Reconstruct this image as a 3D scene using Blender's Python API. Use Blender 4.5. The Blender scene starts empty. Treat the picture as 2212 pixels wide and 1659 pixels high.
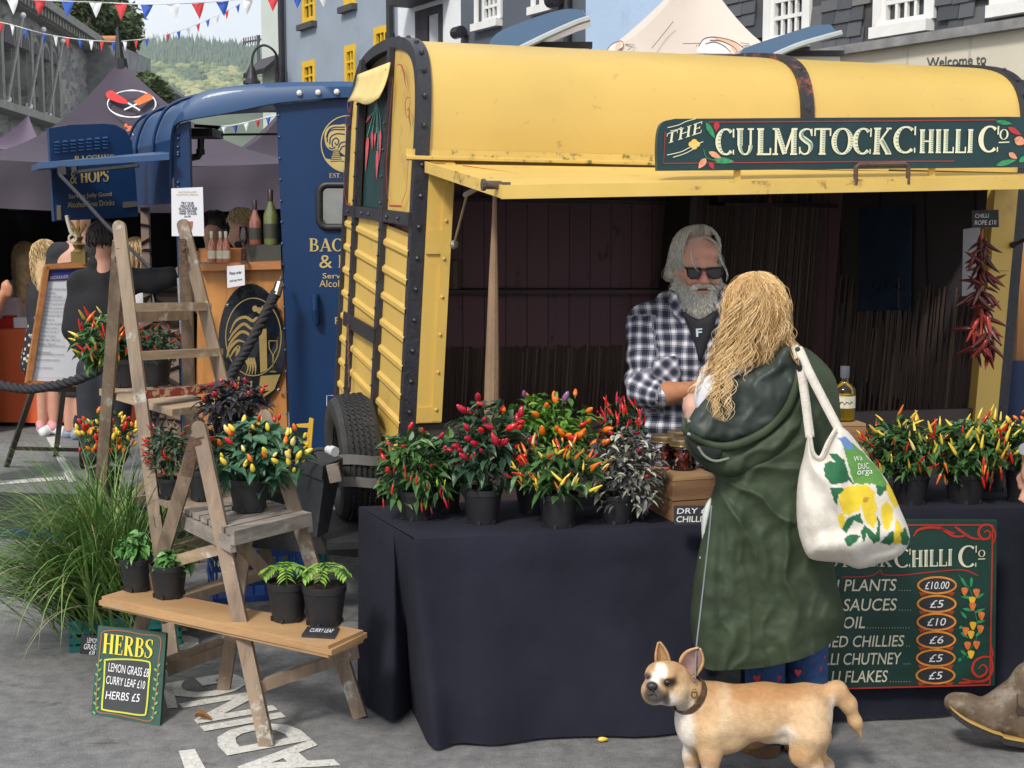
import bpy, bmesh, math, random
import numpy as np
from mathutils import Vector, Matrix, noise
from mathutils.geometry import tessellate_polygon
random.seed(7)
SC = bpy.context.scene
COL = SC.collection
PI = math.pi
# ---------------------------------------------------------------- camera
CAM_H, PITCH, FPX = 1.8, math.radians(6.58), 3072.0      # photo plane: 2212 x 1659 units
cam_d = bpy.data.cameras.new('camera')
cam_d.sensor_width = 36.0
cam_d.lens = 36.0 * FPX / 2212.0
cam_d.clip_start, cam_d.clip_end = 0.1, 20000.0
cam = bpy.data.objects.new('camera', cam_d)
cam.location = (0, 0, CAM_H)
cam.rotation_euler = (math.radians(90) - PITCH, 0, 0)
COL.objects.link(cam)
SC.camera = cam
# ---------------------------------------------------------------- sky, sun, exposure
SUN_EL, SUN_AZ = math.radians(44), math.radians(208)      # azimuth clockwise from +Y: behind the camera, to its left
world = bpy.data.worlds.new('World')
SC.world = world
world.use_nodes = True
wn, wl = world.node_tree.nodes, world.node_tree.links
bg = wn['Background']
sky = wn.new('ShaderNodeTexSky'); sky.sky_type = 'NISHITA'; sky.sun_disc = False
sky.sun_elevation, sky.sun_rotation = SUN_EL, SUN_AZ
sky.air_density, sky.dust_density = 1.0, 2.0
tc = wn.new('ShaderNodeTexCoord')
nz = wn.new('ShaderNodeTexNoise'); nz.inputs['Scale'].default_value = 2.6; nz.inputs['Detail'].default_value = 7
rp = wn.new('ShaderNodeValToRGB'); rp.color_ramp.elements[0].position = 0.30; rp.color_ramp.elements[1].position = 0.52
rp.color_ramp.elements[0].color = (.35,.35,.35,1); rp.color_ramp.elements[1].color = (.95,.95,.95,1)
mx = wn.new('ShaderNodeMix'); mx.data_type = 'RGBA'
mx.inputs[7].default_value = (7.3, 7.6, 8.0, 1)
wl.new(tc.outputs['Generated'], nz.inputs['Vector']); wl.new(nz.outputs['Fac'], rp.inputs['Fac'])
wl.new(rp.outputs['Color'], mx.inputs[0]); wl.new(sky.outputs['Color'], mx.inputs[6]); wl.new(mx.outputs[2], bg.inputs['Color'])
bg.inputs['Strength'].default_value = 0.098
sun_d = bpy.data.lights.new('sun', 'SUN'); sun_d.energy = 2.1; sun_d.angle = math.radians(10); sun_d.color = (1, .94, .85)
sun = bpy.data.objects.new('sun', sun_d)
sun.rotation_euler = Vector((math.sin(SUN_AZ)*math.cos(SUN_EL), math.cos(SUN_AZ)*math.cos(SUN_EL), math.sin(SUN_EL))).to_track_quat('Z', 'Y').to_euler()
sun.location = (-4, -6, 9)
COL.objects.link(sun)
SC.view_settings.view_transform = 'Standard'; SC.view_settings.look = 'None'
SC.view_settings.gamma = 1; SC.view_settings.exposure = 0.62; SC.view_settings.use_curve_mapping = False
# ---------------------------------------------------------------- helpers
_cp, _sp = math.cos(PITCH), math.sin(PITCH)
CAMV = Vector((0, 0, CAM_H))
def ray(px, py):
    x, y = (px-1106.0)/FPX, -(py-829.5)/FPX
    return Vector((x, _cp + y*_sp, -_sp + y*_cp))
def U(px, py, Y):                      # photo point -> world point at world depth Y
    d = ray(px, py); return CAMV + d*(Y/d.y)
def G(px, py, z=0.0):                  # photo point -> world point at height z
    d = ray(px, py); return CAMV + d*((z-CAM_H)/d.z)
def S(Y): return FPX/Y*1.0             # photo units per metre at depth Y
class Plane:
    def __init__(s, p0, p1, p2):       # through three world points, normal turned to the camera
        s.p = Vector(p0); n = (Vector(p1)-s.p).cross(Vector(p2)-s.p).normalized()
        s.n = n if n.dot(CAMV-s.p) > 0 else -n
    def at(s, px, py, off=0.0):
        d = ray(px, py); return CAMV + d*(((s.p-CAMV).dot(s.n))/d.dot(s.n)) + s.n*off
def cr(pts, n=6, closed=False):        # Catmull-Rom through points of any dimension
    P = [np.array(p, float) for p in pts]; m = len(P); out = []
    for i in range(m if closed else m-1):
        p1, p2 = P[i], P[(i+1) % m]
        p0 = P[i-1] if (i > 0 or closed) else 2*p1-p2
        p3 = P[(i+2) % m] if (i+2 < m or closed) else 2*p2-p1
        for k in range(n):
            t = k/n
            out.append(.5*(2*p1 + (p2-p0)*t + (2*p0-5*p1+4*p2-p3)*t*t + (3*p1-p0-3*p2+p3)*t**3))
    if not closed: out.append(P[-1])
    return out
def ell(cx, cy, rx, ry, n=28, a0=0, a1=2*PI):
    full = abs(a1-a0-2*PI) < 1e-6
    return [(cx+rx*math.cos(a0+(a1-a0)*i/(n if full else n-1)), cy+ry*math.sin(a0+(a1-a0)*i/(n if full else n-1))) for i in range(n)]
_tc = {}
def text2d(s, shear=0.0, bold=0.0):
    k = (s, shear, bold)
    if k not in _tc:
        c = bpy.data.curves.new('t', 'FONT'); c.body = s; c.shear = shear; c.offset = bold; c.resolution_u = 3
        o = bpy.data.objects.new('t', c); COL.objects.link(o)
        dg = bpy.context.evaluated_depsgraph_get()
        me = bpy.data.meshes.new_from_object(o.evaluated_get(dg))
        v = np.array([x.co[:2] for x in me.vertices]); f = [tuple(p.vertices) for p in me.polygons]
        bpy.data.objects.remove(o); bpy.data.curves.remove(c); bpy.data.meshes.remove(me)
        _tc[k] = (v, f)
    return _tc[k]
# ---- serif capitals drawn as strokes of varying width
def _arc(cx, cy, rx, ry, a0, a1, thin=.05, thick=.17, n=16):
    o = []
    for i in range(n):
        a = math.radians(a0+(a1-a0)*i/(n-1)); o.append((cx+rx*math.cos(a), cy+ry*math.sin(a), thin+(thick-thin)*abs(math.cos(a))**1.3))
    return o
def _ln(x0, y0, x1, y1, w): return [(x0, y0, w), (x1, y1, w)]
def _sf(x, y, l=.3): return _ln(x-l/2, y, x+l/2, y, .055)
def _st(x, w=.17, y0=.02, y1=.98): return _ln(x, y0, x, y1, w)
SERIF = {
 'C': (.82, [_arc(.42,.5,.34,.47,48,312), _ln(.74,.98,.74,.66,.05), _ln(.74,.02,.74,.2,.04)]),
 'U': (.88, [_st(.2,.17,.35), _arc(.43,.36,.23,.33,180,360,.05,.13), _st(.66,.07,.35), _sf(.2,.97), _sf(.66,.97,.26)]),
 'L': (.7, [_st(.2), _sf(.2,.97), _ln(.05,.03,.64,.03,.06), _ln(.63,0,.63,.26,.05)]),
 'M': (1.12, [_st(.16,.07), _ln(.18,.98,.55,.04,.16), _ln(.55,.04,.9,.98,.07), _st(.93), _sf(.14,.03,.24), _sf(.93,.03), _sf(.12,.97,.22), _sf(.96,.97,.24)]),
 'S': (.66, [[(.56,.78,.06),(.5,.93,.05),(.32,.96,.06),(.14,.85,.12),(.14,.68,.16),(.32,.54,.18),(.5,.42,.17),(.54,.25,.14),(.42,.07,.07),(.24,.03,.05),(.1,.14,.05),(.07,.26,.05)], _ln(.57,.97,.57,.7,.045), _ln(.07,.03,.07,.3,.045)]),
 'T': (.78, [_st(.38), _ln(.04,.96,.72,.96,.06), _ln(.05,.98,.05,.7,.05), _ln(.71,.98,.71,.7,.05), _sf(.38,.03)]),
 'O': (.92, [_arc(.45,.5,.36,.47,0,360,.05,.17,30)]),
 'K': (.86, [_st(.2), _ln(.68,.97,.28,.45,.06), _ln(.36,.56,.72,.03,.17), _sf(.2,.03), _sf(.2,.97), _sf(.7,.03,.26), _sf(.68,.97,.22)]),
 'H': (.92, [_st(.2), _st(.7), _ln(.2,.5,.7,.5,.06), _sf(.2,.03), _sf(.2,.97), _sf(.7,.03), _sf(.7,.97)]),
 'I': (.42, [_st(.2), _sf(.2,.03), _sf(.2,.97)]),
 'E': (.72, [_st(.2), _ln(.05,.97,.6,.97,.06), _ln(.05,.03,.63,.03,.06), _ln(.2,.52,.5,.52,.06), _ln(.6,1,.6,.76,.05), _ln(.63,0,.63,.26,.05), _ln(.5,.64,.5,.4,.045)]),
 'P': (.74, [_st(.2), _sf(.2,.03), [(.05,.97,.055),(.34,.97,.055),(.56,.9,.1),(.6,.73,.16),(.54,.56,.1),(.34,.49,.055),(.2,.49,.05)]]),
 'B': (.8, [_st(.2), [(.05,.97,.055),(.34,.97,.055),(.54,.9,.1),(.57,.75,.15),(.52,.6,.1),(.34,.53,.055),(.2,.53,.05)], [(.34,.53,.055),(.6,.45,.1),(.65,.28,.17),(.58,.09,.1),(.34,.03,.055),(.05,.03,.055)]]),
 'R': (.84, [_st(.2), _sf(.2,.03), [(.05,.97,.055),(.34,.97,.055),(.56,.9,.1),(.6,.75,.15),(.54,.58,.1),(.34,.51,.055),(.2,.51,.05)], _ln(.4,.5,.68,.03,.16), _sf(.72,.03,.2)]),
 'A': (.92, [_ln(.12,.03,.44,.97,.065), _ln(.42,.99,.74,.03,.17), _ln(.24,.32,.6,.32,.05), _sf(.12,.03,.24), _sf(.74,.03)]),
 'N': (.95, [_st(.16,.07), _st(.76,.07), _ln(.16,.97,.76,.03,.17), _sf(.16,.03,.24), _sf(.14,.97,.2), _sf(.76,.97,.24)]),
 '.': (.3, [_ln(.15,.02,.15,.16,.14)]), ' ': (.45, []),
}
def lerp2(q, u, v):                    # quad q = bottom-left, bottom-right, top-right, top-left
    b = (q[0][0]+(q[1][0]-q[0][0])*u, q[0][1]+(q[1][1]-q[0][1])*u); t = (q[3][0]+(q[2][0]-q[3][0])*u, q[3][1]+(q[2][1]-q[3][1])*u)
    return (b[0]+(t[0]-b[0])*v, b[1]+(t[1]-b[1])*v)
def box4(x0, y0, x1, y1): return [(x0, y1), (x1, y1), (x1, y0), (x0, y0)]
class MB:
    """collects faces in world space; build() links them as one mesh object"""
    def __init__(s): s.v = []; s.f = []; s.t = []; s.c = None
    def add(s, vs, fs, t=None):
        o = len(s.v); s.v += [tuple(p) for p in vs]; s.f += [tuple(o+i for i in f) for f in fs]
        s.t += list(t) if hasattr(t, '__len__') else [0.5 if t is None else t]*len(vs)
    def hexa(s, p, t=None):            # p: 4 bottom (ccw), 4 top
        s.add(p, [(3,2,1,0),(4,5,6,7),(0,1,5,4),(1,2,6,5),(2,3,7,6),(3,0,4,7)], t)
    def box(s, c, d, R=None, t=None):
        c = Vector(c); h = Vector(d)/2
        q = [Vector((x*h.x, y*h.y, z*h.z)) for z in (-1,1) for x, y in ((-1,-1),(1,-1),(1,1),(-1,1))]
        s.hexa([c + (R @ v if R else v) for v in q], t)
    def bar(s, a, b, w, d, up=(0,0,1), t=None):     # rectangular bar from a to b
        a, b = Vector(a), Vector(b); z = (b-a).normalized(); x = Vector(up).cross(z)
        x = x.normalized() if x.length > 1e-4 else Vector((1,0,0)); y = z.cross(x)
        q = [p + x*(sx*w/2) + y*(sy*d/2) for p in (a, b) for sx, sy in ((-1,-1),(1,-1),(1,1),(-1,1))]
        s.hexa(q, t)
    def tube(s, pts, r, n=8, t=None, cap=True, flat=1.0, up=None):
        P = [Vector(p) for p in pts]; m = len(P)
        R = r if hasattr(r, '__len__') else [r]*m
        vs = []; prev = None
        for i in range(m):
            d = (P[min(i+1, m-1)]-P[max(i-1, 0)])
            d = d.normalized() if d.length > 1e-9 else Vector((0,0,1))
            if prev is None:
                u = Vector(up) if up else (Vector((0,0,1)) if abs(d.z) < .9 else Vector((1,0,0)))
            else: u = prev
            x = (u - d*u.dot(d)); x = x.normalized() if x.length > 1e-6 else d.orthogonal().normalized()
            y = d.cross(x); prev = x
            for k in range(n):
                a = 2*PI*k/n; vs.append(P[i] + x*(math.cos(a)*R[i]*flat) + y*(math.sin(a)*R[i]))
        fs = [(i*n+k, i*n+(k+1) % n, (i+1)*n+(k+1) % n, (i+1)*n+k) for i in range(m-1) for k in range(n)]
        if cap: fs += [tuple(range(n-1, -1, -1)), tuple((m-1)*n+k for k in range(n))]
        s.add(vs, fs, t)
    def lathe(s, prof, c, n=20, t=None, axis=None, sx=1, sy=1):    # prof: (r, z)
        c = Vector(c); Q = Vector(axis).to_track_quat('Z', 'Y').to_matrix() if axis else None; vs = []
        for r, z in prof:
            for k in range(n):
                v = Vector((r*sx*math.cos(2*PI*k/n), r*sy*math.sin(2*PI*k/n), z)); vs.append(c + (Q @ v if Q else v))
        m = len(prof)
        s.add(vs, [(i*n+k, i*n+(k+1) % n, (i+1)*n+(k+1) % n, (i+1)*n+k) for i in range(m-1) for k in range(n)], t)
    def sphere(s, c, r, n=12, m=8, t=None, R=None):
        c = Vector(c); r = Vector(r) if hasattr(r, '__len__') else Vector((r,r,r)); vs = []
        for i in range(m+1):
            th = PI*i/m
            for k in range(n):
                v = Vector((r.x*math.sin(th)*math.cos(2*PI*k/n), r.y*math.sin(th)*math.sin(2*PI*k/n), r.z*math.cos(th)))
                vs.append(c + (R @ v if R else v))
        s.add(vs, [(i*n+k, (i+1)*n+k, (i+1)*n+(k+1) % n, i*n+(k+1) % n) for i in range(m) for k in range(n)], t)
    def grid(s, rows, t=None, close=False):
        n = len(rows[0]); m = len(rows); vs = [p for r in rows for p in r]
        s.add(vs, [(i*n+k, i*n+(k+1) % n, (i+1)*n+(k+1) % n, (i+1)*n+k) for i in range(m-1) for k in range(n if close else n-1)], t)
    def slab(s, pts, n, th, t=None):   # world polygon pts extruded by th along -n
        P = [Vector(p) for p in pts]; n = Vector(n); k = len(P)
        tri = tessellate_polygon([P]); vs = P + [p - n*th for p in P]
        fs = [tuple(f) for f in tri] + [(f[0]+k, f[2]+k, f[1]+k) for f in tri] + [(i, i+k, (i+1) % k+k, (i+1) % k) for i in range(k)]
        s.add(vs, fs, t)
    # ---- drawing on a plane in photo units
    def poly(s, pl, pts, off=.002, t=None):
        P = [Vector((p[0], p[1], 0)) for p in pts]; tri = tessellate_polygon([P])
        s.add([pl.at(p[0], p[1], off) for p in pts], tri, t)
    def board(s, pl, pts, th, off=0, t=None): s.slab([pl.at(p[0], p[1], off) for p in pts], pl.n, th, t)
    def stroke(s, pl, pts, w, off=.002, t=None, closed=False):
        P = [np.array(p[:2], float) for p in pts]; m = len(P); vs = []
        for i in range(m):
            a = P[i-1] if (i > 0 or closed) else P[i]; b = P[(i+1) % m] if (i < m-1 or closed) else P[i]
            d = b-a; L = np.linalg.norm(d); d = d/L if L > 1e-9 else np.array([1., 0])
            ww = pts[i][2] if len(pts[i]) > 2 and w is None else (w[i] if hasattr(w, '__len__') else w)
            nrm = np.array([-d[1], d[0]])*ww/2
            for q in (P[i]+nrm, P[i]-nrm): vs.append(pl.at(q[0], q[1], off))
        s.add(vs, [(2*i, 2*i+1, (2*i+3) % (2*m), (2*i+2) % (2*m)) for i in range(m if closed else m-1)], t)
    def text(s, pl, st, q, off=.002, shear=0.0, bold=0.0, t=None):
        v, f = text2d(st, shear, bold)
        if not len(v): return
        lo, hi = v.min(0), v.max(0)
        if len(q) == 4 and not hasattr(q[0], '__len__'): q = box4(*q)
        s.add([pl.at(*lerp2(q, (x-lo[0])/(hi[0]-lo[0]), (y-lo[1])/(hi[1]-lo[1])), off) for x, y in v], f, t)
    def serif(s, pl, st, q, off=.002, t=None, big=1.0, fat=1.0, hatch=None):  # first letters of words may be larger (big)
        if len(q) == 4 and not hasattr(q[0], '__len__'): q = box4(*q)
        W = 0; lay = []
        for i, ch in enumerate(st):
            cap = ch.isupper(); k = 1.0 if (cap or big == 1.0) else 1.0/big
            w, stk = SERIF[ch.upper()]; lay.append((W, k, stk)); W += w*k
        asp = math.dist(q[0], q[3]); wid = math.dist(q[0], q[1]); j = 0; up = ((q[3][0]-q[0][0])/asp, (q[3][1]-q[0][1])/asp)
        for x0, k, stk in lay:
            for g in stk:
                pts = []
                for a, b, w in (cr(g, 4) if len(g) in range(5, 14) else g):
                    p = lerp2(q, (x0+a*k)/W, b*k); pts.append((p[0], p[1], w*k*min(asp, wid/W*1.25)*fat))
                j += 1; s.stroke(pl, pts, None, off + .00025*(j % 5), t)
                if hatch is not None and max(p[2] for p in pts) > .11*asp:
                    for p in (pts if len(pts) > 2 else [tuple(np.array(pts[0])+(np.array(pts[1])-np.array(pts[0]))*i/11) for i in range(1, 11)]):
                        if p[2] > .09*asp: hatch.stroke(pl, [(p[0]-p[2]*.08, p[1]), (p[0]+p[2]*.40, p[1])], .030*asp, off+.0022)
    def build(s, name, mat=None, parent=None, smooth=False, auto=None):
        me = bpy.data.meshes.new(name)
        o3 = parent_loc(parent) if parent else Vector((0,0,0))
        va = np.array(s.v, float).reshape(-1, 3) - np.array(o3)
        me.from_pydata(va.tolist(), [], s.f)
        if s.t:
            a = me.attributes.new('tint', 'FLOAT', 'POINT'); a.data.foreach_set('value', np.array(s.t, np.float32))
        if s.c is not None:
            a = me.attributes.new('Col', 'FLOAT_COLOR', 'POINT'); a.data.foreach_set('color', np.asarray(s.c, np.float32).ravel())
        me.validate(); me.update()
        if smooth:
            me.polygons.foreach_set('use_smooth', [True]*len(me.polygons))
            if auto:
                try: me.set_sharp_from_angle(angle=math.radians(auto))
                except Exception: pass
        if mat: me.materials.append(mat)
        o = bpy.data.objects.new(name, me); COL.objects.link(o)
        if parent: o.parent = parent
        return o
def build_each(mb, name, mat=None, parent=None, **k):     # one object for each separate piece
    n = len(mb.v); up = list(range(n))
    def fd(i):
        while up[i] != i: up[i] = up[up[i]]; i = up[i]
        return i
    for f in mb.f:
        for j in f[1:]: up[fd(j)] = fd(f[0])
    grp = {}
    for f in mb.f: grp.setdefault(fd(f[0]), []).append(f)
    for fs in grp.values():
        ids = sorted({i for f in fs for i in f}); mp = {q: i for i, q in enumerate(ids)}; m2 = MB(); m2.add([mb.v[i] for i in ids], [tuple(mp[i] for i in f) for f in fs], [mb.t[i] for i in ids]); o = m2.build(name, mat, parent, **k)
    return o
def parent_loc(p):
    v = Vector((0,0,0))
    while p: v += p.location; p = p.parent
    return v
def tag(o, label=None, cat=None, group=None, kind=None):
    if label: o['label'] = label
    if cat: o['category'] = cat
    if group: o['group'] = group
    if kind: o['kind'] = kind
    return o
def thing(name, label, cat, loc=(0,0,0), group=None):
    o = bpy.data.objects.new(name, None); o.location = loc; o.empty_display_size = .1; COL.objects.link(o)
    return tag(o, label, cat, group)
# ---------------------------------------------------------------- materials
def NT(name):
    m = bpy.data.materials.new(name); m.use_nodes = True; nt = m.node_tree
    return m, nt, nt.nodes['Principled BSDF']
def nd(nt, typ, **kw):
    n = nt.nodes.new(typ)
    for k, v in kw.items():
        if k in n.inputs: n.inputs[k].default_value = v
        else: setattr(n, k, v)
    return n
def lk(nt, a, b): nt.links.new(a, b)
def mixc(nt, fac, a, b, mode='MIX'):
    n = nt.nodes.new('ShaderNodeMix'); n.data_type = 'RGBA'; n.blend_type = mode
    for i, x in ((0, fac), (6, a), (7, b)):
        if hasattr(x, 'is_output'): lk(nt, x, n.inputs[i])
        else: n.inputs[i].default_value = x if i == 0 else (*x[:3], 1)
    return n.outputs[2]
def ramp(nt, src, stops):
    r = nt.nodes.new('ShaderNodeValToRGB'); e = r.color_ramp.elements
    while len(e) < len(stops): e.new(.5)
    for el, (p, c) in zip(e, stops): el.position = p; el.color = (*(c if hasattr(c, '__len__') else (c, c, c)), 1)
    lk(nt, src, r.inputs['Fac']); return r.outputs['Color']
def noisen(nt, scale, detail=4, vec=None, rough=.55, stretch=None):
    tcn = nt.nodes.new('ShaderNodeTexCoord'); v = vec or tcn.outputs['Object']
    if stretch:
        mp = nt.nodes.new('ShaderNodeMapping'); mp.inputs['Scale'].default_value = stretch; lk(nt, v, mp.inputs['Vector']); v = mp.outputs['Vector']
    n = nd(nt, 'ShaderNodeTexNoise', Scale=scale, Detail=detail, Roughness=rough); lk(nt, v, n.inputs['Vector']); return n.outputs['Fac']
def bumpn(nt, bs, h, strength, dist=.01):
    b = nd(nt, 'ShaderNodeBump', Strength=strength, Distance=dist); lk(nt, h, b.inputs['Height']); lk(nt, b.outputs['Normal'], bs.inputs['Normal'])
def M(name, col, rough=.6, metal=0.0, var=.18, vs=6.0, bump=0.0, bs=60.0, dirt=None, dscale=9.0, dlo=.56, dhi=.72, stretch=None, tint=None, spec=.5, coat=0.0, trans=0.0, sss=0.0, ior=None, bstretch=None):
    m, nt, b = NT(name)
    c = mixc(nt, ramp(nt, noisen(nt, vs, 5, stretch=stretch), [(.3, 0.0), (.7, 1.0)]), [x*(1-var) for x in col], [min(1, x*(1+var)) for x in col])
    if tint:                            # natural per-leaf / per-strand colour variation
        a = nt.nodes.new('ShaderNodeAttribute'); a.attribute_name = 'tint'
        c = mixc(nt, .8, c, ramp(nt, a.outputs['Fac'], tint))
    if dirt: c = mixc(nt, ramp(nt, noisen(nt, dscale, 8, rough=.7), [(dlo, 0.0), (dhi, 1.0)]), c, dirt)
    lk(nt, c, b.inputs['Base Color'])
    b.inputs['Roughness'].default_value = rough; b.inputs['Metallic'].default_value = metal
    b.inputs['Specular IOR Level'].default_value = spec; b.inputs['Coat Weight'].default_value = coat
    if trans: b.inputs['Transmission Weight'].default_value = trans
    if ior: b.inputs['IOR'].default_value = ior
    if sss:
        b.inputs['Subsurface Weight'].default_value = sss; b.inputs['Subsurface Radius'].default_value = (.012, .005, .003); b.inputs['Subsurface Scale'].default_value = 1.0
    if bump: bumpn(nt, b, noisen(nt, bs, 6, stretch=bstretch), bump)
    return m
def MC(name, rough=.6, bump=0.0, bs=60., sss=0.0, var=.12, vs=40., spec=.4):   # colour from the vertex attribute 'Col' (markings)
    m, nt, b = NT(name); a = nt.nodes.new('ShaderNodeAttribute'); a.attribute_name = 'Col'
    c = mixc(nt, noisen(nt, vs, 4), mixc(nt, 1.0, a.outputs['Color'], (1-var,)*3, 'MULTIPLY'), mixc(nt, 1.0, a.outputs['Color'], (1+var,)*3, 'MULTIPLY'))
    lk(nt, c, b.inputs['Base Color']); b.inputs['Roughness'].default_value = rough; b.inputs['Specular IOR Level'].default_value = spec
    if sss: b.inputs['Subsurface Weight'].default_value = sss; b.inputs['Subsurface Radius'].default_value = (.012, .005, .003); b.inputs['Subsurface Scale'].default_value = 1.0
    if bump: bumpn(nt, b, noisen(nt, bs, 5), bump)
    return m
def clearglass(name, col):
    m, nt, b = NT(name); t = nd(nt, 'ShaderNodeBsdfTransparent'); t.inputs[0].default_value = (*col, 1); g = nd(nt, 'ShaderNodeBsdfGlossy', Roughness=.03); f = nd(nt, 'ShaderNodeFresnel', IOR=1.45); x = nt.nodes.new('ShaderNodeMixShader')
    lk(nt, f.outputs[0], x.inputs[0]); lk(nt, t.outputs[0], x.inputs[1]); lk(nt, g.outputs[0], x.inputs[2]); lk(nt, x.outputs[0], nt.nodes['Material Output'].inputs['Surface']); return m
# ---------------------------------------------------------------- smooth bodies: signed distances blended on a grid, meshed by surface nets
def cap(a, b, ra, rb=None, tag=0): return ('c', Vector(a), Vector(b), ra, ra if rb is None else rb, tag)
def elp(c, r, R=None, tag=0, sub=False): return ('s' if sub else 'e', Vector(c), r if hasattr(r, '__len__') else (r, r, r), R, None, tag)
def organic(prims, h=.01, k=.03):
    lo = np.full(3, 1e9); hi = -lo
    for p in prims:
        if p[0] == 'c':
            r = max(p[3], p[4]); A = np.minimum(p[1], p[2])-r; B = np.maximum(p[1], p[2])+r
        else: r = max(p[2]); A = np.array(p[1])-r; B = np.array(p[1])+r
        lo = np.minimum(lo, A); hi = np.maximum(hi, B)
    lo -= 3*h+k*.5; hi += 3*h+k*.5
    N = np.ceil((hi-lo)/h).astype(int)+1
    ax = [lo[i]+h*np.arange(N[i]) for i in range(3)]
    F = np.full(N, 1.0, np.float32)
    for p in prims:
        r = max(p[3], p[4]) if p[0] == 'c' else max(p[2])
        pad = r+k+2*h
        A = (np.minimum(p[1], p[2]) if p[0] == 'c' else np.array(p[1]))-pad; B = (np.maximum(p[1], p[2]) if p[0] == 'c' else np.array(p[1]))+pad
        i0 = np.clip(((A-lo)/h).astype(int), 0, N-1); i1 = np.clip(((B-lo)/h).astype(int)+2, 1, N)
        sl = tuple(slice(a, b) for a, b in zip(i0, i1))
        X, Y, Z = np.meshgrid(*[ax[i][sl[i]] for i in range(3)], indexing='ij')
        if p[0] == 'c':
            a = np.array(p[1]); ab = np.array(p[2])-a; L = max(ab@ab, 1e-12)
            t = np.clip(((X-a[0])*ab[0]+(Y-a[1])*ab[1]+(Z-a[2])*ab[2])/L, 0, 1)
            d = np.sqrt((X-a[0]-t*ab[0])**2+(Y-a[1]-t*ab[1])**2+(Z-a[2]-t*ab[2])**2)-(p[3]+t*(p[4]-p[3]))
        else:
            q = np.stack([X-p[1][0], Y-p[1][1], Z-p[1][2]], -1)
            if p[3] is not None: q = q @ np.array(p[3])
            r3 = np.array(p[2]); k0 = np.linalg.norm(q/r3, axis=-1); k1 = np.linalg.norm(q/r3**2, axis=-1)
            d = k0*(k0-1)/np.maximum(k1, 1e-9)
        f = F[sl]
        if p[0] == 's': F[sl] = np.maximum(f, -d)
        else:
            hh = np.clip(.5+.5*(f-d)/k, 0, 1); F[sl] = f*(1-hh)+d*hh-k*hh*(1-hh)
    s = F < 0
    n = np.array(N)-1
    acc = np.zeros((*n, 3), np.float32); cnt = np.zeros(tuple(n), np.float32)
    off = [(0,0,0),(1,0,0),(0,1,0),(1,1,0),(0,0,1),(1,0,1),(0,1,1),(1,1,1)]
    def cv(A, o): return A[o[0]:o[0]+n[0], o[1]:o[1]+n[1], o[2]:o[2]+n[2]]
    for e in range(8):
        for g in range(3):
            if off[e][g] == 0:
                o2 = list(off[e]); o2[g] = 1
                fa, fb = cv(F, off[e]), cv(F, o2); m = (fa < 0) != (fb < 0)
                t = np.where(m, fa/np.where(m, fa-fb, 1), 0)
                for q in range(3): acc[..., q] += np.where(m, off[e][q]+(t if q == g else 0), 0)
                cnt += m
    has = cnt > 0; idx = np.full(tuple(n), -1, int); idx[has] = np.arange(has.sum())
    V = (np.argwhere(has)+acc[has]/cnt[has][:, None])*h+lo
    faces = []
    for g in range(3):
        a, b = [(1, 2), (2, 0), (0, 1)][g]
        sl0 = [slice(1, -1)]*3; sl0[g] = slice(0, n[g])
        s1 = [slice(1, n[q]) for q in range(3)]; s1[g] = slice(0, n[g]); s2 = list(s1); s2[g] = slice(1, n[g]+1)
        A, B = s[tuple(s1)], s[tuple(s2)]
        for flip, m in ((False, A & ~B), (True, ~A & B)):
            c = np.argwhere(m)
            if not len(c): continue
            c[:, a] += 1; c[:, b] += 1
            def I(da, db):
                q = c.copy(); q[:, a] -= da; q[:, b] -= db; return idx[q[:, 0], q[:, 1], q[:, 2]]
            Q = np.stack([I(1,1), I(0,1), I(0,0), I(1,0)], 1)
            faces.append(Q[:, ::-1] if flip else Q)
    Fq = np.concatenate(faces); Fq = Fq[(Fq >= 0).all(1)]
    return V, Fq
def body(name, prims, mat, parent, h=.01, k=.03, colf=None, disp=None, attr=None):
    V, Fq = organic(prims, h, k)
    b = MB(); b.v = V.tolist(); b.f = [tuple(x) for x in Fq.tolist()]; b.t = [.5]*len(V)
    if colf: b.c = np.concatenate([colf(V), np.ones((len(V), 1))], 1)
    if attr is not None: b.t = attr(V).tolist()
    o = b.build(name, mat, parent, smooth=True)
    if disp:
        me = o.data; o3 = np.array(parent_loc(parent)) if parent else 0
        nr = np.zeros(len(V)*3); me.vertices.foreach_get('normal', nr); nr = nr.reshape(-1, 3)
        W = V+nr*disp(V)[:, None]-o3
        me.vertices.foreach_set('co', W.astype(np.float32).ravel()); me.update()
    return o
def inpoly(P, X, Y):
    r = np.zeros(X.shape, bool); n = len(P)
    for i in range(n):
        x0, y0 = P[i]; x1, y1 = P[(i+1) % n]
        c = (y0 > Y) != (y1 > Y)
        r ^= c & (X < (x1-x0)*(Y-y0)/((y1-y0) if y1 != y0 else 1e-9)+x0)
    return r
def dist2poly(P, X, Y):
    D = np.full(X.shape, 1e9); n = len(P)
    for i in range(n):
        a = np.array(P[i], float); b = np.array(P[(i+1) % n], float); ab = b-a
        t = np.clip(((X-a[0])*ab[0]+(Y-a[1])*ab[1])/max(ab@ab, 1e-9), 0, 1)
        D = np.minimum(D, np.hypot(X-a[0]-t*ab[0], Y-a[1]-t*ab[1]))
    return D
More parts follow.
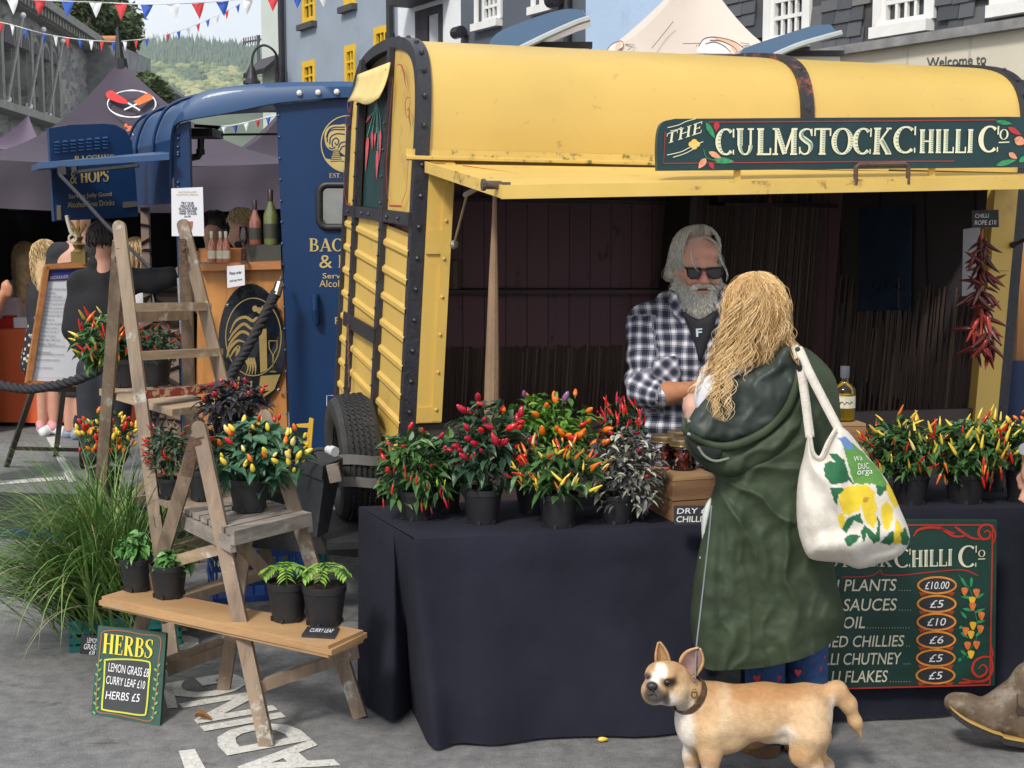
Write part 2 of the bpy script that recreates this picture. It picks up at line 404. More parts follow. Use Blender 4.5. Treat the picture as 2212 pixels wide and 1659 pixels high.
def inflate(poly, yf, T, Rpx, step=5.0, disp=None, p=2.0, back=1.0, dpoly=None):
    """closed rounded body over a photo outline; yf(px,py) mid depth, T half thickness (m), Rpx edge rounding (photo units)"""
    P = [tuple(q[:2]) for q in poly]; A = np.array(P)
    xs = np.arange(A[:, 0].min()-step, A[:, 0].max()+step*1.01, step); ys = np.arange(A[:, 1].min()-step, A[:, 1].max()+step*1.01, step)
    X, Y = np.meshgrid(xs, ys); ins = inpoly(P, X, Y); D = np.where(ins, dist2poly(P, X, Y), 0)
    # cells whose corners are all inside, plus a rim snapped to the outline
    keep = np.zeros((len(ys)-1, len(xs)-1), bool)
    c4 = ins[:-1, :-1].astype(int)+ins[1:, :-1]+ins[:-1, 1:]+ins[1:, 1:]; keep = c4 >= 1
    XX, YY = X.copy(), Y.copy()
    out = ~ins; use = np.zeros_like(ins)
    use[:-1, :-1] |= keep; use[1:, :-1] |= keep; use[:-1, 1:] |= keep; use[1:, 1:] |= keep
    for j, i in np.argwhere(out & use):     # snap outside corners to the nearest outline point
        best = None
        for q in range(len(P)):
            a = np.array(P[q]); b = np.array(P[(q+1) % len(P)]); ab = b-a
            t = np.clip(((X[j,i]-a[0])*ab[0]+(Y[j,i]-a[1])*ab[1])/max(ab@ab, 1e-9), 0, 1); z = a+t*ab
            d = math.hypot(*(z-np.array([X[j,i], Y[j,i]])))
            if best is None or d < best[0]: best = (d, z)
        XX[j,i], YY[j,i] = best[1]
    if dpoly is not None: D = np.where(inpoly(dpoly, XX, YY), dist2poly(dpoly, XX, YY), 0); D = np.where(D < 1.0, 0, D)
    th = T*(1-(1-np.clip(D/Rpx, 0, 1))**p)**(1/p)
    if disp is not None: dz = disp(XX, YY, D)*np.clip(D/(Rpx*.35), 0, 1)
    else: dz = np.zeros_like(th)
    ids = {}; V = []; Fc = []
    def vid(j, i, side):
        rim = D[j, i] <= 1e-6
        key = (j, i, 0 if rim else side)
        if key not in ids:
            ids[key] = len(V); y = yf(XX[j,i], YY[j,i])
            V.append(tuple(U(XX[j,i], YY[j,i], y + (0 if rim else (-th[j,i]-dz[j,i] if side > 0 else th[j,i]*back)))))
        return ids[key]
    for j, i in np.argwhere(keep):
        for side in (1, -1):
            q = [vid(j, i, side), vid(j+1, i, side), vid(j+1, i+1, side), vid(j, i+1, side)]
            u = []
            for z in q:
                if z not in u: u.append(z)
            if len(u) > 2: Fc.append(tuple(u if side > 0 else u[::-1]))
    return V, Fc
def puff(name, poly, yf, T, Rpx, mat, parent, step=5.0, disp=None, p=2.0, back=1.0, colf=None, dpoly=None):
    V, Fc = inflate(poly, yf if callable(yf) else (lambda x, y: yf), T, Rpx, step, disp, p, back, dpoly)
    b = MB(); b.v = V; b.f = Fc; b.t = [.5]*len(V)
    if colf: b.c = colf(np.array(V))
    return b.build(name, mat, parent, smooth=True)
def dup(o, parent=None, loc=None):
    c = o.copy(); COL.objects.link(c); c.parent = parent
    if loc is not None: c.location = loc
    for ch in list(o.children): dup(ch, c)
    return c
# ================================================================ SETTING
def asphalt():
    m, nt, b = NT('asphalt')
    big = ramp(nt, noisen(nt, 1.1, 5), [(.36, (.115,.115,.12)), (.62, (.22,.22,.222))])
    mid = mixc(nt, .55, big, ramp(nt, noisen(nt, 14, 6, rough=.7), [(.35, (.10,.10,.105)), (.7, (.29,.285,.275))]))
    sp = mixc(nt, ramp(nt, noisen(nt, 190, 3), [(.60, 0.0), (.68, .8)]), mid, (.40,.39,.37))
    sp = mixc(nt, ramp(nt, noisen(nt, 130, 3, stretch=(1,1.3,1)), [(.30, .85), (.38, 0.0)]), sp, (.03,.03,.033))
    # long damp stains
    sp = mixc(nt, ramp(nt, noisen(nt, 5.5, 6, stretch=(.6,1.5,1), rough=.75), [(.60, 0.0), (.66, .65)]), sp, (.05,.05,.054))
    lk(nt, sp, b.inputs['Base Color'])
    b.inputs['Roughness'].default_value = .82; b.inputs['Specular IOR Level'].default_value = .35
    bumpn(nt, b, noisen(nt, 160, 5, rough=.65), .55, .006)
    return m
b = MB(); b.add([(-1500,-60,0),(1500,-60,0),(1500,2600,0),(-1500,2600,0)], [(0,1,2,3)])
ground = tag(b.build('ground', asphalt()), kind='structure')
def road_paint():
    m, nt, b = NT('road_paint')
    lk(nt, ramp(nt, noisen(nt, 40, 4), [(.3, (.50,.49,.45)), (.7, (.70,.69,.65))]), b.inputs['Base Color']); b.inputs['Roughness'].default_value = .7
    t = nd(nt, 'ShaderNodeBsdfTransparent'); x = nt.nodes.new('ShaderNodeMixShader')
    f = ramp(nt, noisen(nt, 85, 5, rough=.7), [(.31, 0.0), (.42, 1.0)])
    lk(nt, f, x.inputs[0]); lk(nt, t.outputs[0], x.inputs[1]); lk(nt, b.outputs[0], x.inputs[2])
    lk(nt, x.outputs[0], nt.nodes['Material Output'].inputs['Surface'])
    return m
b = MB(); zz = .004
e1, e2 = Vector((-.482,.876,0)), Vector((-.876,-.482,0)); o0 = G(738, 1655)
def road_text(s, x0, wid, hgt):
    v, f = text2d(s, 0, .035); lo, hi = v.min(0), v.max(0)
    b.add([o0 + e1*(x0+(x-lo[0])/(hi[0]-lo[0])*wid) + e2*((y-lo[1])/(hi[1]-lo[1])*hgt) + Vector((0,0,zz)) for x, y in v], f)
road_text('ADING', 0, 1.12, .31)
road_text('ONLY', 1.5, .9, .31)
for q in ([(386,1622),(421,1618),(452,1675),(404,1675)], [(350,1482),(371,1478),(384,1528),(362,1530)], [(100,945),(118,943),(132,966),(112,969)], [(120,985),(136,983),(166,1040),(148,1042)],
          [(-40,1041),(140,1029),(142,1036),(-40,1050)], [(165,925),(225,915),(228,919),(166,929)], [(160,936),(215,928),(217,932),(161,940)]):
    b.add([tuple(G(x, y, zz)) for x, y in q], [(0,1,2,3)])
tag(b.build('road_marking', road_paint()), kind='structure')
# dry stain patches left of the board are in the asphalt itself
# ---------------------------------------------------------------- hill and its wood
RIDGE = [(150,128),(230,118),(270,110),(350,99),(430,101),(520,111),(600,126),(680,150),(800,175)]
rows = []
for k in range(26):
    t = k/25; r = []
    for x, y in cr(RIDGE, 5):
        Y = 1100+900*t; p = U(x, 480+(y-480)*t, Y); r.append((p.x, p.y, max(p.z, -1)+6*noise.noise((p.x*.006, p.y*.006, 0))))
    rows.append(r)
b = MB(); b.grid(rows); hill_m = M('hill_grass', (.05,.075,.02), .9, var=.4, vs=.02)
tag(b.build('hill', hill_m, smooth=True), kind='structure')
rnd = random.Random(3); b = MB()
ico = bmesh.new(); bmesh.ops.create_icosphere(ico, subdivisions=2, radius=1); IV = [v.co.copy() for v in ico.verts]; IF = [tuple(v.index for v in f.verts) for f in ico.faces]; ico.free()
def clump(mb, c, r, t, zs=.8, am=.35):
    sd = Vector((rnd.uniform(0,90), rnd.uniform(0,90), rnd.uniform(0,90)))
    mb.add([Vector(c)+Vector((v.x*r, v.y*r, v.z*r*zs))*(1+am*noise.noise(v*1.9+sd)+am*.6*noise.noise(v*4.5+sd)) for v in IV], IF, t)
def hill_at(px, t):
    ys = np.interp(px, [q[0] for q in RIDGE], [q[1] for q in RIDGE]); Y = 1100+900*t
    return U(px, 480+(ys-480)*t, Y)
for i in range(1500):                      # conifers along the top
    px = rnd.uniform(225, 640); t = 1-rnd.random()**1.2*.14; p = hill_at(px, t); h = rnd.uniform(9, 21); w = h*rnd.uniform(.17,.26); tt = rnd.uniform(0, .35)
    prof = [(w, -1)] + [(w*(1-j/5)*(1.15 if j % 2 else .8), h*j/5) for j in range(1, 5)] + [(.1, h)]
    b.lathe([(w*.7,-4)]+prof, (p.x, p.y, p.z), 6, tt)
for i in range(900):                       # broadleaved trees below
    px = rnd.uniform(225, 640); t = rnd.uniform(.66, .885); p = hill_at(px, t); r = rnd.uniform(5, 10)*(1.9-1.2*t); tt = min(1, max(.42, .66+.75*noise.noise((px*.025, t*14, 1))+rnd.uniform(-.22,.22)))
    for q in range(3): clump(b, (p.x+rnd.uniform(-.6,.6)*r, p.y+rnd.uniform(-.5,.5)*r, p.z+r*.5+rnd.uniform(-.2,.4)*r), r*rnd.uniform(.55,.8), tt)
wood_m = M('wood_leaf', (.06,.09,.02), .85, var=.35, vs=.12, tint=[(0, (.09,.15,.10)), (.35, (.125,.20,.125)), (.42, (.07,.12,.05)), (.6, (.17,.23,.075)), (.8, (.30,.32,.11)), (1, (.42,.40,.16))])  # conifer stops paled to grey-green: some of the haze is in their colour
tag(b.build('woodland', wood_m, smooth=False), 'distant conifers and broadleaved trees covering the hillside behind the street', 'woodland', kind='stuff')
# ---------------------------------------------------------------- trees behind the town hall
def leafcards(mb, cs, n, size, rn, droop=.3):
    for _ in range(n):
        c, r = rn.choice(cs); d = Vector((rn.gauss(0,1), rn.gauss(0,1), rn.gauss(0,1))).normalized()
        p = Vector(c) + Vector((d.x*r, d.y*r, d.z*r*.8))*rn.uniform(.55,1.05)
        u = Vector((rn.uniform(-1,1), rn.uniform(-1,1), rn.uniform(-.8,.5))).normalized(); v = u.orthogonal().normalized(); s = size*rn.uniform(.6,1.4)
        mb.add([p-u*s, p-v*s*.5, p+u*s, p+v*s*.5], [(0,1,2,3)], rn.random())
bark = M('bark', (.11,.085,.06), .9, bump=.5, bs=12)
tree_leaf = M('tree_leaf', (.05,.08,.02), .6, var=.3, vs=.6, tint=[(0, (.03,.05,.015)), (.5, (.06,.09,.03)), (1, (.11,.14,.045))])
def far_tree(label, px, py, Y, spread, n, seed, blobs):
    rn = random.Random(seed); base = U(px, py, Y); base.z = 0; t = thing('broadleaf_tree', label, 'tree', base, 'trees behind the town hall')
    b = MB(); top = U(px, py, Y); b.tube([base, (base.x+.1, base.y, top.z*.5), (top.x, top.y, top.z*.8)], [.38,.3,.16], 8)
    cs = []
    for bx, by, br in blobs:
        c = U(bx, by, Y+rn.uniform(-1,1)); cs.append((c, br)); b.tube([(top.x, top.y, top.z*.62), (c+top)/2+Vector((0,0,-.4)), c], [.14,.09,.03], 6)
    b.build('trunk', bark, t)
    l = MB(); leafcards(l, cs, n, .16, rn); l.build('crown', tree_leaf, t)
far_tree('dark leafy tree rising beside the flagged stone hall cornice', 168, 60, 66, 2, 3600, 5, [(150,30,1.0),(176,12,1.1),(200,42,1.1),(160,62,1.0),(190,70,.9),(128,8,.9),(208,10,.6)])
far_tree('taller open tree standing behind the orange ridged slate gable', 236, 70, 68, 2, 4600, 6, [(222,28,1.0),(244,20,.9),(262,45,1.1),(270,72,.9),(240,55,1.1),(216,60,.9),(258,95,.9),(246,8,.6),(276,54,.6),(228,84,.8)])
far_tree('dark bushy tree just right of the big marquee peak', 322, 185, 60, 2, 2200, 10, [(318,178,.5),(330,190,.6),(343,206,.6)])
# ---------------------------------------------------------------- buildings
glass = M('window_glass', (.03,.035,.042), .06, var=.3, vs=1.5, spec=.8)
white_paint = M('white_window_paint', (.72,.72,.70), .5, var=.06, dirt=(.45,.43,.4), dscale=5, dlo=.62, dhi=.8)
class Facade:
    def __init__(s, p0, d, name, label, group=None, z1=7.5, depth=5.0, s0=0., s1=5., mat=None, cat='building'):
        s.p0 = Vector((*p0, 0)); s.d = Vector((*d, 0)).normalized(); s.s0, s.s1, s.z1, s.depth, s.mat = s0, s1, z1, depth, mat
        n = Vector((s.d.y, -s.d.x, 0)); s.n = n if n.dot(CAMV-s.p0) > 0 else -n
        s.pl = Plane(s.p0, s.p0+s.d, s.p0+Vector((0,0,1))); s.op = []
        s.root = thing(name, label, cat, s.P((s0+s1)/2, 0, 0), group)
    def P(s, a, z, off=0.): return s.p0 + s.d*a + Vector((0,0,z)) + s.n*off
    def sz(s, px, py): q = s.pl.at(px, py); return (q-s.p0).dot(s.d), q.z
    def rect(s, x0, y0, x1, y1):      # photo rectangle -> wall rectangle
        a = s.sz(x0, (y0+y1)/2)[0]; c = s.sz(x1, (y0+y1)/2)[0]; xm = (x0+x1)/2
        return min(a, c), max(a, c), s.sz(xm, y1)[1], s.sz(xm, y0)[1]
    def window(s, r, fm, cols=2, rows=2, fw=.05, sill=None, rev=.12, pane=None, surround=None):
        a0, a1, z0, z1 = r; s.op.append(r); R = s.root
        f = MB(); dd = -rev+.04
        def bx(p, q, u, v, o0, o1, mb=f): mb.hexa([s.P(p,u,o0), s.P(q,u,o0), s.P(q,u,o1), s.P(p,u,o1), s.P(p,v,o0), s.P(q,v,o0), s.P(q,v,o1), s.P(p,v,o1)])
        bx(a0, a0+fw, z0, z1, dd-.03, dd+.02); bx(a1-fw, a1, z0, z1, dd-.03, dd+.02); bx(a0+fw, a1-fw, z0, z0+fw, dd-.03, dd+.018); bx(a0+fw, a1-fw, z1-fw, z1, dd-.03, dd+.018)
        for i in range(1, cols): x = a0+fw+(a1-a0-2*fw)*i/cols; bx(x-.014, x+.014, z0+fw, z1-fw, dd-.02, dd+.008)
        for j in range(1, rows): z = z0+fw+(z1-z0-2*fw)*j/rows; bx(a0+fw, a1-fw, z-.016, z+.016, dd-.02, dd+.012)
        if surround:
            w, o = surround
            bx(a0-w, a0, z0, z1+w, .002, o); bx(a1, a1+w, z0, z1+w, .002, o); bx(a0, a1, z1, z1+w, .002, o)
        fo = f.build('window', fm, R)
        g = MB(); g.add([s.P(a0+fw*.5,z0+fw*.5,dd-.025), s.P(a1-fw*.5,z0+fw*.5,dd-.025), s.P(a1-fw*.5,z1-fw*.5,dd-.025), s.P(a0+fw*.5,z1-fw*.5,dd-.025)], [(0,1,2,3)])
        g.build('pane', pane or glass, fo)
        if sill:
            q = MB(); ov = .06; bx(a0-ov, a1+ov, z0-.09, z0-.003, -.1, .09, q); q.build('sill', sill, fo)
    def finish(s, extra=None):
        b = MB(); xs = sorted({s.s0, s.s1, *[r[0] for r in s.op], *[r[1] for r in s.op]}); zs = sorted({0., s.z1, *[r[2] for r in s.op], *[r[3] for r in s.op]})
        xs = [x for x in xs if s.s0 <= x <= s.s1]; zs = [z for z in zs if 0 <= z <= s.z1]
        for i in range(len(xs)-1):
            for j in range(len(zs)-1):
                cx, cz = (xs[i]+xs[i+1])/2, (zs[j]+zs[j+1])/2
                if any(r[0] < cx < r[1] and r[2] < cz < r[3] for r in s.op): continue
                b.add([s.P(xs[i],zs[j]), s.P(xs[i+1],zs[j]), s.P(xs[i+1],zs[j+1]), s.P(xs[i],zs[j+1])], [(0,1,2,3)])
        for a0, a1, z0, z1 in s.op:
            z1 = min(z1, s.z1); D = -.35
            for p, q, u, v in ((a0,a0,z0,z1),(a1,a1,z1,z0)): b.add([s.P(p,u), s.P(q,v), s.P(q,v,D), s.P(p,u,D)], [(0,1,2,3)])
            b.add([s.P(a0,z0), s.P(a0,z0,D), s.P(a1,z0,D), s.P(a1,z0)], [(0,1,2,3)]); b.add([s.P(a0,z1), s.P(a1,z1), s.P(a1,z1,D), s.P(a0,z1,D)], [(0,1,2,3)])
        D = -s.depth
        b.add([s.P(s.s0,0), s.P(s.s1,0), s.P(s.s1,0,D), s.P(s.s0,0,D), s.P(s.s0,s.z1), s.P(s.s1,s.z1), s.P(s.s1,s.z1,D), s.P(s.s0,s.z1,D)], [(0,3,7,4),(1,5,6,2),(2,6,7,3),(4,7,6,5)])
        return b.build('wall', s.mat, s.root)
    def fbox(s, name, mat, a0, a1, z0, z1, o0, o1, parent=None):
        b = MB(); b.hexa([s.P(a0,z0,o0), s.P(a1,z0,o0), s.P(a1,z0,o1), s.P(a0,z0,o1), s.P(a0,z1,o0), s.P(a1,z1,o0), s.P(a1,z1,o1), s.P(a0,z1,o1)]); return b.build(name, mat, parent or s.root)
def render_wall(n, c, var=.07): return M(n, c, .85, var=var, vs=1.2, bump=.25, bs=25, dirt=[x*.72 for x in c], dscale=2.2, dlo=.58, dhi=.78)
RP, RD = (3.2, 11.0), (-.482, .876)
black_iron = M('black_iron', (.018,.018,.022), .45, var=.3)
f = Facade(RP, RD, 'terrace_house', 'grey blue rendered house with yellow painted windows', 'terrace houses', 9, 6, 9.83, 14.3, render_wall('grey_blue_render', (.27,.32,.385)))
yel = M('yellow_window_paint', (.72,.46,.03), .5, var=.08)
slate_sill = M('slate_sill', (.06,.06,.065), .7)
for r, sl in (((653,-60,681,50),1), ((743,-75,768,12),1), ((654,131,681,215),0), ((745,97,769,190),0), ((808,57,836,150),0)):
    f.window(f.rect(*r), yel, 2, 3, .09, slate_sill if sl else None, rev=.05)
f.finish()
b = MB(); q = f.P(14.2, 0, .08); b.tube([q, q+Vector((0,0,9))], .05, 8); q = f.P(9.95, 0, .07); b.tube([q, q+Vector((0,0,9))], .045, 8)
q2 = f.P(9.95, 5.0, .07)
for z in (4.2, 6.0): b.tube([q+Vector((0,0,z)), q+Vector((0,0,z+.12))], .062, 8)
b.build('drainpipe', black_iron, f.root)
f = Facade(RP, RD, 'terrace_house', 'white rendered house with dark hooded window', 'terrace houses', 9, 6, 7.95, 9.83, render_wall('white_render', (.70,.72,.75), .04))
dkwood = M('dark_timber', (.028,.024,.03), .6, var=.4, vs=5)
r = f.rect(908,34,951,130); f.window((r[0]+.0,r[1]-.28,r[2],r[3]), white_paint, 1, 2, .07, None, rev=.2); f.fbox('dark_jamb', dkwood, r[1]-.279, r[1]+.1, r[2]-1, r[3]+.1, .002, .03); f.fbox('dark_jamb', dkwood, r[0]-.08, r[0]-.001, r[2]-1, r[3]+.1, .002, .03); f.fbox('dark_lintel', dkwood, r[0], r[1]-.28, r[3]+.001, r[3]+.1, .002, .031)
f.fbox('hood', dkwood, r[0]-.3, r[1]+.3, r[3]+.17, r[3]+.3, .002, .34); f.fbox('hood', dkwood, r[0]-.2, r[1]+.2, r[3]+.3, r[3]+.42, .002, .26)
f.finish()
f = Facade(RP, RD, 'terrace_house', 'dark slate grey house with white sash windows', 'terrace houses', 9, 6, 5.02, 7.95, render_wall('dark_grey_render', (.085,.10,.125)))
f.window(f.rect(1034,-70,1080,46), white_paint, 4, 4, .06, white_paint, rev=.1, surround=(.07,.03)); f.window(f.rect(1158,-90,1200,10), white_paint, 4, 4, .06, white_paint, rev=.1, surround=(.07,.03))
f.finish()
b = MB()
for x, y in ((1006,72),(1213,3)):
    p = f.pl.at(x, y); b.tube([p, p+f.n*.12], .05, 10); b.tube([p+f.n*.12+f.d*.05, p+f.n*.12-f.d*.12], .075, 12)
build_each(b, 'wall_light', black_iron, f.root)
b = MB(); q = f.P(5.3, 0, .06); b.tube([q, q+Vector((0,0,9))], .04, 8); b.build('drainpipe', black_iron, f.root)
f = Facade(RP, RD, 'terrace_house', 'pale sky blue rendered house half hidden by the cream tent', 'terrace houses', 9, 6, 3.3, 5.02, render_wall('sky_blue_render', (.40,.52,.70), .05))
f.window(f.rect(1404,45,1440,120), dkwood, 1, 2, .05, None, rev=.15); f.finish()
f = Facade(RP, RD, 'terrace_house', 'narrow old black and white gabled house beside the hanging lamp', 'terrace houses', 7.2, 6, 14.3, 15.4, render_wall('lime_render', (.55,.60,.56)))
f.window(f.rect(600,20,612,90), dkwood, 1, 3, .08, None); f.finish()
b = MB(); b.slab([f.P(14.4,4.5,.0), f.P(15.5,4.5,.0), f.P(15.5,4.25,.3), f.P(14.4,4.25,.3)], (0,0,1), .08); 
build_each(b, 'porch_roof', dkwood, f.root)
# slate hung house on the right
def slate_hung():
    m, nt, b = NT('hung_slate'); tcn = nt.nodes.new('ShaderNodeTexCoord'); br = nt.nodes.new('ShaderNodeTexBrick'); lk(nt, tcn.outputs['UV'], br.inputs['Vector'])
    for k, v in (('Scale', 1.0), ('Mortar Size', .006), ('Mortar Smooth', .0), ('Brick Width', .2), ('Row Height', .115), ('Bias', .0)): br.inputs[k].default_value = v
    br.inputs['Color1'].default_value = (.045,.05,.058,1); br.inputs['Color2'].default_value = (.10,.105,.115,1); br.inputs['Mortar'].default_value = (.02,.02,.022,1)
    c = mixc(nt, ramp(nt, noisen(nt, 9, 6), [(.55, 0.0), (.75, .55)]), br.outputs['Color'], (.17,.165,.15))
    lk(nt, c, b.inputs['Base Color']); b.inputs['Roughness'].default_value = .55; bumpn(nt, b, br.outputs['Fac'], -.6, .02); return m
f = Facade(RP, RD, 'slate_hung_house', 'grey slate hung house with white sash windows on the right', 'terrace houses', 9, 6, -4, 3.3, M('house_core', (.06,.06,.065), .8))
for r in ((1668,-90,1742,84), (1909,-130,2009,50)): f.window(f.rect(*r), white_paint, 4, 4, .045, white_paint, rev=.05, surround=(.08,.034))
r3 = f.rect(2165,-140,2290,0); f.window(r3, white_paint, 4, 4, .045, white_paint, rev=.05, surround=(.08,.034))
wall = f.finish()
# courses of real overlapping slates hung over the wall
b = MB(); rn = random.Random(4); zz0 = 1.9
for j in range(34):
    z = zz0+j*.115; a = -4+rn.uniform(-.1,.1)-(j % 2)*.1
    while a < 3.3:
        w = rn.choice((.15,.17,.19,.21)); cx = a+w/2
        if not any(r[0]-.14 < cx < r[1]+.14 and r[2]-.1 < z+.1 < r[3]+.14 for r in f.op):
            o = rn.uniform(.0,.006); dz = rn.uniform(-.006,.006); b.add([f.P(a+.003,z+dz,.028+o), f.P(a+w-.003,z+dz+rn.uniform(-.004,.004),.028+o), f.P(a+w-.003,z+.18,.006), f.P(a+.003,z+.18,.006), f.P(a+.003,z+dz,.006+o), f.P(a+w-.003,z+dz,.006+o)], [(0,1,2,3),(4,5,1,0),(4,0,3),(1,5,2)], rn.random())
        a += w
b.build('slate_cladding', M('slate', (.075,.08,.09), .55, var=.25, vs=7, tint=[(0, (.035,.04,.048)), (.6, (.075,.08,.092)), (.93, (.11,.11,.115)), (1, (.2,.19,.17))], dirt=(.16,.155,.14), dscale=14, dlo=.62, dhi=.78), f.root)
# cream shop hoarding under the slates
ly = lambda x: 121-.151*(x-1762)
hp = Plane(f.P(0,0,.12), f.P(1,0,.12), f.P(0,1,.12))
b = MB(); A, B = f.pl.at(1700, ly(1700)), f.pl.at(2330, ly(2330)); zt = (A.z+B.z)/2
f.fbox('hoarding', M('cream_cladding', (.62,.58,.47), .6, var=.07, vs=1.2, dirt=(.42,.37,.28), dscale=3, stretch=(1,1,.25), dlo=.55, dhi=.8), -4, 3.2, 0, zt-.05, .03, .12)
f.fbox('ledge', M('lead_ledge', (.22,.22,.22), .7, bump=.4, bs=30, var=.3), -4, 3.25, zt-.05, zt+.02, .03, .2)
b = MB()
for x in (2120, 1985, 2260):
    a = f.sz(x, 130)[0]; b.hexa([f.P(a-.01,0,.121), f.P(a+.01,0,.121), f.P(a+.01,0,.124), f.P(a-.01,0,.124), f.P(a-.01,zt-.06,.121), f.P(a+.01,zt-.06,.121), f.P(a+.01,zt-.06,.124), f.P(a-.01,zt-.06,.124)])
b.build('panel_joint', M('joint_grey', (.45,.43,.36), .7), f.root)
b = MB(); b.text(hp, 'Welcome to', [(2003,147),(2131,138),(2132,116),(2003,125)], .006, 0, .01); b.text(hp, 'Shop', [(2098,214),(2235,200),(2235,160),(2098,170)], .006, 0, .01)
b.build('lettering', M('sign_grey', (.07,.075,.08), .5), f.root)
# ---------------------------------------------------------------- stone town hall on the left
def stone():
    m, nt, b = NT('grey_rubble_stone'); tcn = nt.nodes.new('ShaderNodeTexCoord'); mp = nt.nodes.new('ShaderNodeMapping'); mp.inputs['Scale'].default_value = (1.1,1.1,2.4); lk(nt, tcn.outputs['Object'], mp.inputs['Vector'])
    v = nd(nt, 'ShaderNodeTexVoronoi', Scale=1.7); lk(nt, mp.outputs['Vector'], v.inputs['Vector']); v2 = nd(nt, 'ShaderNodeTexVoronoi', Scale=1.7, feature='DISTANCE_TO_EDGE'); lk(nt, mp.outputs['Vector'], v2.inputs['Vector'])
    s = nt.nodes.new('ShaderNodeSeparateColor'); lk(nt, v.outputs['Color'], s.inputs[0])
    c = ramp(nt, s.outputs[0], [(0, (.13,.135,.14)), (.5, (.21,.21,.205)), (1, (.33,.32,.29))])
    c = mixc(nt, ramp(nt, v2.outputs['Distance'], [(.0, 1.0), (.05, 0.0)]), c, (.30,.29,.27))
    lk(nt, c, b.inputs['Base Color']); b.inputs['Roughness'].default_value = .9; return m
dressed = M('dressed_stone', (.25,.245,.22), .85, var=.15, vs=2, dirt=(.12,.12,.11), dscale=3)
slate_roof = M('slate_roof', (.10,.105,.11), .6, var=.3, vs=4)
X0 = -12.0; LP, LD = (X0-.0996*30, 30.0), (-.0996, .995)
f = Facade(LP, LD, 'town_hall', 'grey stone hall with arched windows, cornice and three white flagpoles', 'buildings left of the street', 12, 7, -8, 32.5, stone())
f.z1 = f.sz(60, 18)[1]
zled = f.sz(63, 248)[1]
wins = []
for (x, yt, wpx) in ((14,66,24),(50,80,17),(73,92,14),(95,103,13),(112,113,12),(-22,52,28)):
    a0, a1, zb, zt2 = f.rect(x-wpx/2, yt, x+wpx/2, 250); zb = zled+.25
    f.window((a0, a1, zb, zt2-.45), dressed, 2, 2, .12, None, rev=.5)
    # round stone head over each opening
    mb = MB(); c = (a0+a1)/2; rr = (a1-a0)/2
    arc = [(c+rr*1.25*math.cos(PI*i/12), zt2-.45+rr*1.25*math.sin(PI*i/12)) for i in range(13)]
    mb.slab([f.P(x_, z_, .12) for x_, z_ in arc], f.n, .11); mb.build('window_arch', dressed, f.root)
    arc = [(c+rr*.9*math.cos(PI*i/12), zt2-.45+rr*.9*math.sin(PI*i/12)) for i in range(13)]
    mb = MB(); mb.slab([f.P(x_, z_, .14) for x_, z_ in arc], f.n, .015); mb.build('window_head', dkwood, f.root)
    f.fbox('pilaster', dressed, a1+.1, a1+.45, zled, zt2+.3, .002, .16)
f.finish()
f.fbox('cornice', dressed, -8.1, 32.6, f.z1, f.z1+.3, -.3, .75); f.fbox('cornice', dressed, -8.1, 32.6, f.z1-.3, f.z1-.002, .002, .4)
b = MB()
for i in range(80): a = -8+i*.5; b.hexa([f.P(a,f.z1-.28,.401), f.P(a+.22,f.z1-.28,.401), f.P(a+.22,f.z1-.28,.62), f.P(a,f.z1-.28,.62), f.P(a,f.z1-.003,.401), f.P(a+.22,f.z1-.003,.401), f.P(a+.22,f.z1-.003,.62), f.P(a,f.z1-.003,.62)])
build_each(b, 'dentil', dressed, f.root)
f.fbox('ledge', dressed, -8, 32.5, zled-.25, zled, .002, .7)
b = MB()
for x0, y0, x1, y1 in ((13,222,50,33),(60,236,94,64),(102,255,136,89)):
    p = f.pl.at(x0, y0, .03); q = U(x1, y1, p.y-3.5); b2 = MB(); b2.tube([p, q], [.06,.04], 8); b2.sphere(q, .09, 8, 6); b2.tube([p-(q-p)*.03, p+(q-p)*.05], .13, 8)
    b2.build('flagpole', M('flagpole_white', (.72,.72,.72), .4), f.root)
b = MB(); rz = f.z1+.3; b.add([f.P(-8,rz,.2), f.P(32.5,rz,.2), f.P(32.5,rz+2.2,-3.5), f.P(-8,rz+2.2,-3.5), f.P(-8,rz+.0,-7), f.P(32.5,rz+.0,-7)], [(0,1,2,3),(3,2,5,4),(0,3,4),(1,5,2)]); b.build('roof', slate_roof, f.root)
b = MB()
for x, y in ((108,8),(140,20)):
    p = f.pl.at(x, y); p = p-f.n*1.5; b.lathe([(.5,-1.2),(.5,0),(.38,.1),(.34,.9),(.46,1),(.46,1.15),(.3,1.2)], p, 10)
build_each(b, 'chimney', dressed, f.root)
b = MB(); 
for a_ in (25.5,): q = f.P(32.3,0,.1); b.tube([q, q+Vector((0,0,f.z1))], .12, 8)
b.build('drainpipe', black_iron, f.root)
zq = f.sz(145, 64)[1]
f2 = Facade(LP, LD, 'rendered_house', 'pale rendered house with a row of tall sash windows beyond the hall', 'buildings left of the street', 10, 6, 33, 68, render_wall('pale_render', (.42,.43,.42)))
f2.z1 = f2.sz(190, 100)[1]
for x0, x1, y0, y1 in ((156,165,110,184),(174,182,122,196),(190,197,136,186),(207,212,142,170)): f2.window(f2.rect(x0,y0,x1,y1), white_paint, 2, 3, .12, None, rev=.2)
f2.finish(); f2.fbox('gutter', black_iron, 33, 68, f2.z1, f2.z1+.2, .0, .7)
b = MB(); rz = f2.z1+.2; b.add([f2.P(33,rz,.6), f2.P(68,rz,.6), f2.P(68,rz+2,-3), f2.P(33,rz+2,-3), f2.P(33,rz,-6), f2.P(68,rz,-6)], [(0,1,2,3),(3,2,5,4),(0,3,4),(1,5,2)]); b.build('roof', slate_roof, f2.root)
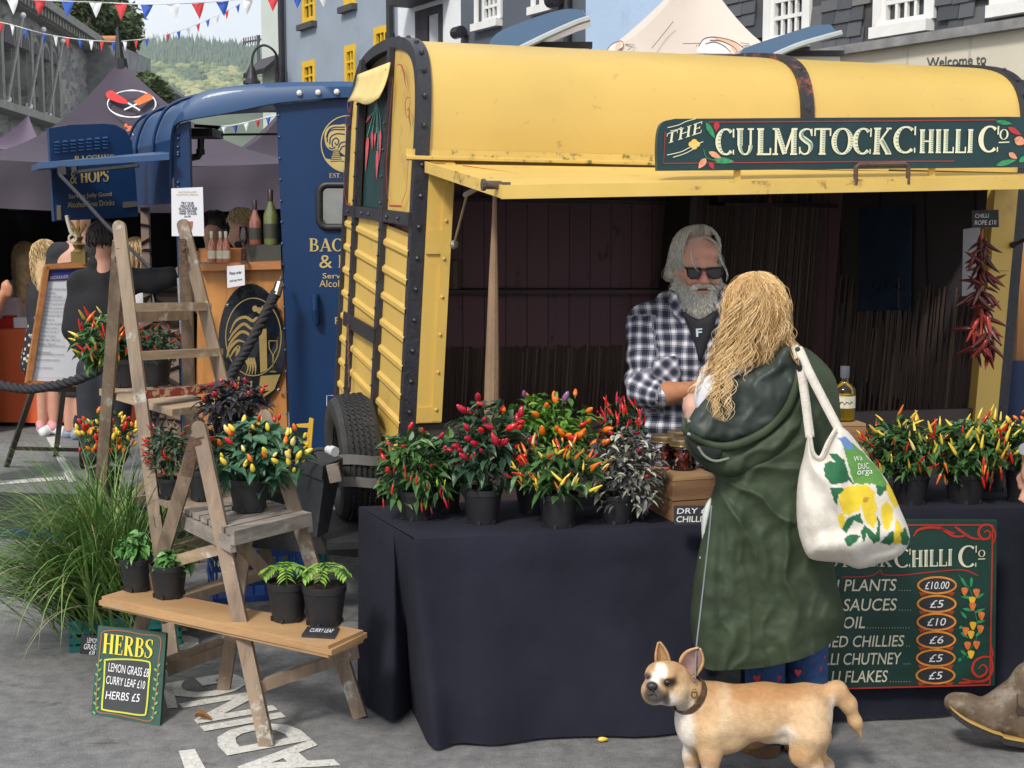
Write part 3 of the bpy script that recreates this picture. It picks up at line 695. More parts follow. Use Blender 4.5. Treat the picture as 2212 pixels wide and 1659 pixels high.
t = thing('slate_gable_house', 'slate hung gable end with an orange ridge above the rendered house', 'building', U(205,120,62)-Vector((0,0,U(205,120,62).z)), 'buildings left of the street')
a, c = U(160,86,62), U(248,82,62); b = MB(); b.hexa([(a.x,62,0),(c.x,62,0),(c.x,68,0),(a.x,68,0),(a.x,62,a.z-.15),(c.x,62,a.z-.15),(c.x,68,a.z-.15),(a.x,68,a.z-.15)]); b.build('wall', M('gable_slate', (.20,.205,.205), .7, var=.3, vs=3, bump=.6, bs=8, bstretch=(1,1,4)), t)
b = MB(); b.tube([(a.x-.1,62,a.z), (c.x+.1,62,a.z)], .17, 10); b.build('ridge_tiles', M('terracotta', (.45,.20,.09), .8), t)
# wall lamp and aerial by the gabled house
t = thing('street_lamp', 'black bell shaped lamp hanging from a curled wall bracket', 'lamp', U(590,150,23))
arm = [U(598,160,23.2), U(598,125,23), U(590,108,22.9), U(572,98,22.9), U(555,104,22.9), U(546,120,22.9), U(544,140,22.9)]
b = MB(); b.tube(cr(arm, 6), .02, 8); b.tube([U(598,200,23.2), U(598,122,23.2)], .035, 8); b.build('bracket', black_iron, t)
c = U(544,190,22.9); b = MB(); b.lathe([(.14,-.04),(.135,0),(.10,.04),(.075,.13),(.055,.21),(.03,.25),(.02,.28)], c+Vector((0,0,.10)), 18); b.build('lamp_shade', black_iron, t)
b = MB(); b.sphere(c+Vector((0,0,.02)), (.06,.06,.10), 12, 8); b.build('lens', M('lamp_lens', (.35,.36,.36), .15, trans=.4), t)
t = thing('television_aerial', 'thin television aerial on a mast above the gabled house', 'aerial', U(556,140,28))
b = MB(); b.tube([U(560,150,28), U(557,76,28)], .03, 6); b.tube([U(524,92,28), U(570,84,28)], .018, 6)
for i in range(9): x = 526+i*5; y = 92-.17*(x-524); b.tube([U(x,y-10,28), U(x,y+6,28)], .012, 5)
b.build('aerial', M('aerial_metal', (.12,.12,.13), .4, metal=.6), t)
# ================================================================ YELLOW TRAILER
yellow = M('yellow_paint', (.63,.415,.095), .5, var=.08, vs=2.0, bump=.18, bs=9, dirt=(.42,.27,.09), dscale=5.5, dlo=.55, dhi=.78)
yellow_roof = M('yellow_roof_paint', (.585,.40,.105), .42, var=.07, vs=1.5, bump=.30, bs=2.6, dirt=(.36,.26,.09), dscale=13, dlo=.625, dhi=.72)
blackm = M('black_frame_paint', (.020,.020,.027), .42, var=.35, vs=9, bump=.35, bs=45, dirt=(.07,.055,.05), dscale=16, dlo=.62, dhi=.74)
rusty_black = M('rusty_black_paint', (.022,.021,.026), .5, var=.35, vs=9, bump=.4, bs=40, dirt=(.25,.055,.03), dscale=9, dlo=.52, dhi=.60)
red_line = M('red_sign_paint', (.33,.03,.025), .5); dkgreen = M('dark_green_board', (.008,.045,.042), .45, var=.3, vs=5)
cream_p = M('cream_sign_paint', (.72,.66,.45), .5, var=.06); gold_p = M('gold_sign_paint', (.55,.37,.12), .45); leafgreen_p = M('green_sign_paint', (.03,.25,.10), .5, var=.3, vs=60)
planks_m = None
C16, S16 = math.cos(math.radians(16)), math.sin(math.radians(16))
EX, EY = Vector((C16, S16, 0)), Vector((-S16, C16, 0)); TO = Vector((-.515, 5.985, 0))
def T(x, y, z): return TO + EX*(x+.06*z) + EY*y + Vector((0,0,z+.03*y-.0125*x))
TL, TW = 2.957, 1.7
PROF = cr([(-.0,2.06),(.0,2.22),(.035,2.38),(.12,2.49),(.28,2.555),(.55,2.59),(.85,2.60),(1.15,2.59),(1.42,2.555),(1.58,2.49),(1.665,2.38),(1.7,2.22),(1.7,2.06)], 4)
yt = thing('horse_trailer', 'yellow and black vintage horse trailer converted to a chilli stall with its side flap raised', 'trailer', T(TL/2, TW/2, 0))
def tb(mb, x0, x1, y0, y1, z0, z1): mb.hexa([T(x0,y0,z0),T(x1,y0,z0),T(x1,y1,z0),T(x0,y1,z0),T(x0,y0,z1),T(x1,y0,z1),T(x1,y1,z1),T(x0,y1,z1)])
def arch_band(mb, x0, x1, out, inn):
    A, n = [], len(PROF)
    nr = []
    for i in range(n):
        a, c = PROF[max(i-1,0)], PROF[min(i+1,n-1)]; d = np.array([c[0]-a[0], c[1]-a[1]]); d /= np.linalg.norm(d); nr.append((-d[1], d[0]))
    rows = []
    for x, o in ((x0,inn),(x0,out),(x1,out),(x1,inn),(x0,inn)):
        rows.append([T(x, p[0]+q[0]*o, p[1]+q[1]*o) for p, q in zip(PROF, nr)])
    mb.grid(rows)
b = MB()
b.grid([[T(x, p[0], p[1]) for p in PROF] for x in np.linspace(.02, TL-.02, 16)])
b.grid([[T(x, .05+p[0]*.94, p[1]-.05) for p in PROF] for x in (.02, TL-.02)])
b.build('roof', yellow_roof, yt, smooth=True)
# mossy lower lip of the roof
moss = M('mossy_yellow', (.57,.39,.10), .6, var=.1, dirt=(.13,.13,.03), dscale=22, dlo=.55, dhi=.64)
b = MB(); b.grid([[T(x, y, z) for y, z in ((-.003,2.095),(-.006,2.07),(-.034,2.062),(-.034,2.052),(.0,2.047))] for x in np.linspace(-.05, 2.2, 12)]); b.build('roof_lip', moss, yt)
for x0, x1, mt, o in ((-.012,.048,blackm,.014),(1.755,1.815,rusty_black,.022),(TL-.05,TL+.01,blackm,.014)):
    b = MB(); arch_band(b, x0, x1, o, -.04)
    for i in range(3, len(PROF)-3, 3):
        p = PROF[i]; b.sphere(T((x0+x1)/2, p[0]+(p[0]-.85)*.02, p[1]+.012), .012, 6, 4)
    b.build('roof_band', mt, yt, smooth=True, auto=40)
# near side posts
b = MB(); tb(b, TL-.05, TL+.01, -.014, .05, .45, 2.06); b.build('corner_post', blackm, yt); b = MB(); tb(b, -.012, .048, -.014, .05, .45, 2.06)
for z in np.arange(.6, 2.05, .13): b.sphere(T(.018, -.016, z), .011, 6, 4)
b.build('corner_post', blackm, yt)
b = MB(); tb(b, .05, .155, -.02, .04, .94, 2.045); tb(b, .115, .157, -.032, -.021, .95, 2.04); tb(b, .052, .157, -.030, -.021, .945, 1.01); tb(b, .052, .15, -.031, -.021, 1.66, 1.76)
for z in np.arange(1.0, 2.0, .16): b.sphere(T(.13, -.034, z), .008, 6, 4)
b.build('door_post', yellow, yt)
b = MB(); tb(b, TL-.175, TL-.05, -.02, .04, .86, 2.045); tb(b, TL-.17, TL-.06, -.031, -.021, 1.60, 1.70); b.build('door_post', yellow, yt)
# lower side wall, chassis and tow bar
dark_lower = M('dark_side_panel', (.055,.038,.036), .6, var=.3, vs=4)
b = MB(); tb(b, .05, TL-.05, .0, .03, .45, .935); b.build('side_panel', dark_lower, yt)
b = MB(); tb(b, .02, TL-.02, .04, TW-.04, .40, .46); tb(b, 0, TL, .1, .16, .30, .40); tb(b, 0, TL, TW-.16, TW-.1, .30, .40)
for y0, y1 in ((.1,.8),(1.6,.9)): b.bar(T(.1,y0,.37), T(-1.05,y1,.37), .06, .12)
b.bar(T(-.25,.3,.37), T(-.25,1.4,.37), .06, .10); tb(b, -.05,.0, .0, TW, .30, .46); b.bar(T(-1.0,.85,.39), T(-1.25,.85,.42), .07, .09); b.sphere(T(-1.27,.85,.42), (.06,.06,.05), 10, 6)
tb(b, -.30,-.02,.0,.62,.405,.435)
b.tube([T(-.02,.06,.30), T(-.02,.06,.02)], .018, 8); b.tube([T(-.3,.2,.3), T(-.3,.2,.02)], .012, 6)
b.build('chassis', M('chassis_black', (.02,.02,.022), .6, var=.4, vs=10, bump=.4, bs=40, dirt=(.10,.09,.08), dscale=8), yt)
b = MB()
for x in (1.25, 1.85):
    b.lathe([(.16,-.09),(.29,-.085),(.305,-.05),(.305,.05),(.29,.085),(.16,.09)], T(x,.12,.305), 24, axis=EY)
tyre_m = M('tyre_rubber', (.028,.028,.029), .75, var=.25, vs=12, bump=.3, bs=60, dirt=(.075,.07,.066), dscale=7)
b.build('wheel', tyre_m, yt)
# interior lining
def planks(n, c0, c1, w=9.0, red=1):
    m, nt, bb = NT(n); tcn = nt.nodes.new('ShaderNodeTexCoord'); sx = nt.nodes.new('ShaderNodeSeparateXYZ'); lk(nt, tcn.outputs['Object'], sx.inputs[0])
    mu = nd(nt, 'ShaderNodeMath', operation='MULTIPLY'); mu.inputs[1].default_value = w; lk(nt, sx.outputs['X'], mu.inputs[0])
    fr = nd(nt, 'ShaderNodeMath', operation='FRACT'); lk(nt, mu.outputs[0], fr.inputs[0]); fl = nd(nt, 'ShaderNodeMath', operation='FLOOR'); lk(nt, mu.outputs[0], fl.inputs[0])
    wn_ = nd(nt, 'ShaderNodeTexWhiteNoise', noise_dimensions='1D'); lk(nt, fl.outputs[0], wn_.inputs['W'])
    c = mixc(nt, wn_.outputs['Value'], c0, c1); gap = ramp(nt, fr.outputs[0], [(.0, 1.0), (.04, 0.0), (.96, 0.0), (1.0, 1.0)])
    c = mixc(nt, gap, c, [x*.15 for x in c0]); kn = ramp(nt, noisen(nt, 6, 5, stretch=(2.5,1,1)), [(.62, 0.0), (.72, .7)]); c = mixc(nt, kn, c, [x*.25 for x in c0])
    lk(nt, c, bb.inputs['Base Color']); bb.inputs['Roughness'].default_value = .65; bumpn(nt, bb, gap, -.5, .01); return m
inner = planks('maroon_planks', (.19,.095,.115), (.25,.12,.14), 8.5)
b = MB(); tb(b, .05, TL-.05, TW-.06, TW-.03, .46, 2.3); b.build('back_lining', inner, yt)
b = MB(); tb(b, .0, TL, TW-.03, TW, .46, 2.3); b.build('back_wall', yellow, yt)
b = MB(); tb(b, TL-.06, TL-.03, .04, TW-.07, .46, 2.3); b.build('end_wall', planks('dark_end_planks', (.105,.085,.095), (.13,.105,.11), 8), yt)
b = MB(); tb(b, .03, .05, .04, TW-.07, .46, 2.3); b.build('end_lining', inner, yt)
# the inside gable ends under the roof
b = MB()
for x in (.04, TL-.045): b.slab([T(x, p[0]*.97+.02, p[1]-.03) for p in PROF], EX, .01)
b.build('gable_lining', dark_lower, yt)
shelf_m = M('dark_shelf_wood', (.05,.026,.026), .5, var=.3)
for z, d in ((1.37,.16),(1.86,.10)):
    b = MB(); tb(b, .08, 1.9, TW-.06-d, TW-.061, z, z+.022); b.build('shelf', shelf_m, yt)
b = MB(); tb(b, 2.05, 2.75, TW-.30, TW-.061, 1.86, 1.88); tb(b, 2.05, 2.08, TW-.2, TW-.061, 1.88, 2.1); b.build('shelf', shelf_m, yt)
def reeds():
    m, nt, bb = NT('reed_screen'); 
    c = ramp(nt, noisen(nt, 3, 4, stretch=(38,38,1.2)), [(.3, (.035,.022,.018)), (.55, (.075,.05,.036)), (.75, (.14,.10,.07))])
    lk(nt, c, bb.inputs['Base Color']); bb.inputs['Roughness'].default_value = .7; bumpn(nt, bb, noisen(nt, 3, 3, stretch=(38,38,1)), .8, .02); return m
reed_m = reeds(); rn = random.Random(11); b = MB()
for i in range(330):
    x = .10+2.68*i/330; zt_ = 1.06+rn.uniform(-.02,.02) if x < 1.75 else rn.uniform(2.0,2.15); z0_ = .62+rn.uniform(-.1,.12)*(1 if x > 1.75 else .3)
    b.tube([T(x+rn.uniform(-.01,.01), TW-.075-rn.uniform(0,.012), z0_), T(x, TW-.08, zt_)], .0042, 5, rn.random())
for i in range(170):
    y = .12+1.45*i/170; b.tube([T(TL-.078-rn.uniform(0,.012), y+rn.uniform(-.008,.008), .72+rn.uniform(-.12,.2)), T(TL-.078, y, 1.15+rn.uniform(-.1,.35))], .0042, 5, rn.random()**1.5)
b.build('reed_screen', M('reeds', (.14,.09,.07), .6, var=.3, vs=3, tint=[(0, (.08,.05,.045)), (.75, (.16,.105,.085)), (1, (.36,.26,.18))]), yt)
b = MB(); tb(b, 1.78, 1.82, 1.25, TW-.09, .46, 2.3); b.build('partition', dark_lower, yt)
# awning flap, its frame, strut and handle
def AW(x, d, z): return T(x, -d, 0)+Vector((0,0,z))
zfl = lambda x: 1.930+.0345*x
b = MB(); x0, x1, D = .16, TL+.05, 1.1
b.hexa([AW(x0,.03,2.02), AW(x0+.03,D,zfl(x0)), AW(x1,D,zfl(x1)), AW(x1,.03,2.02), AW(x0,.03,2.035), AW(x0+.03,D,zfl(x0)+.012), AW(x1,D,zfl(x1)+.012), AW(x1,.03,2.035)])
awn = b.build('awning_flap', yellow, yt)
b = MB()
rusty_yellow = M('rusty_yellow_edge', (.66,.45,.11), .5, var=.12, vs=3, dirt=(.16,.07,.035), dscale=7, dlo=.60, dhi=.68)
b.hexa([AW(x0+.02,D,zfl(x0)-.028), AW(x1,D,zfl(x1)-.028), AW(x1,D+.012,zfl(x1)-.028), AW(x0+.02,D+.012,zfl(x0)-.028), AW(x0+.02,D,zfl(x0)+.02), AW(x1,D,zfl(x1)+.02), AW(x1,D+.012,zfl(x1)+.02), AW(x0+.02,D+.012,zfl(x0)+.02)])
b.hexa([AW(x0-.012,.03,2.0), AW(x0-.002,.03,2.0), AW(x0+.028,D,zfl(x0)-.025), AW(x0+.018,D,zfl(x0)-.025), AW(x0-.012,.03,2.045), AW(x0-.002,.03,2.045), AW(x0+.028,D,zfl(x0)+.02), AW(x0+.018,D,zfl(x0)+.02)])
b.build('edge_frame', rusty_yellow, awn)
b = MB()
for off, w in ((.12,.006),):
    a = [AW(x0+off,.16,2.025), AW(x0+off+.25,.9,1.966), AW(x0+off+.5,.93,1.966)]
    b.tube([p+Vector((0,0,.004)) for p in a], .003, 4)
b.tube([AW(1.15,.5,2.0), AW(.75,.8,1.968), AW(.72,.86,1.966), AW(1.1,.9,1.966)], .003, 4)
b.build('coach_line', red_line, awn)
b = MB(); b.bar(AW(x0+.06,1.08,1.955), AW(x0+.0,1.07,1.955), .022, .022); b.tube([AW(x0-.03,1.07,1.955), AW(x0+.03,1.07,1.955)], .015, 10); b.tube([AW(x0-.04,1.07,1.955), AW(x0-.028,1.07,1.955)], .021, 10); b.build('bolt', M('rust_iron', (.09,.06,.045), .7, bump=.5, bs=60), awn)
b = MB(); q = T(.17,-.035,1.70); b.tube([q, U(1010,418,5.6)], .006, 6); b.tube([U(1005,421,5.62), U(1062,389,5.35)], .011, 8); b.sphere(q, .02, 8, 6); b.build('gas_strut', M('strut_steel', (.32,.30,.26), .35, metal=.6), yt)
b = MB(); q = T(TL-.06,-.035,1.72); b.tube([q, T(TL-.0,-.62,1.94)], .010, 6); b.sphere(q, .016, 8, 6); b.build('gas_strut', black_iron, yt)
hb = MB(); xh = [1.55, 1.77]; pts = [AW(xh[0],D+.006,zfl(1.5)+.0), AW(xh[0],D+.006,zfl(1.5)+.065), AW(xh[0]+.012,D+.006,zfl(1.5)+.075), AW(xh[1]-.012,D+.006,zfl(1.7)+.075), AW(xh[1],D+.006,zfl(1.7)+.065), AW(xh[1],D+.006,zfl(1.7)+.0)]
hb.tube(pts, .009, 8); hb.build('handle', M('rusty_handle', (.10,.055,.04), .7, bump=.4, bs=80, dirt=(.03,.03,.035), dscale=30), awn)
# dark thatch fringe under the flap
b = MB(); rn = random.Random(5)
for i in range(160):
    x = .3+2.6*i/160; b.add([AW(x,.02,2.01), AW(x+.02,.02,2.01), AW(x+rn.uniform(-.02,.03),.02,2.01-rn.uniform(.02,.06))], [(0,1,2)])
b.build('fringe', M('fringe_black', (.02,.017,.016), .9), yt)
# ---- left end: corrugated lower sheets, upper panels, black bars
EP = Plane(T(-.012,0,1), T(-.012,1,1), T(-.012,0,2))
def corr(y0, y1, z0, z1):
    pr = []; z = z0; 
    while z < z1-.001:
        pr += [(z, 0), (min(z+.075,z1), 0), (min(z+.092,z1), .013), (min(z+.110,z1), .013)]; z += .122
    pr.append((z1, 0)); b = MB()
    b.grid([[T(-.004-o, y, z+.045*(y-.85)) for z, o in pr] for y in np.linspace(y0, y1, 5)]); return b
YB0, YB1 = 1.34, .60     # far and near vertical bars
for y0, y1 in ((.02,YB1-.03),(YB1+.03,YB0-.03),(YB0+.03,TW-.02)):
    corr(y0, y1, .74, 1.775).build('corrugated_sheet', yellow, yt)
b = MB(); tb(b, -.004, .03, .02, TW-.02, .46, .74); b.build('end_panel', blackm, yt)
top = [p for p in PROF if p[1] > 1.8]
def above(y): return float(np.interp(y, [p[0] for p in PROF], [p[1] for p in PROF]))-.02
b = MB()
for y0, y1 in ((.03,YB1-.03),(YB0+.03,TW-.03)):
    ys = np.linspace(y0, y1, 9); b.slab([T(-.004,y,1.83) for y in ys]+[T(-.004,y,above(y)) for y in ys[::-1]], -EX, .02)
build_each(b, 'end_panel', yellow, yt)
b = MB()
tb(b, -.030, .0, YB1-.035, YB1+.03, .46, 2.56); tb(b, -.030, .0, YB0-.03, YB0+.03, .46, 2.56); tb(b, -.026, -.004, .0, TW, 1.775, 1.83)
tb(b, -.040, -.031, YB1-.03, YB0+.1, 1.215, 1.285); tb(b, -.024, .0, TW-.035, TW+.01, .46, 2.25)
for z in np.arange(.9, 2.5, .12): b.sphere(T(-.033, YB1+.0, z), .008, 5, 4); b.sphere(T(-.033, YB0, z), .008, 5, 4)
for y in (.2,.45,.9,1.1,1.5): b.sphere(T(-.03, y, 1.8), .009, 5, 4)
b.build('end_frame', blackm, yt)
b = MB(); tb(b, .012, .03, YB1+.03, YB0-.03, 1.83, 2.5); wb = b.build('painted_board', dkgreen, yt)
b = MB(); y0_, y1_ = YB1-.05, YB0+.04
b.grid([[T(-.034-.045*t+.01*math.sin(3*t), y+.010*math.sin(9*y), 2.49-.155*t+.02*math.sin(y*6)*t) for y in np.linspace(y0_, y1_, 8)] for t in np.linspace(0,1,6)])
fl = b.build('canvas_flap', M('yellow_canvas', (.72,.55,.22), .8, var=.1, bump=.2, bs=20), yt, smooth=True); fl.modifiers.new('s','SOLIDIFY').thickness = .006
z2 = lambda x, y: (585.2+x*.3637, y*.3637)
WB = Plane(T(.010,0,1), T(.010,1,1), T(.010,0,2)); b = MB()
for seg in ([(632,600),(600,720),(575,810)], [(632,600),(606,780)], [(632,600),(630,790)], [(632,600),(650,690),(655,780)], [(632,600),(640,780),(638,890)], [(620,660),(590,690)]): b.stroke(WB, [z2(*p) for p in cr(seg, 5)], 1.1, .003)
b.build('chilli_stems', M('pale_green_paint', (.16,.42,.30), .5), wb)
b = MB()
for (xa, ya, xb, yb, w) in ((580,815,567,1020,9),(605,780,607,890,7),(625,790,619,872,6),(655,775,650,960,7),(638,895,632,1070,9),(593,690,568,730,8)):
    P = [z2(xa+(xb-xa)*t, ya+(yb-ya)*t) for t in np.linspace(0,1,8)]; b.stroke(WB, P, [w*.36*2*x for x in (.5,.95,1,.9,.7,.5,.3,.05)], .004)
b.build('painted_chillies', M('pink_red_paint', (.60,.09,.11), .5, var=.25, vs=25), wb)
b = MB(); PL = EP
b.stroke(PL, [z2(*p) for p in cr([(762,395),(775,383),(793,395),(806,440),(815,500),(826,545),(818,578),(806,560),(812,535)], 6)], [.4+2.6*math.sin(PI*min(1,i/28)) for i in range(49)], .012)
b.stroke(PL, [z2(*p) for p in cr([(846,585),(826,580),(814,620),(820,690),(836,694),(842,665),(832,645),(826,660)], 6)], 1.6, .012); b.stroke(PL, [z2(*p) for p in cr([(836,690),(845,740),(842,810)], 6)], [2.4-2.2*i/12 for i in range(13)], .012)
b.stroke(PL, [z2(*p) for p in cr([(735,460),(735,520),(712,800),(700,1000),(706,1130)], 5)], .9, .012)
b.stroke(PL, [(842,411),(842,420),(847,442)], 1.1, .012); b.stroke(PL, [(846.5,445),(874,446)], 4.2, .0125); b.stroke(PL, [(873,441),(884,411),(889,330)], 1.1, .012)
b.stroke(PL, [z2(*p) for p in cr([(486,590),(474,585),(468,630),(476,668),(486,650),(480,635)], 6)], 1.3, .012); b.stroke(PL, [z2(*p) for p in cr([(474,690),(462,690),(457,740),(466,765),(472,740)], 6)], 1.3, .012)
b.stroke(PL, [(747,366),(748,408),(753,438)], 1.0, .012); b.stroke(PL, [(752,440),(762,441)], 3.4, .0125)
b.build('coach_lines', red_line, yt)
b = MB(); p = T(-.05, YB0-.12, 1.24)
for i in range(16): b.tube([p+Vector((.004*(i%2),0,-.02*i)), p+Vector((-.004*(i%2)+.002,0,-.02*i-.022))], .006, 5)
b.build('chain', M('chain_rust', (.14,.08,.06), .6, metal=.4), yt)
# mudguard flank, prop pole
t = thing('wooden_prop', 'long tapering wooden pole propping up the yellow flap', 'pole', U(1062,965,5.62))
b = MB(); b.tube([U(1061,1010,5.6), U(1061,930,5.6), U(1063,800,5.57), U(1066,600,5.52), U(1068,480,5.48), U(1069,394,5.46)], [.032,.031,.028,.018,.010,.006], 10)
b.build('pole', M('weathered_pole', (.26,.165,.10), .7, var=.35, vs=9, stretch=(1,1,.15), dirt=(.38,.17,.08), dscale=6, bump=.4, bs=30), t)
# ---- spare wheel on the tow bar
wc = T(-.125, .47, .712); AX = (-EX-Vector((0,0,.05))).normalized()
t = thing('spare_wheel', 'worn black spare tyre strapped upright against the yellow trailer end', 'wheel', wc-Vector((0,0,.28)))
b = MB(); R_ = .285
pr = [(.155,-.07),(.19,-.09),(.235,-.096),(.262,-.088),(.276,-.07),(.279,-.062)]
for i in range(5): a = -.062+i*.0248; pr += [(.281,a+.001),(.281,a+.018),(.274,a+.0195),(.274,a+.0235)]
pr += [(.279,.064),(.262,.088),(.235,.096),(.19,.09),(.155,.07)]
b.lathe(pr, wc, 56, axis=AX)
Q = AX.to_track_quat('Z','Y').to_matrix()
for i in range(66):
    for zz_ in (-.055,-.03,-.006,.018,.042):
        a = 2*PI*(i+.5*(zz_ > -.02))/66; c = wc+Q @ Vector((.2815*math.cos(a), .2815*math.sin(a), zz_+.005)); rad = Q @ Vector((math.cos(a), math.sin(a), 0)); tg = Q @ Vector((-math.sin(a), math.cos(a), .35))
        b.bar(c-tg*.010, c+tg*.010, .016, .006, up=AX)
b.build('tyre', tyre_m, t, smooth=True, auto=35)
b = MB(); b.lathe([(.0,.035),(.05,.035),(.06,.05),(.10,.02),(.14,.0),(.15,.06),(.16,.068),(.16,-.06),(.15,-.06),(.12,-.02)], wc, 32, axis=AX)
for i in range(5): a = 2*PI*i/5; b.sphere(wc+Q @ Vector((.085*math.cos(a), .085*math.sin(a), .045)), .012, 6, 4)
b.build('rim', M('rim_black', (.03,.03,.032), .4, metal=.5), t, smooth=True, auto=35)
b = MB()
for z_, lean in ((.03,.02),(-.07,-.0)):
    pts = []
    for i in range(9):
        a = -.55+1.25*i/8; pts.append(wc+Vector((0,0,z_+.006*math.sin(i*.8)))-EY*(.297*math.cos(math.asin(max(-1,min(1,z_/.29))))-.05*abs(i/4-1)**3)+EX*(.24*(i/8-.5)))
    rows = [[p+Vector((0,0,.022)) for p in pts], [p-Vector((0,0,.022)) for p in pts]]; b.grid(rows)
    
b.build('strap', M('grey_strap', (.16,.155,.15), .5, var=.2), t)
# battery box leaning on the tow bar, with plug and cable
t = thing('battery_box', 'black lidded box tilted on the tow bar with a plug and cable', 'box', U(675,1165,6.05))
b = MB(); f4 = [U(640,1150,6.0), U(684,1162,5.9), U(703,1012,5.9), U(648,990,6.0)]; dv = Vector((.06,.13,.01))
b.hexa([f4[0], f4[1], f4[1]+dv*.62, f4[0]+dv*.62, f4[3], f4[2], f4[2]+dv, f4[3]+dv]); b.build('box', M('box_black', (.022,.024,.028), .5, var=.3, bump=.2, bs=30, dirt=(.06,.06,.06), dscale=8), t)
b = MB(); up = (f4[3]-f4[0]).normalized(); A = [p-Vector((.01,.012,0)) for p in (f4[3], f4[2])]; dv2 = dv*1.12
b.hexa([A[0]-up*.05, A[1]-up*.05, A[1]-up*.05+dv2, A[0]-up*.05+dv2, A[0]+up*.012, A[1]+up*.012, A[1]+up*.012+dv2, A[0]+up*.012+dv2]); b.build('lid', M('box_lid', (.03,.032,.036), .45, var=.3), t)
b = MB(); b.bar(U(718,1003,5.9), U(726,1040,5.9), .035, .05); b.build('wood_block', M('grey_wood_block', (.20,.17,.14), .8, var=.3, bump=.3), t)
b = MB(); b.tube([U(x,y,5.86) for x, y in cr([(628,1010),(640,992),(665,978),(690,970),(712,972)], 5)], .008, 7); b.build('cable', black_iron, t)
b = MB(); b.tube([U(708,971,5.85), U(716,973,5.83)], .017, 12); b.tube([U(716,973,5.83), U(724,976,5.81)], .021, 12); b.build('plug', M('plug_white', (.55,.56,.56), .35), t)
# kettle and pieces on the shelves inside
t = thing('kettle', 'dark old kettle on the shelf inside the yellow trailer', 'kettle', T(.30,1.53,1.392))
b = MB(); c = T(.42,1.55,1.392); b.lathe([(.0,0),(.085,0),(.09,.03),(.082,.1),(.06,.13),(.02,.14),(.014,.165),(.0,.17)], c, 18); b.tube([c+Vector((-.08,0,.05)), c+Vector((-.14,-.01,.09)), c+Vector((-.16,-.01,.13))], [.022,.015,.011], 8)
b.tube(cr([c+Vector((-.08,0,.1)), c+Vector((-.075,0,.22)), c+Vector((0,0,.27)), c+Vector((.075,0,.22)), c+Vector((.08,0,.1))], 6), .006, 6)
b.build('kettle', M('sooty_enamel', (.02,.03,.035), .4, var=.3), t, smooth=True, auto=50)
def tin(px, py, Yz, lab, r=.03, h=.09, m=None):
    t = thing('tin', lab, 'tin', T(*Yz)); b = MB(); b.lathe([(0,0),(r,0),(r,h),(r*.92,h+.004),(0,h+.006)], T(*Yz), 14); b.build('tin', m, t); return t
t = tin(0,0,(.56,1.56,1.393), 'rusty square-shouldered tin standing beside the kettle on the shelf', .055, .15, M('old_tin', (.16,.10,.06), .5, dirt=(.04,.02,.02)))
t = thing('spice_jar', 'small jar with a pale lid on the short shelf inside the trailer', 'jar', T(2.35,1.45,1.881))
b = MB(); b.lathe([(0,0),(.022,0),(.022,.085),(0,.085)], T(2.35,1.45,1.881), 12); b.build('jar', M('jar_red_glass', (.16,.05,.03), .1), t); b = MB(); b.lathe([(0,0),(.024,0),(.024,.018),(0,.018)], T(2.35,1.45,1.967), 12); b.build('lid', M('pale_lid', (.5,.42,.28), .4), t)
EWp = Plane(T(TL-.075,0,1),T(TL-.075,1,1),T(TL-.075,0,2)); b = MB(); b.board(EWp, [(1866,448),(1978,446),(1975,668),(1864,672)], .01, .03); b.build('navy_panel', M('navy_cloth_panel', (.03,.06,.12), .8, var=.3), yt)
b = MB()
for x in (1905,1932,1955): b.tube([EWp.at(x+8*math.cos(a),617+9*math.sin(a),.03) for a in np.linspace(0,5,12)], .006, 5)
b.tube([EWp.at(1952,600,.03), EWp.at(1952,665,.03)], .008, 5); b.build('scroll_bracket', black_iron, yt)
# ---- sign board on the flap
sgn = thing('sign_board', 'long dark green hand painted sign board fixed on top of the yellow flap', 'sign', AW(1.5,.95,1.94))
SP = Plane(AW(.72,.95,2), AW(2.3,.95,2), AW(.72,.95,2.2))
out = cr([(1420,369),(1419,320),(1423,280),(1434,263),(1458,256.5)], 5)+[(1800,254),(2120,252.5)]+cr([(2180,252),(2214,255),(2226,275),(2230,320),(2229,361)], 5)
b = MB(); b.board(SP, out, .022); b.build('board', M('sign_green', (.006,.034,.040), .4, var=.25, vs=4, dirt=(.018,.05,.05), dscale=9), sgn)
b = MB()
for x in (1598, 2020): p = SP.at(x, 366, -.02); b.hexa([p+Vector((dx,dy,dz)) for dz in (-.05,.02) for dx, dy in ((-.012,0),(.012,0),(.012,.02),(-.012,.02))])
b.build('bracket', yellow, sgn)
zs = lambda x, y: (1316.7+x*.4048, y*.4048)
b = MB()
b.stroke(SP, [(1436,284),(1433,353),(1600,351.5),(1850,349),(2060,348)], 2.0, .003); b.stroke(SP, [(1530,264),(1700,263),(1900,261.5),(2150,259)], 2.2, .003); b.build('border_line', red_line, sgn)
b = MB(); HA = MB(); HS = M('sign_cream', (.74,.72,.52), .5, var=.06)
b.serif(SP, 'CULMSTOCK', [(1546,335.5),(1925,333.5),(1928,276),(1546,277.5)], .004, big=1.22, fat=1.15, hatch=HA)
b.serif(SP, 'C', [(1928,332),(1979,331),(1981,272),(1930,273)], .004, fat=1.1, hatch=HA); b.serif(SP, 'HILLI', [(1983,331),(2102,330.5),(2104,279),(1984,279.5)], .004, fat=1.15, hatch=HA)
b.serif(SP, 'C', [(2112,330),(2157,329),(2160,271),(2114,272)], .004, fat=1.1); b.serif(SP, 'O', [(2157,302),(2177,301.5),(2178,279),(2158,279.5)], .004); b.stroke(SP, [(2156,308),(2179,307)], 2.5, .004)
b.serif(SP, 'THE', [(1436,312),(1516,286),(1519,261),(1439,289)], .004, fat=1.15)
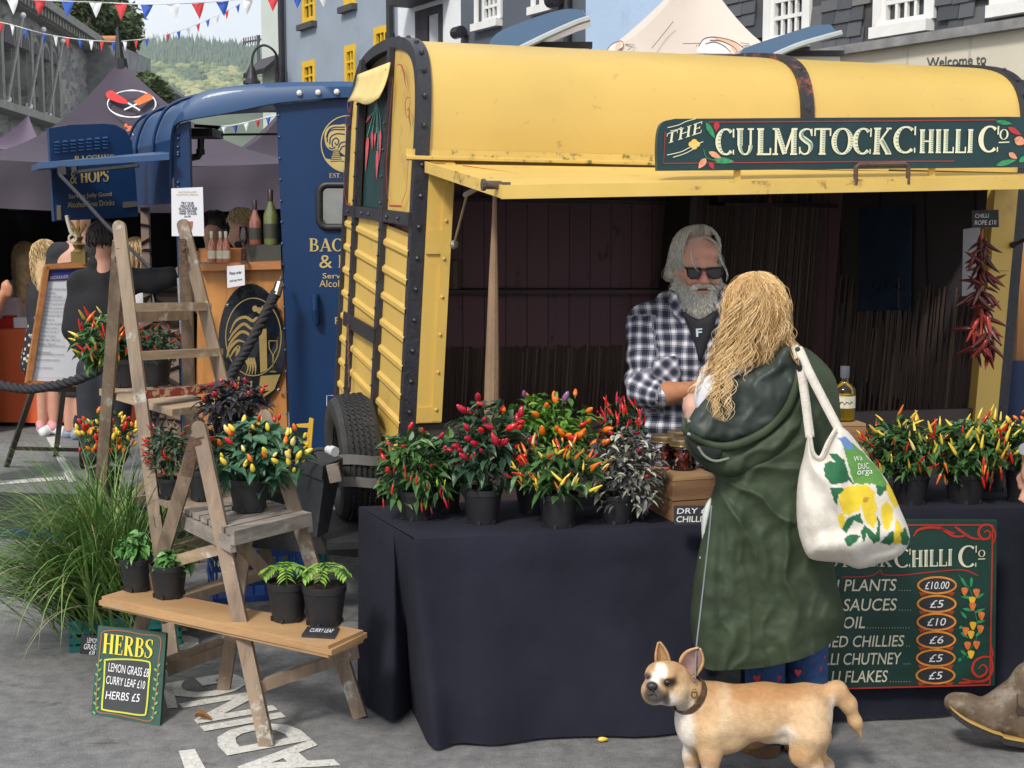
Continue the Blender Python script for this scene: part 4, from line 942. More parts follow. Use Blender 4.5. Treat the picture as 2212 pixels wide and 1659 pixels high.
for pts in ([(1441,276),(1465,270),(1480,263),(1503,256)], [(1447,283),(1462,280),(1472,275)], [(1440,335),(1470,328),(1490,318),(1518,306)], [(1453,340),(1480,331),(1500,320)]): b.stroke(SP, cr(pts,5), 1.6, .004)
b.build('lettering', HS, sgn)
# green hatching inside the letters
HA.build('letter_shading', M('teal_hatch', (.12,.30,.26), .5), sgn)
b = MB()
for cx, cy, w in ((1499,306.5,6),(1499,317,6),(1493,311.5,6),(1505,311.5,6),(1499,311.5,6)): b.poly(SP, ell(cx,cy,w*1.1,w,14), .003+.0003*(cx+cy-1800)/10)
b.build('painted_flower', M('sign_yellow', (.75,.52,.10), .5), sgn)
def leafshape(x0, y0, x1, y1, w):
    d = np.array([x1-x0, y1-y0]); n_ = np.array([-d[1], d[0]])/max(1e-6, np.hypot(*d))*w; A = np.array([x0, y0])
    up = [A+d*t+n_*math.sin(PI*t**.8) for t in np.linspace(0,1,8)]; dn = [A+d*t-n_*math.sin(PI*t**.8) for t in np.linspace(1,0,8)][1:-1]
    return [tuple(p) for p in up+dn]
b = MB()
for l in ((1524,264,1544,300,6),(1540,345,1586,349,7),(2150,262,2186,268,5),(2150,357,2195,345,6),(2200,350,2222,335,6)): b.poly(SP, leafshape(*l), .0032)
b.stroke(SP, cr([(1519,322),(1524,338),(1534,344),(1548,348)],5), 1.6, .003); b.build('painted_leaves', leafgreen_p, sgn)
b = MB()
for l in ((1548,262,1546,284,6.5),(1532,350,1541,366,5),(2176,275,2205,292,6)): b.poly(SP, leafshape(*l), .0034)
b.build('painted_chillies', M('sign_red', (.45,.03,.04), .4), sgn)
b = MB()
for l in ((1530,328,1558,342,6),(1524,342,1508,364,7),(2178,330,2196,343,6),(2190,300,2215,310,10)): b.poly(SP, leafshape(*l), .0036)
b.build('painted_fruit', M('sign_peach', (.70,.30,.18), .5, var=.25, vs=60), sgn)
# ================================================================ GAZEBOS, BLUE TRAILER, BUNTING
def fabric(n, c, var=.1, vs=1.5, bump=.25, bs=6, rough=.8): return M(n, c, rough, var=var, vs=vs, bump=bump, bs=bs)
def gazebo(name, label, pk, fl, fr, back, mat, grp, val=.42, sag=.30, legs=True, inner_m=None, sides=()):
    t = thing(name, label, 'marquee', ((fl.x+fr.x+back.x)/2, (fl.y+fr.y+back.y)/2, 0), grp); bl, br = fl+back, fr+back
    C = [fl, fr, br, bl]; N = 14
    b = MB()
    for i in range(4):
        A, B = C[i], C[(i+1) % 4]; rows = []
        for j in range(N+1):
            u = j/N; r = []
            for k in range(N+1):
                v = k/N; e = A.lerp(B, u); e = e-Vector((0,0,.05*math.sin(PI*u)*(1-v)))
                p = e.lerp(pk, v); p = p-Vector((0,0,sag*math.sin(PI*v)*(.75+.45*math.sin(PI*u)))) ; r.append(p)
            rows.append(r)
        b.grid(rows)
    can = b.build('canopy', mat, t, smooth=True, auto=30)
    b = MB()
    for i in range(4):
        A, B = C[i], C[(i+1) % 4]; n_ = (B-A).cross(Vector((0,0,1))).normalized(); rows = []
        for j in range(41):
            u = j/40; e = A.lerp(B, u)-Vector((0,0,.05*math.sin(PI*u))); w = .03*math.sin(u*17+i)+.02*math.sin(u*41)
            rows.append([e-Vector((0,0,val*q))+n_*(w*q+.015*math.sin(5*q+u*9)) for q in (0,.25,.5,.75,1)])
        b.grid(rows)
    b.build('valance', mat, t, smooth=True)
    if legs:
        for p in C:
            b = MB(); b.box((p.x, p.y, (p.z-.05)/2), (.05,.05,p.z-.05)); b.build('leg', M('gazebo_leg', (.12,.12,.13), .4, metal=.5), t)
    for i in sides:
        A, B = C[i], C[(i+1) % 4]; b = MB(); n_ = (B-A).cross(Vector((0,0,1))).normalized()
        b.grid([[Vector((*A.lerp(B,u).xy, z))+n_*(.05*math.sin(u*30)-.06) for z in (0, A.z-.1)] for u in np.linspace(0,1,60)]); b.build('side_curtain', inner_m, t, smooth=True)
    return t, can
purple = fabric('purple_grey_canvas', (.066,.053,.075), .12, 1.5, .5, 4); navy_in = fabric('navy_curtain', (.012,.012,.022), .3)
FLc, FRc = U(-70,350,11.9), U(655,343,12.9); FRc.z = FLc.z = (FRc.z+FLc.z)/2
bk = Vector((-1.1, 3.3, 0)); pk = U(258,131,14.1)
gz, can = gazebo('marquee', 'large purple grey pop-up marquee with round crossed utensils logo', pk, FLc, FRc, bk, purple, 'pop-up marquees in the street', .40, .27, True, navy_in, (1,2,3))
b = MB(); b.tube([pk-Vector((0,0,.12)), pk+Vector((0,0,.02))], [.09,.07], 8); b.tube([pk, pk+Vector((-.01,0,.32))], [.05,.012], 6); b.build('finial', black_iron, gz)
def onface(px, py, A=FLc, B=FRc, P=pk, sag=.27, off=.03):
    n_ = (B-A).cross(P-A).normalized(); n_ = n_ if n_.dot(CAMV-A) > 0 else -n_
    for it in range(6):      # ray against the sagged face
        pass
    best = None; d = ray(px, py)
    for v in np.linspace(0,1,60):
        # at each height v the row is horizontal: intersect ray with the row's vertical plane
        e0, e1 = A.lerp(P, v), B.lerp(P, v); z = e0.z-sag*math.sin(PI*v)*1.15
        q = CAMV+d*((z-CAM_H)/d.z) if abs(d.z) > 1e-6 else None
        if q is None: continue
        u = (q-e0).dot(e1-e0)/max(1e-6, (e1-e0).length_squared); w = (q.xy-e0.lerp(e1, u).xy).length
        if best is None or w < best[0]: best = (w, q)
    return best[1]+n_*off
class FaceMap:
    n = Vector((0,-1,0))
    def __init__(s, off=.03, **k): s.off, s.k = off, k
    def at(s, px, py, off=0): return onface(px, py, off=s.off+off, **s.k)
def smoothface(fn, px0, px1, py0, py1, n=5):   # bilinear-ish cubic patch of the face so drawings stay smooth
    xs, ys = np.linspace(px0,px1,n), np.linspace(py0,py1,n); A = []; B = []
    for x in xs:
        for y in ys: A.append([1,x,y,x*y,x*x,y*y]); B.append(tuple(fn(x,y)))
    c, *_ = np.linalg.lstsq(np.array(A), np.array(B), rcond=None)
    class F:
        n = Vector((0,-1,0))
        def at(s, px, py, off=0): return Vector(np.array([1,px,py,px*py,px*px,py*py]) @ c)+Vector((0,-.0,0))-ray(px,py)*off*1.0
    return F()
LF = smoothface(lambda x, y: onface(x, y, off=.08), 205, 370, 205, 320)
white_print = M('white_print', (.72,.71,.74), .7); red_print = M('red_print', (.55,.03,.03), .7); orange_print = M('orange_print', (.70,.16,.04), .7)
b = MB(); R = random.Random(2)
pts = ell(284,241,52,29,44); b.stroke(LF, [(x,y,2.3+R.uniform(-.9,1.1)) for x, y in pts+pts[:1]], None, .004)
b.stroke(LF, [(268,254),(302,238)], 3, .006); b.stroke(LF, [(276,239),(302,255)], 3, .006); b.text(LF, 'C', (301,279,315,301), .004, 0, .05); b.text(LF, 'w', (285,306,297,314), .004); b.build('logo_white', white_print, gz)
b = MB(); b.poly(LF, cr([(229,218),(240,212),(256,222),(272,232),(275,240),(262,240),(246,235),(232,228)],5,True), .009); b.build('logo_red', red_print, gz)
b = MB(); b.poly(LF, [(288,236),(318,217),(329,224),(328,231),(300,244)], .008); b.text(LF, '\u2019z', (268,284,289,300), .004, .1, .05); b.build('logo_orange', orange_print, gz)
a_, c_ = U(-70,318,17), U(108,312,18.2); a_.z = c_.z = (a_.z+c_.z)/2
gazebo('marquee', 'small mauve marquee peak low at the left edge', U(61,249,18.6), a_, c_, Vector((-.8,2.6,0)), fabric('mauve_canvas', (.19,.14,.20)), 'pop-up marquees in the street', .3, .15)
a_, c_ = U(505,338,17.0), U(720,333,18.0); a_.z = c_.z = (a_.z+c_.z)/2
g3, _ = gazebo('marquee', 'purple marquee corner seen through the blue trailer hatch', U(628,215,18.5), a_, c_, Vector((-.8,2.6,0)), purple, 'pop-up marquees in the street', .3, .15)
# cream tent with ice cream swirls
pk2 = U(1508,-75,10.9); a_, c_ = U(1235,140,9.55), U(1760,140,9.9); a_.z = c_.z = (a_.z+c_.z)/2
cream = fabric('cream_canvas', (.60,.52,.46), .05, 2, .12, 5)
tc_, can2 = gazebo('pagoda_tent', 'cream pointed tent with painted ice cream swirls behind the yellow roof', pk2, a_, c_, Vector((-.35,2.4,0)), cream, None, .3, .20)
class TF:
    n = Vector((0,-1,0))
TFm = smoothface(lambda x, y: onface(x, y, A=a_, B=c_, P=pk2, sag=.20, off=.05), 1290, 1650, 75, 128)
b = MB(); b.poly(TFm, cr([(1508,112),(1516,98),(1534,93),(1560,96),(1585,104),(1604,118),(1612,128),(1510,128)],4,True), .01); b.poly(TFm, cr([(1310,126),(1318,110),(1336,103),(1343,112),(1330,126)],4,True), .01); b.build('swirl', M('swirl_white', (.70,.66,.64), .7), tc_)
b = MB(); b.poly(TFm, cr([(1540,96),(1565,98),(1590,110),(1600,126),(1580,126),(1572,110)],4,True), .014); b.poly(TFm, cr([(1330,104),(1340,104),(1336,118),(1326,124)],3,True), .014); b.build('swirl_peach', M('swirl_peach', (.70,.42,.28), .7), tc_)
b = MB()
for p in ([(1506,114),(1516,98),(1534,93),(1560,96),(1585,104),(1606,120)], [(1520,108),(1540,104),(1560,112),(1575,126)], [(1530,100),(1555,102),(1580,114),(1590,126)], [(1308,124),(1318,110),(1338,102),(1344,112),(1332,124)]): b.stroke(TFm, cr(p,6), 1.6, .018)
for p in ([(1472,108),(1508,107),(1500,114)], [(1596,106),(1615,108),(1604,118)], [(1348,109),(1368,110),(1354,122)]): b.stroke(TFm, p, 1.8, .018)
b.stroke(TFm, cr([(1452,60),(1432,85),(1405,118)],5), 1.6, .018); b.build('swirl_outline', M('swirl_brown', (.16,.10,.08), .7), tc_)
# two cream catering vans behind, each with a raised blue roof vent
van_m = M('cream_van_panel', (.66,.64,.58), .45, var=.04); lid_m = M('blue_lid', (.06,.12,.22), .22, var=.12, vs=2, coat=.3); seal = M('pale_seal', (.42,.46,.48), .4)
for lab, x0, x1, yt_, Yv, lid, und in (
    ('cream catering trailer with a raised blue roof vent before the dark grey house', 1085, 1272, 104, 8.6, [(1052,112),(1052,98),(1062,80),(1085,64),(1140,42),(1195,24),(1232,17),(1260,19)], [(1273,41),(1245,50),(1190,74),(1140,98),(1112,112)]),
    ('cream catering trailer with a raised blue roof vent before the slate hung house', 1640, 1815, 122, 8.9, [(1592,122),(1600,108),(1622,98),(1700,72),(1760,54),(1800,51)], [(1817,72),(1780,82),(1720,100),(1660,126)])):
    t = thing('catering_trailer', lab, 'trailer', U((x0+x1)/2, 475, Yv)-Vector((0,0,1.8)), 'catering trailers behind the chilli stall')
    A, B = U(x0,yt_,Yv), U(x1,yt_,Yv); b = MB(); b.hexa([(A.x,Yv,.4),(B.x,Yv,.4),(B.x,Yv+1.0,.4),(A.x,Yv+1.0,.4),(A.x,Yv,A.z),(B.x,Yv,A.z),(B.x,Yv+1.0,A.z),(A.x,Yv+1.0,A.z)]); b.build('body', van_m, t)
    b = MB(); b.hexa([(A.x-.02,Yv-.02,A.z+.002),(B.x+.02,Yv-.02,A.z+.002),(B.x+.02,Yv+1.02,A.z+.002),(A.x-.02,Yv+1.02,A.z+.002),(A.x-.02,Yv-.02,A.z+.035),(B.x+.02,Yv-.02,A.z+.035),(B.x+.02,Yv+1.02,A.z+.035),(A.x-.02,Yv+1.02,A.z+.035)]); b.build('roof_edge', black_iron, t)
    for xw in (.3,.7):
        b = MB(); p = A.lerp(B, xw); b.lathe([(.0,-.07),(.26,-.07),(.28,0),(.26,.07),(.0,.07)], (p.x, Yv+.1, .3), 20, axis=(0,1,0)); b.build('wheel', tyre_m, t)
    Yl = Yv-.25; pl_ = Plane((0,Yl,0),(1,Yl,0),(0,Yl,1)); o2 = cr(lid,4); b = MB(); n1 = len(o2); dd = Vector((.05,.75,.05))
    rows = []
    for kk, sc in ((0,.86),(.12,.97),(.3,1),(.7,1),(.88,.97),(1,.86)):
        mid = Vector((0,0,0)); P = [pl_.at(x,y) for x, y in o2+und]; mid = sum(P, Vector())/len(P); rows.append([mid+(p-mid)*(1-(1-sc)*.35)+dd*kk for p in P])
    b.grid(rows, close=True); b.slab([p for p in rows[0]], (0,-1,0), .004); b.build('roof_vent', lid_m, t, smooth=True, auto=50)
    b = MB(); b.tube([pl_.at(x,y,.02) for x, y in cr(und,4)], .018, 6); b.build('vent_seal', seal, t)
# ---------------------------------------------------------------- blue bar trailer
blue = M('navy_blue_paint', (.0062,.031,.100), .42, var=.14, vs=1.5, spec=.3); blue_l = M('blue_roof_paint', (.016,.062,.165), .48, var=.12, vs=1.5, coat=.1)
gold = M('gold_lettering', (.50,.38,.14), .45)
YB = 8.6; BP = Plane((0,YB,0),(1,YB,0),(0,YB,1)); BV = Vector((-.40,.92,0))*1.75
bt = thing('bar_trailer', 'navy blue horse trailer bar with open serving hatch and gold lettering', 'trailer', BP.at(560,475)-Vector((0,0,1.8)))
top_o = cr([(370,330),(374,285),(385,250),(402,222),(432,203),(480,190),(550,182),(620,178.5),(700,177),(770,177),(860,184)], 5)
low_o = cr([(372,420),(374,300),(386,268),(420,258),(480,248),(540,236),(596,225),(670,217),(740,212),(800,213),(868,218)], 5)
b = MB(); b.grid([[BP.at(x,y,.05) for x, y in low_o[10:]], [BP.at(x,y,.05) for x, y in top_o[5:][:len(low_o)-10]]]) if False else None
b = MB()
to, lo_ = np.array(top_o), np.array(low_o); n_ = len(to)
rows = [[BP.at(*lo_[i], .0) for i in range(n_)], [BP.at(*lo_[i], .05) for i in range(n_)], [BP.at(*(lo_[i]*.35+to[i]*.65), .055) for i in range(n_)], [BP.at(*to[i], .02) for i in range(n_)], [BP.at(*to[i], -.05) for i in range(n_)]]
b.grid(rows); b.build('roof_front', blue_l, bt, smooth=True, auto=50)
b = MB()
for kk in (0,): b.grid([[BP.at(*to[i], -.05)+BV*s_ for i in range(n_)] for s_ in np.linspace(0,1,5)]); b.grid([[BP.at(*(lo_[i]*.6+to[i]*.4), -.05)+BV*s_ for i in range(n_)] for s_ in (0,1)])
b.build('roof', blue_l, bt, smooth=True)
for s_ in (.35,.75,1.0):
    b = MB(); P = [BP.at(*to[i], .0)+BV*s_+(BP.at(*to[i])-BP.at(600,420)).normalized()*.01 for i in range(n_)]; b.tube(P, .011, 6); b.build('roof_band', blue, bt, smooth=True)
b = MB()
for i in range(6): b.sphere(BP.at(650+40*i, 203-1.2*i, .06), .018, 8, 6)
b.build('roof_bulb', M('bulb_white', (.7,.7,.68), .2), bt)
# walls
b = MB(); pan = [(596,228),(745,212),(868,218),(868,985),(628,985),(622,800),(608,500)]; b.board(BP, pan, .04); b.build('front_panel', blue, bt)
b = MB(); A, B = BP.at(868,216,-.04), BP.at(868,985,-.04); b.hexa([B, B+Vector((.04,0,0)), B+BV*.98+Vector((.04,0,0)), B+BV*.98, A, A+Vector((.04,0,0)), A+BV*.98+Vector((.04,0,0)), A+BV*.98]); b.build('side_wall', blue, bt)
b = MB(); b.board(BP, [(372,300),(386,268),(408,262),(412,420),(414,700),(418,985),(396,985),(388,700),(378,420)], .06, .0); 
for y in (290,300,318,330,335,395,405): b.sphere(BP.at(385,y,.004), .011, 6, 4)
b.build('corner_post', blue, bt)
b = MB(); b.grid([[BP.at(372,300)+BV*s_, BP.at(376,440)+BV*s_] for s_ in (.04,.98)]); b.build('side_wall', blue, bt)
b = MB(); p = BP.at(600,300)+BV*.98; b.tube([p, (p.x+.05,p.y,.4)], .05, 8); b.build('rear_post', blue, bt) if False else None
# padded brown stone side seen behind the post
def cobble():
    m, nt, bb = NT('brown_stone_cladding'); tcn = nt.nodes.new('ShaderNodeTexCoord'); mp = nt.nodes.new('ShaderNodeMapping'); mp.inputs['Scale'].default_value = (5,5,8.5); lk(nt, tcn.outputs['Object'], mp.inputs['Vector'])
    v = nd(nt, 'ShaderNodeTexVoronoi', Scale=1.0, feature='DISTANCE_TO_EDGE'); lk(nt, mp.outputs['Vector'], v.inputs['Vector'])
    e = ramp(nt, v.outputs['Distance'], [(.0, 0.0), (.18, 1.0)]); c = mixc(nt, e, (.05,.035,.028), (.21,.15,.115)); lk(nt, c, bb.inputs['Base Color']); bb.inputs['Roughness'].default_value = .8; bumpn(nt, bb, e, 1.0, .05); return m
cob = cobble(); b = MB(); A, B = U(303,448,9.9), U(336,1000,9.9); b.hexa([(A.x,9.9,.0),(B.x,9.9,.0),(B.x,9.95,.0),(A.x,9.95,.0),(A.x,9.9,A.z),(B.x,9.9,A.z),(B.x,9.95,A.z),(A.x,9.95,A.z)])
A, B = U(336,600,9.4), U(392,1000,9.4); b.hexa([(A.x,9.4,.0),(B.x,9.4,.0),(B.x,9.45,.0),(A.x,9.45,.0),(A.x,9.4,A.z),(B.x,9.4,A.z),(B.x,9.45,A.z),(A.x,9.45,A.z)]); b.build('stone_cladding', cob, bt)
# counter and wooden bar front
def woodm(n, c, dark, sx=(1,1,.08), sc=9, rough=.45, var=.25, dirt=None, bump=.1):
    m, nt, bb = NT(n); g = noisen(nt, sc, 8, stretch=sx, rough=.65)
    col = ramp(nt, g, [(.3, dark), (.55, c), (.75, [min(1, x*1.25) for x in c])])
    if dirt: col = mixc(nt, ramp(nt, noisen(nt, 11, 7, rough=.7), [(.58, 0.0), (.68, .8)]), col, dirt)
    lk(nt, col, bb.inputs['Base Color']); bb.inputs['Roughness'].default_value = rough; bumpn(nt, bb, g, bump, .01); return m
bar_wood = woodm('orange_bar_wood', (.50,.22,.055), (.30,.11,.03)); rail_wood = woodm('counter_wood', (.42,.17,.05), (.26,.09,.025), (.1,1,1))
b = MB(); b.board(BP, [(425,582),(608,578),(620,985),(418,985)], .03, -.04); b.build('bar_front', bar_wood, bt)
b = MB(); b.board(BP, [(428,571),(608,563),(609,581),(430,585)], .34, .03); b.build('counter', rail_wood, bt)
ov = [(543+72*math.cos(a)*(1), 745+132*math.sin(a)+6*math.cos(a)) for a in np.linspace(0,2*PI,44,endpoint=False)]
b = MB(); b.board(BP, ov, .02, -.01); plq = b.build('oval_plaque', M('black_glass', (.008,.011,.018), .05, spec=.8), bt)
z4 = lambda x, y: (x*.3307, 402.3+y*.3307)
gold_d = M('dull_gold', (.30,.21,.07), .4)
b = MB(); e_ = ell(547,728,60,84,40); b.stroke(BP, e_, 2.2, -.006, closed=True)
for pts in ([(1500,960),(1540,880),(1600,855),(1650,880),(1680,860),(1720,900)], [(1490,1010),(1530,950),(1590,900),(1640,930),(1680,920)], [(1485,1060),(1520,1000),(1580,950),(1640,980),(1660,1010)], [(1480,1120),(1500,1060),(1550,1010),(1600,1020)], [(1500,1120),(1530,1070),(1560,1050),(1545,1110),(1570,1140)], [(1520,1190),(1560,1180),(1575,1150)]):
    P = cr(pts,6); b.stroke(BP, [z4(*p) for p in P], [2+4.5*math.sin(PI*i/(len(P)-1)) for i in range(len(P))], -.005)
for k in range(4): P = cr([(1600+18*k,1120),(1620+16*k,1180),(1600+22*k,1240)],6); b.stroke(BP, [z4(*p) for p in P], [4,5,5,5,5,4,4,3,3,2,2,1,1][:len(P)], -.0045)
for k in range(4): b.stroke(BP, [z4(1520+40*k,1230+14*k), z4(1500+46*k,1330+14*k), z4(1560+40*k,1340)], 4.5, -.0045)
b.poly(BP, [z4(*p) for p in [(1700,1240),(1830,1230),(1790,1330),(1720,1380),(1690,1330)]], -.0048)
b.poly(BP, [z4(*p) for p in [(1690,940),(1740,930),(1745,1200),(1700,1220)]], -.0046)
b.stroke(BP, [z4(*p) for p in [(1755,1010),(1810,1010),(1808,1060),(1785,1100),(1783,1200),(1760,1212),(1806,1212),(1783,1200),(1780,1100),(1758,1060),(1755,1010)]], 2, -.004)
for k in range(4): b.poly(BP, ell(*z4(1665+28*k, 800+12*(k%2)), 6, 7, 10), -.0047+.0003*k)
b.build('emblem', gold_d, plq)
b = MB()
for x, y in ((1490,775),(1800,775),(1820,1330)): b.sphere(BP.at(*z4(x,y), .0), .012, 8, 6)
b.build('screw', M('chrome', (.6,.6,.62), .15, metal=1), plq)
# painting on the right panel
b = MB()
b.stroke(BP, ell(752,311,58,61,44), 2.4, .004, closed=True)
zc = lambda x, y: (585.2+x*.3637, y*.3637)
b.poly(BP, [zc(*p) for p in [(378,882),(398,884),(425,968),(352,962)]], .0042); HO = cr([(326,860),(318,805),(332,765),(362,745),(402,742),(452,752),(452,915),(424,912),(404,895),(392,885),(372,895),(348,888)],4,True); b.poly(BP, [zc(*p) for p in HO], .0043); bl_ = MB()
for pts in ([(336,845),(338,800),(365,772),(440,770)], [(350,858),(356,815),(390,795),(440,798)], [(330,815),(345,775),(375,757),(440,755)], [(366,872),(366,838),(388,820),(404,838),(392,862),(380,846)], [(400,880),(416,850),(445,842)], [(410,897),(424,872),(445,866)], [(345,875),(362,884),(384,872)]): P = cr(pts,5); bl_.stroke(BP, [zc(*p) for p in P], 2.6, .0056)
for k in range(7): bl_.stroke(BP, [zc(372-3*k, 893+11*k), zc(402+4*k, 890+11*k)], 1.6, .0056)
bl_.build('emblem_lines', blue, bt)
arcp = [(752+57*math.cos(a), 311+60*math.sin(a)) for a in np.linspace(.5,PI-.55,16)]; b.poly(BP, arcp+[(752,352),(715,338)], .0045)
b.serif(BP, 'EST.', (711,374,738,384), .004); b.serif(BP, 'BACCHOS'.replace('O','U'), (667,515,838,543), .004, fat=1.1); b.text(BP, '&', (690,551,718,579), .004); b.serif(BP, 'HOPS', (730,551,815,578), .004, fat=1.1)
b.text(BP, 'Serving Jolly Good', (697,590,862,605), .004); b.text(BP, 'Alcohol-Free Drinks', (690,605,864,620), .004); b.text(BP, 'F', (724,685,733,700), .004)
b.build('lettering', gold, bt)
def rrect(x0,y0,x1,y1,r,n=5):
    o = []
    for cx, cy, a0 in ((x1-r,y0+r,-PI/2),(x1-r,y1-r,0),(x0+r,y1-r,PI/2),(x0+r,y0+r,PI)): o += [(cx+r*math.cos(a0+PI/2*i/n), cy+r*math.sin(a0+PI/2*i/n)) for i in range(n+1)]
    return o
b = MB(); P = rrect(690,399,790,491,18); b.tube([BP.at(x,y,.008) for x, y in P+P[:2]], .022, 8); wf = b.build('window_frame', black_iron, bt, smooth=True)
b = MB(); b.poly(BP, rrect(692,401,788,489,17), .004); b.build('pane', M('mirror_glass', (.25,.26,.26), .04, metal=.9), wf)
b = MB(); b.tube([BP.at(x,y,o) for x, y, o in ((683,640,.004),(683,640,.05),(684,668,.06),(685,695,.05),(685,695,.004))], .02, 8); b.build('door_handle', blue, bt)
b = MB(); b.stroke(BP, [(720,854),(706,854),(706,985)], 1.2, .004); b.build('panel_line', white_print, bt)
b = MB()
for y in np.arange(250,900,46): b.sphere(BP.at(602+(y-250)*.028, y, .002), .009, 6, 4)
b.build('rivet', blue_l, bt)
# inside the hatch: drain pipe, shelf box
b = MB(); b.box(U(437,289,9.3), (.20,.35,.05)); b.tube([U(434,300,9.2), U(433,330,9.2), U(428,338,9.2), U(412,341,9.2)], .022, 8); b.tube([U(433,322,9.2), U(433,334,9.2)], .028, 8); b.tube([U(478,291,9.3), U(600,290,9.3)], .008, 5); b.tube([U(445,290,9.3), U(475,275,9.3), U(420,272,9.3)], .012, 5); b.build('pipework', black_iron, bt)
# raised door on the left with lettering
DP = Plane(U(105,275,9.0), U(298,275,9.35), U(105,475,9.0)); dz_ = [(105,277),(150,270),(225,267),(250,270),(272,282),(285,305),(293,380),(299,468),(117,478)]
b = MB(); b.board(DP, dz_, .04); dr = b.build('hatch_door', blue, bt)
b = MB()
for i in range(7):
    for j in range(4): x, y = 122+17.3*i, 307+7.2*j-1.6*i; b.hexa([DP.at(x-5,y+2,.001), DP.at(x+5,y+1,.001), DP.at(x+5,y+1,.02), DP.at(x-5,y+2,.02), DP.at(x-5,y-1.5,.001), DP.at(x+5,y-2.5,.001), DP.at(x+5,y-2.5,.004), DP.at(x-5,y-1.5,.004)])
b.build('louvre', blue_l, dr)
b = MB(); b.text(DP, '&', (151,369,166,397), .004); b.serif(DP, 'HOPS', [(173,395),(235,392),(234,366),(172,370)], .004, fat=1.1); b.serif(DP, 'BACCHUS', [(160,352),(246,348),(246,333),(160,337)], .004, fat=1.1)
b.text(DP, 'Serving Jolly Good', [(148,432),(241,426),(240,414),(148,420)], .004); b.text(DP, 'Alcohol-Free Drinks', [(146,449),(247,443),(246,431),(145,437)], .004); b.build('lettering', gold, dr)
steel = M('bright_steel', (.5,.5,.5), .25, metal=.9)
b = MB(); b.board(DP, [(264,437),(296,434),(296,446),(264,449)], .008, .012); b.build('latch', steel, dr); b = MB(); b.board(DP, [(121,443),(130,443),(131,474),(122,475)], .008, .012); b.build('latch', steel, dr)
# horizontal flap held out with a strut
b = MB(); p = [U(85,364,8.5), U(366,345,8.5), U(366,338,9.0), U(68,370,9.05)]; b.hexa(p+[q+Vector((0,0,.035)) for q in p]); b.build('side_flap', blue_l, bt)
b = MB(); b.tube([U(130,378,8.45), U(170,420,8.3), U(228,484,8.1), U(300,555,7.9), U(325,580,7.85)], .011, 6); b.box(U(136,368,8.5), (.05,.05,.05)); b.box(U(162,364,8.5), (.03,.04,.03)); b.tube([U(160,372,8.5), U(300,357,8.5)], .012, 6); b.build('flap_strut', black_iron, bt)
# clear acrylic screen edge
b = MB(); b.bar(U(392,600,8.4), U(398,720,8.4), .012, .05); b.build('screen_edge', M('acrylic', (.6,.65,.7), .1, trans=.7), bt)
# ---------------------------------------------------------------- things on and by the bar
glass_c = clearglass('bottle_clear_glass', (.85,.87,.88))
def bottle(name, label, c, r, h, gm, foil, lab=None, liquid=None, grp=None, fh=.3):
    t = thing(name, label, 'bottle', c, grp); b = MB()
    b.lathe([(0,.0),(r*.9,.0),(r,.01*h/.3),(r,h*.5),(r*.93,h*.56),(r*.42,h*.74),(r*.34,h*.8),(r*.33,h*.99),(0,h*.99)], c, 16); b.build('glass', gm, t, smooth=True, auto=50)
    f = MB(); f.lathe([(r*.36,h*(1-fh)),(r*.38,h*.985),(r*.3,h),(0,h)], c, 14); f.build('foil', foil, t, smooth=True, auto=50)
    if lab:
        l = MB(); vs = [[Vector(c)+Vector((r*1.02*math.cos(a), r*1.02*math.sin(a), z)) for a in np.linspace(-2.9,-.2,12)] for z in (h*.12,h*.38)]; l.grid(vs); l.build('label', lab, t, smooth=True)
    return t
rose = M('rose_wine', (.26,.085,.06), .06, coat=.6, spec=.8, var=.3); pale_wine = M('green_wine_glass', (.13,.15,.045), .06, coat=.6, spec=.8, var=.3); pinkg = M('pink_spritz', (.46,.15,.07), .06, coat=.6, spec=.8)
foil_d = M('dark_foil', (.05,.03,.03), .35, metal=.4); foil_g = M('pale_foil', (.55,.55,.42), .4); lab_c = M('cream_label', (.62,.58,.45), .6, var=.15, vs=60); lab_d = M('dark_label', (.04,.04,.03), .5)
bx_ = thing('black_crate', 'black box on the wooden bar counter under two wine bottles', 'box', U(572,563,8.66)); A, B = U(536,565,8.62), U(607,563,8.62); b = MB(); b.hexa([(A.x,8.62,A.z),(B.x,8.62,A.z),(B.x,8.85,A.z),(A.x,8.85,A.z),(A.x,8.62,A.z+.098),(B.x,8.62,A.z+.098),(B.x,8.85,A.z+.098),(A.x,8.85,A.z+.098)]); b.build('box', lab_d, bx_)
zt_ = A.z+.099
c = U(552,530,8.7); c.z = zt_; bottle('wine_bottle', 'rose wine bottle on the black box, shorter of the pair', c, .037, .27, rose, foil_d, lab_d, None, 'wine bottles on the black box')
c = U(586,530,8.7); c.z = zt_; bottle('wine_bottle', 'tall green champagne bottle on the black box at the hatch edge', c, .045, .335, pale_wine, foil_d, lab_d, None, 'wine bottles on the black box')
for x, lab in ((458,'small pink bottle with cream label nearest the wooden crate on the bar'), (477,'small pink bottle in the middle of the bar counter trio'), (489,'small amber bottle at the right of the bar counter trio')):
    c = U(x,566,8.58); c.z = BP.at(500,567).z+.002; bottle('small_bottle', lab, c, .025, .185, pinkg, foil_g, lab_c, None, 'small bottles on the bar counter', .26)
t = thing('wine_glass', 'empty stemmed glass beside the pay here notice', 'glass', U(527,566,8.55)); c = U(527,566,8.55); c.z = BP.at(500,567).z+.002; b = MB(); b.lathe([(.0,.0),(.03,.002),(.005,.01),(.004,.09),(.02,.12),(.026,.16),(.022,.215),(.0215,.215),(.025,.16),(.019,.121),(.0,.095)], c, 16); b.build('glass', glass_c, t, smooth=True)
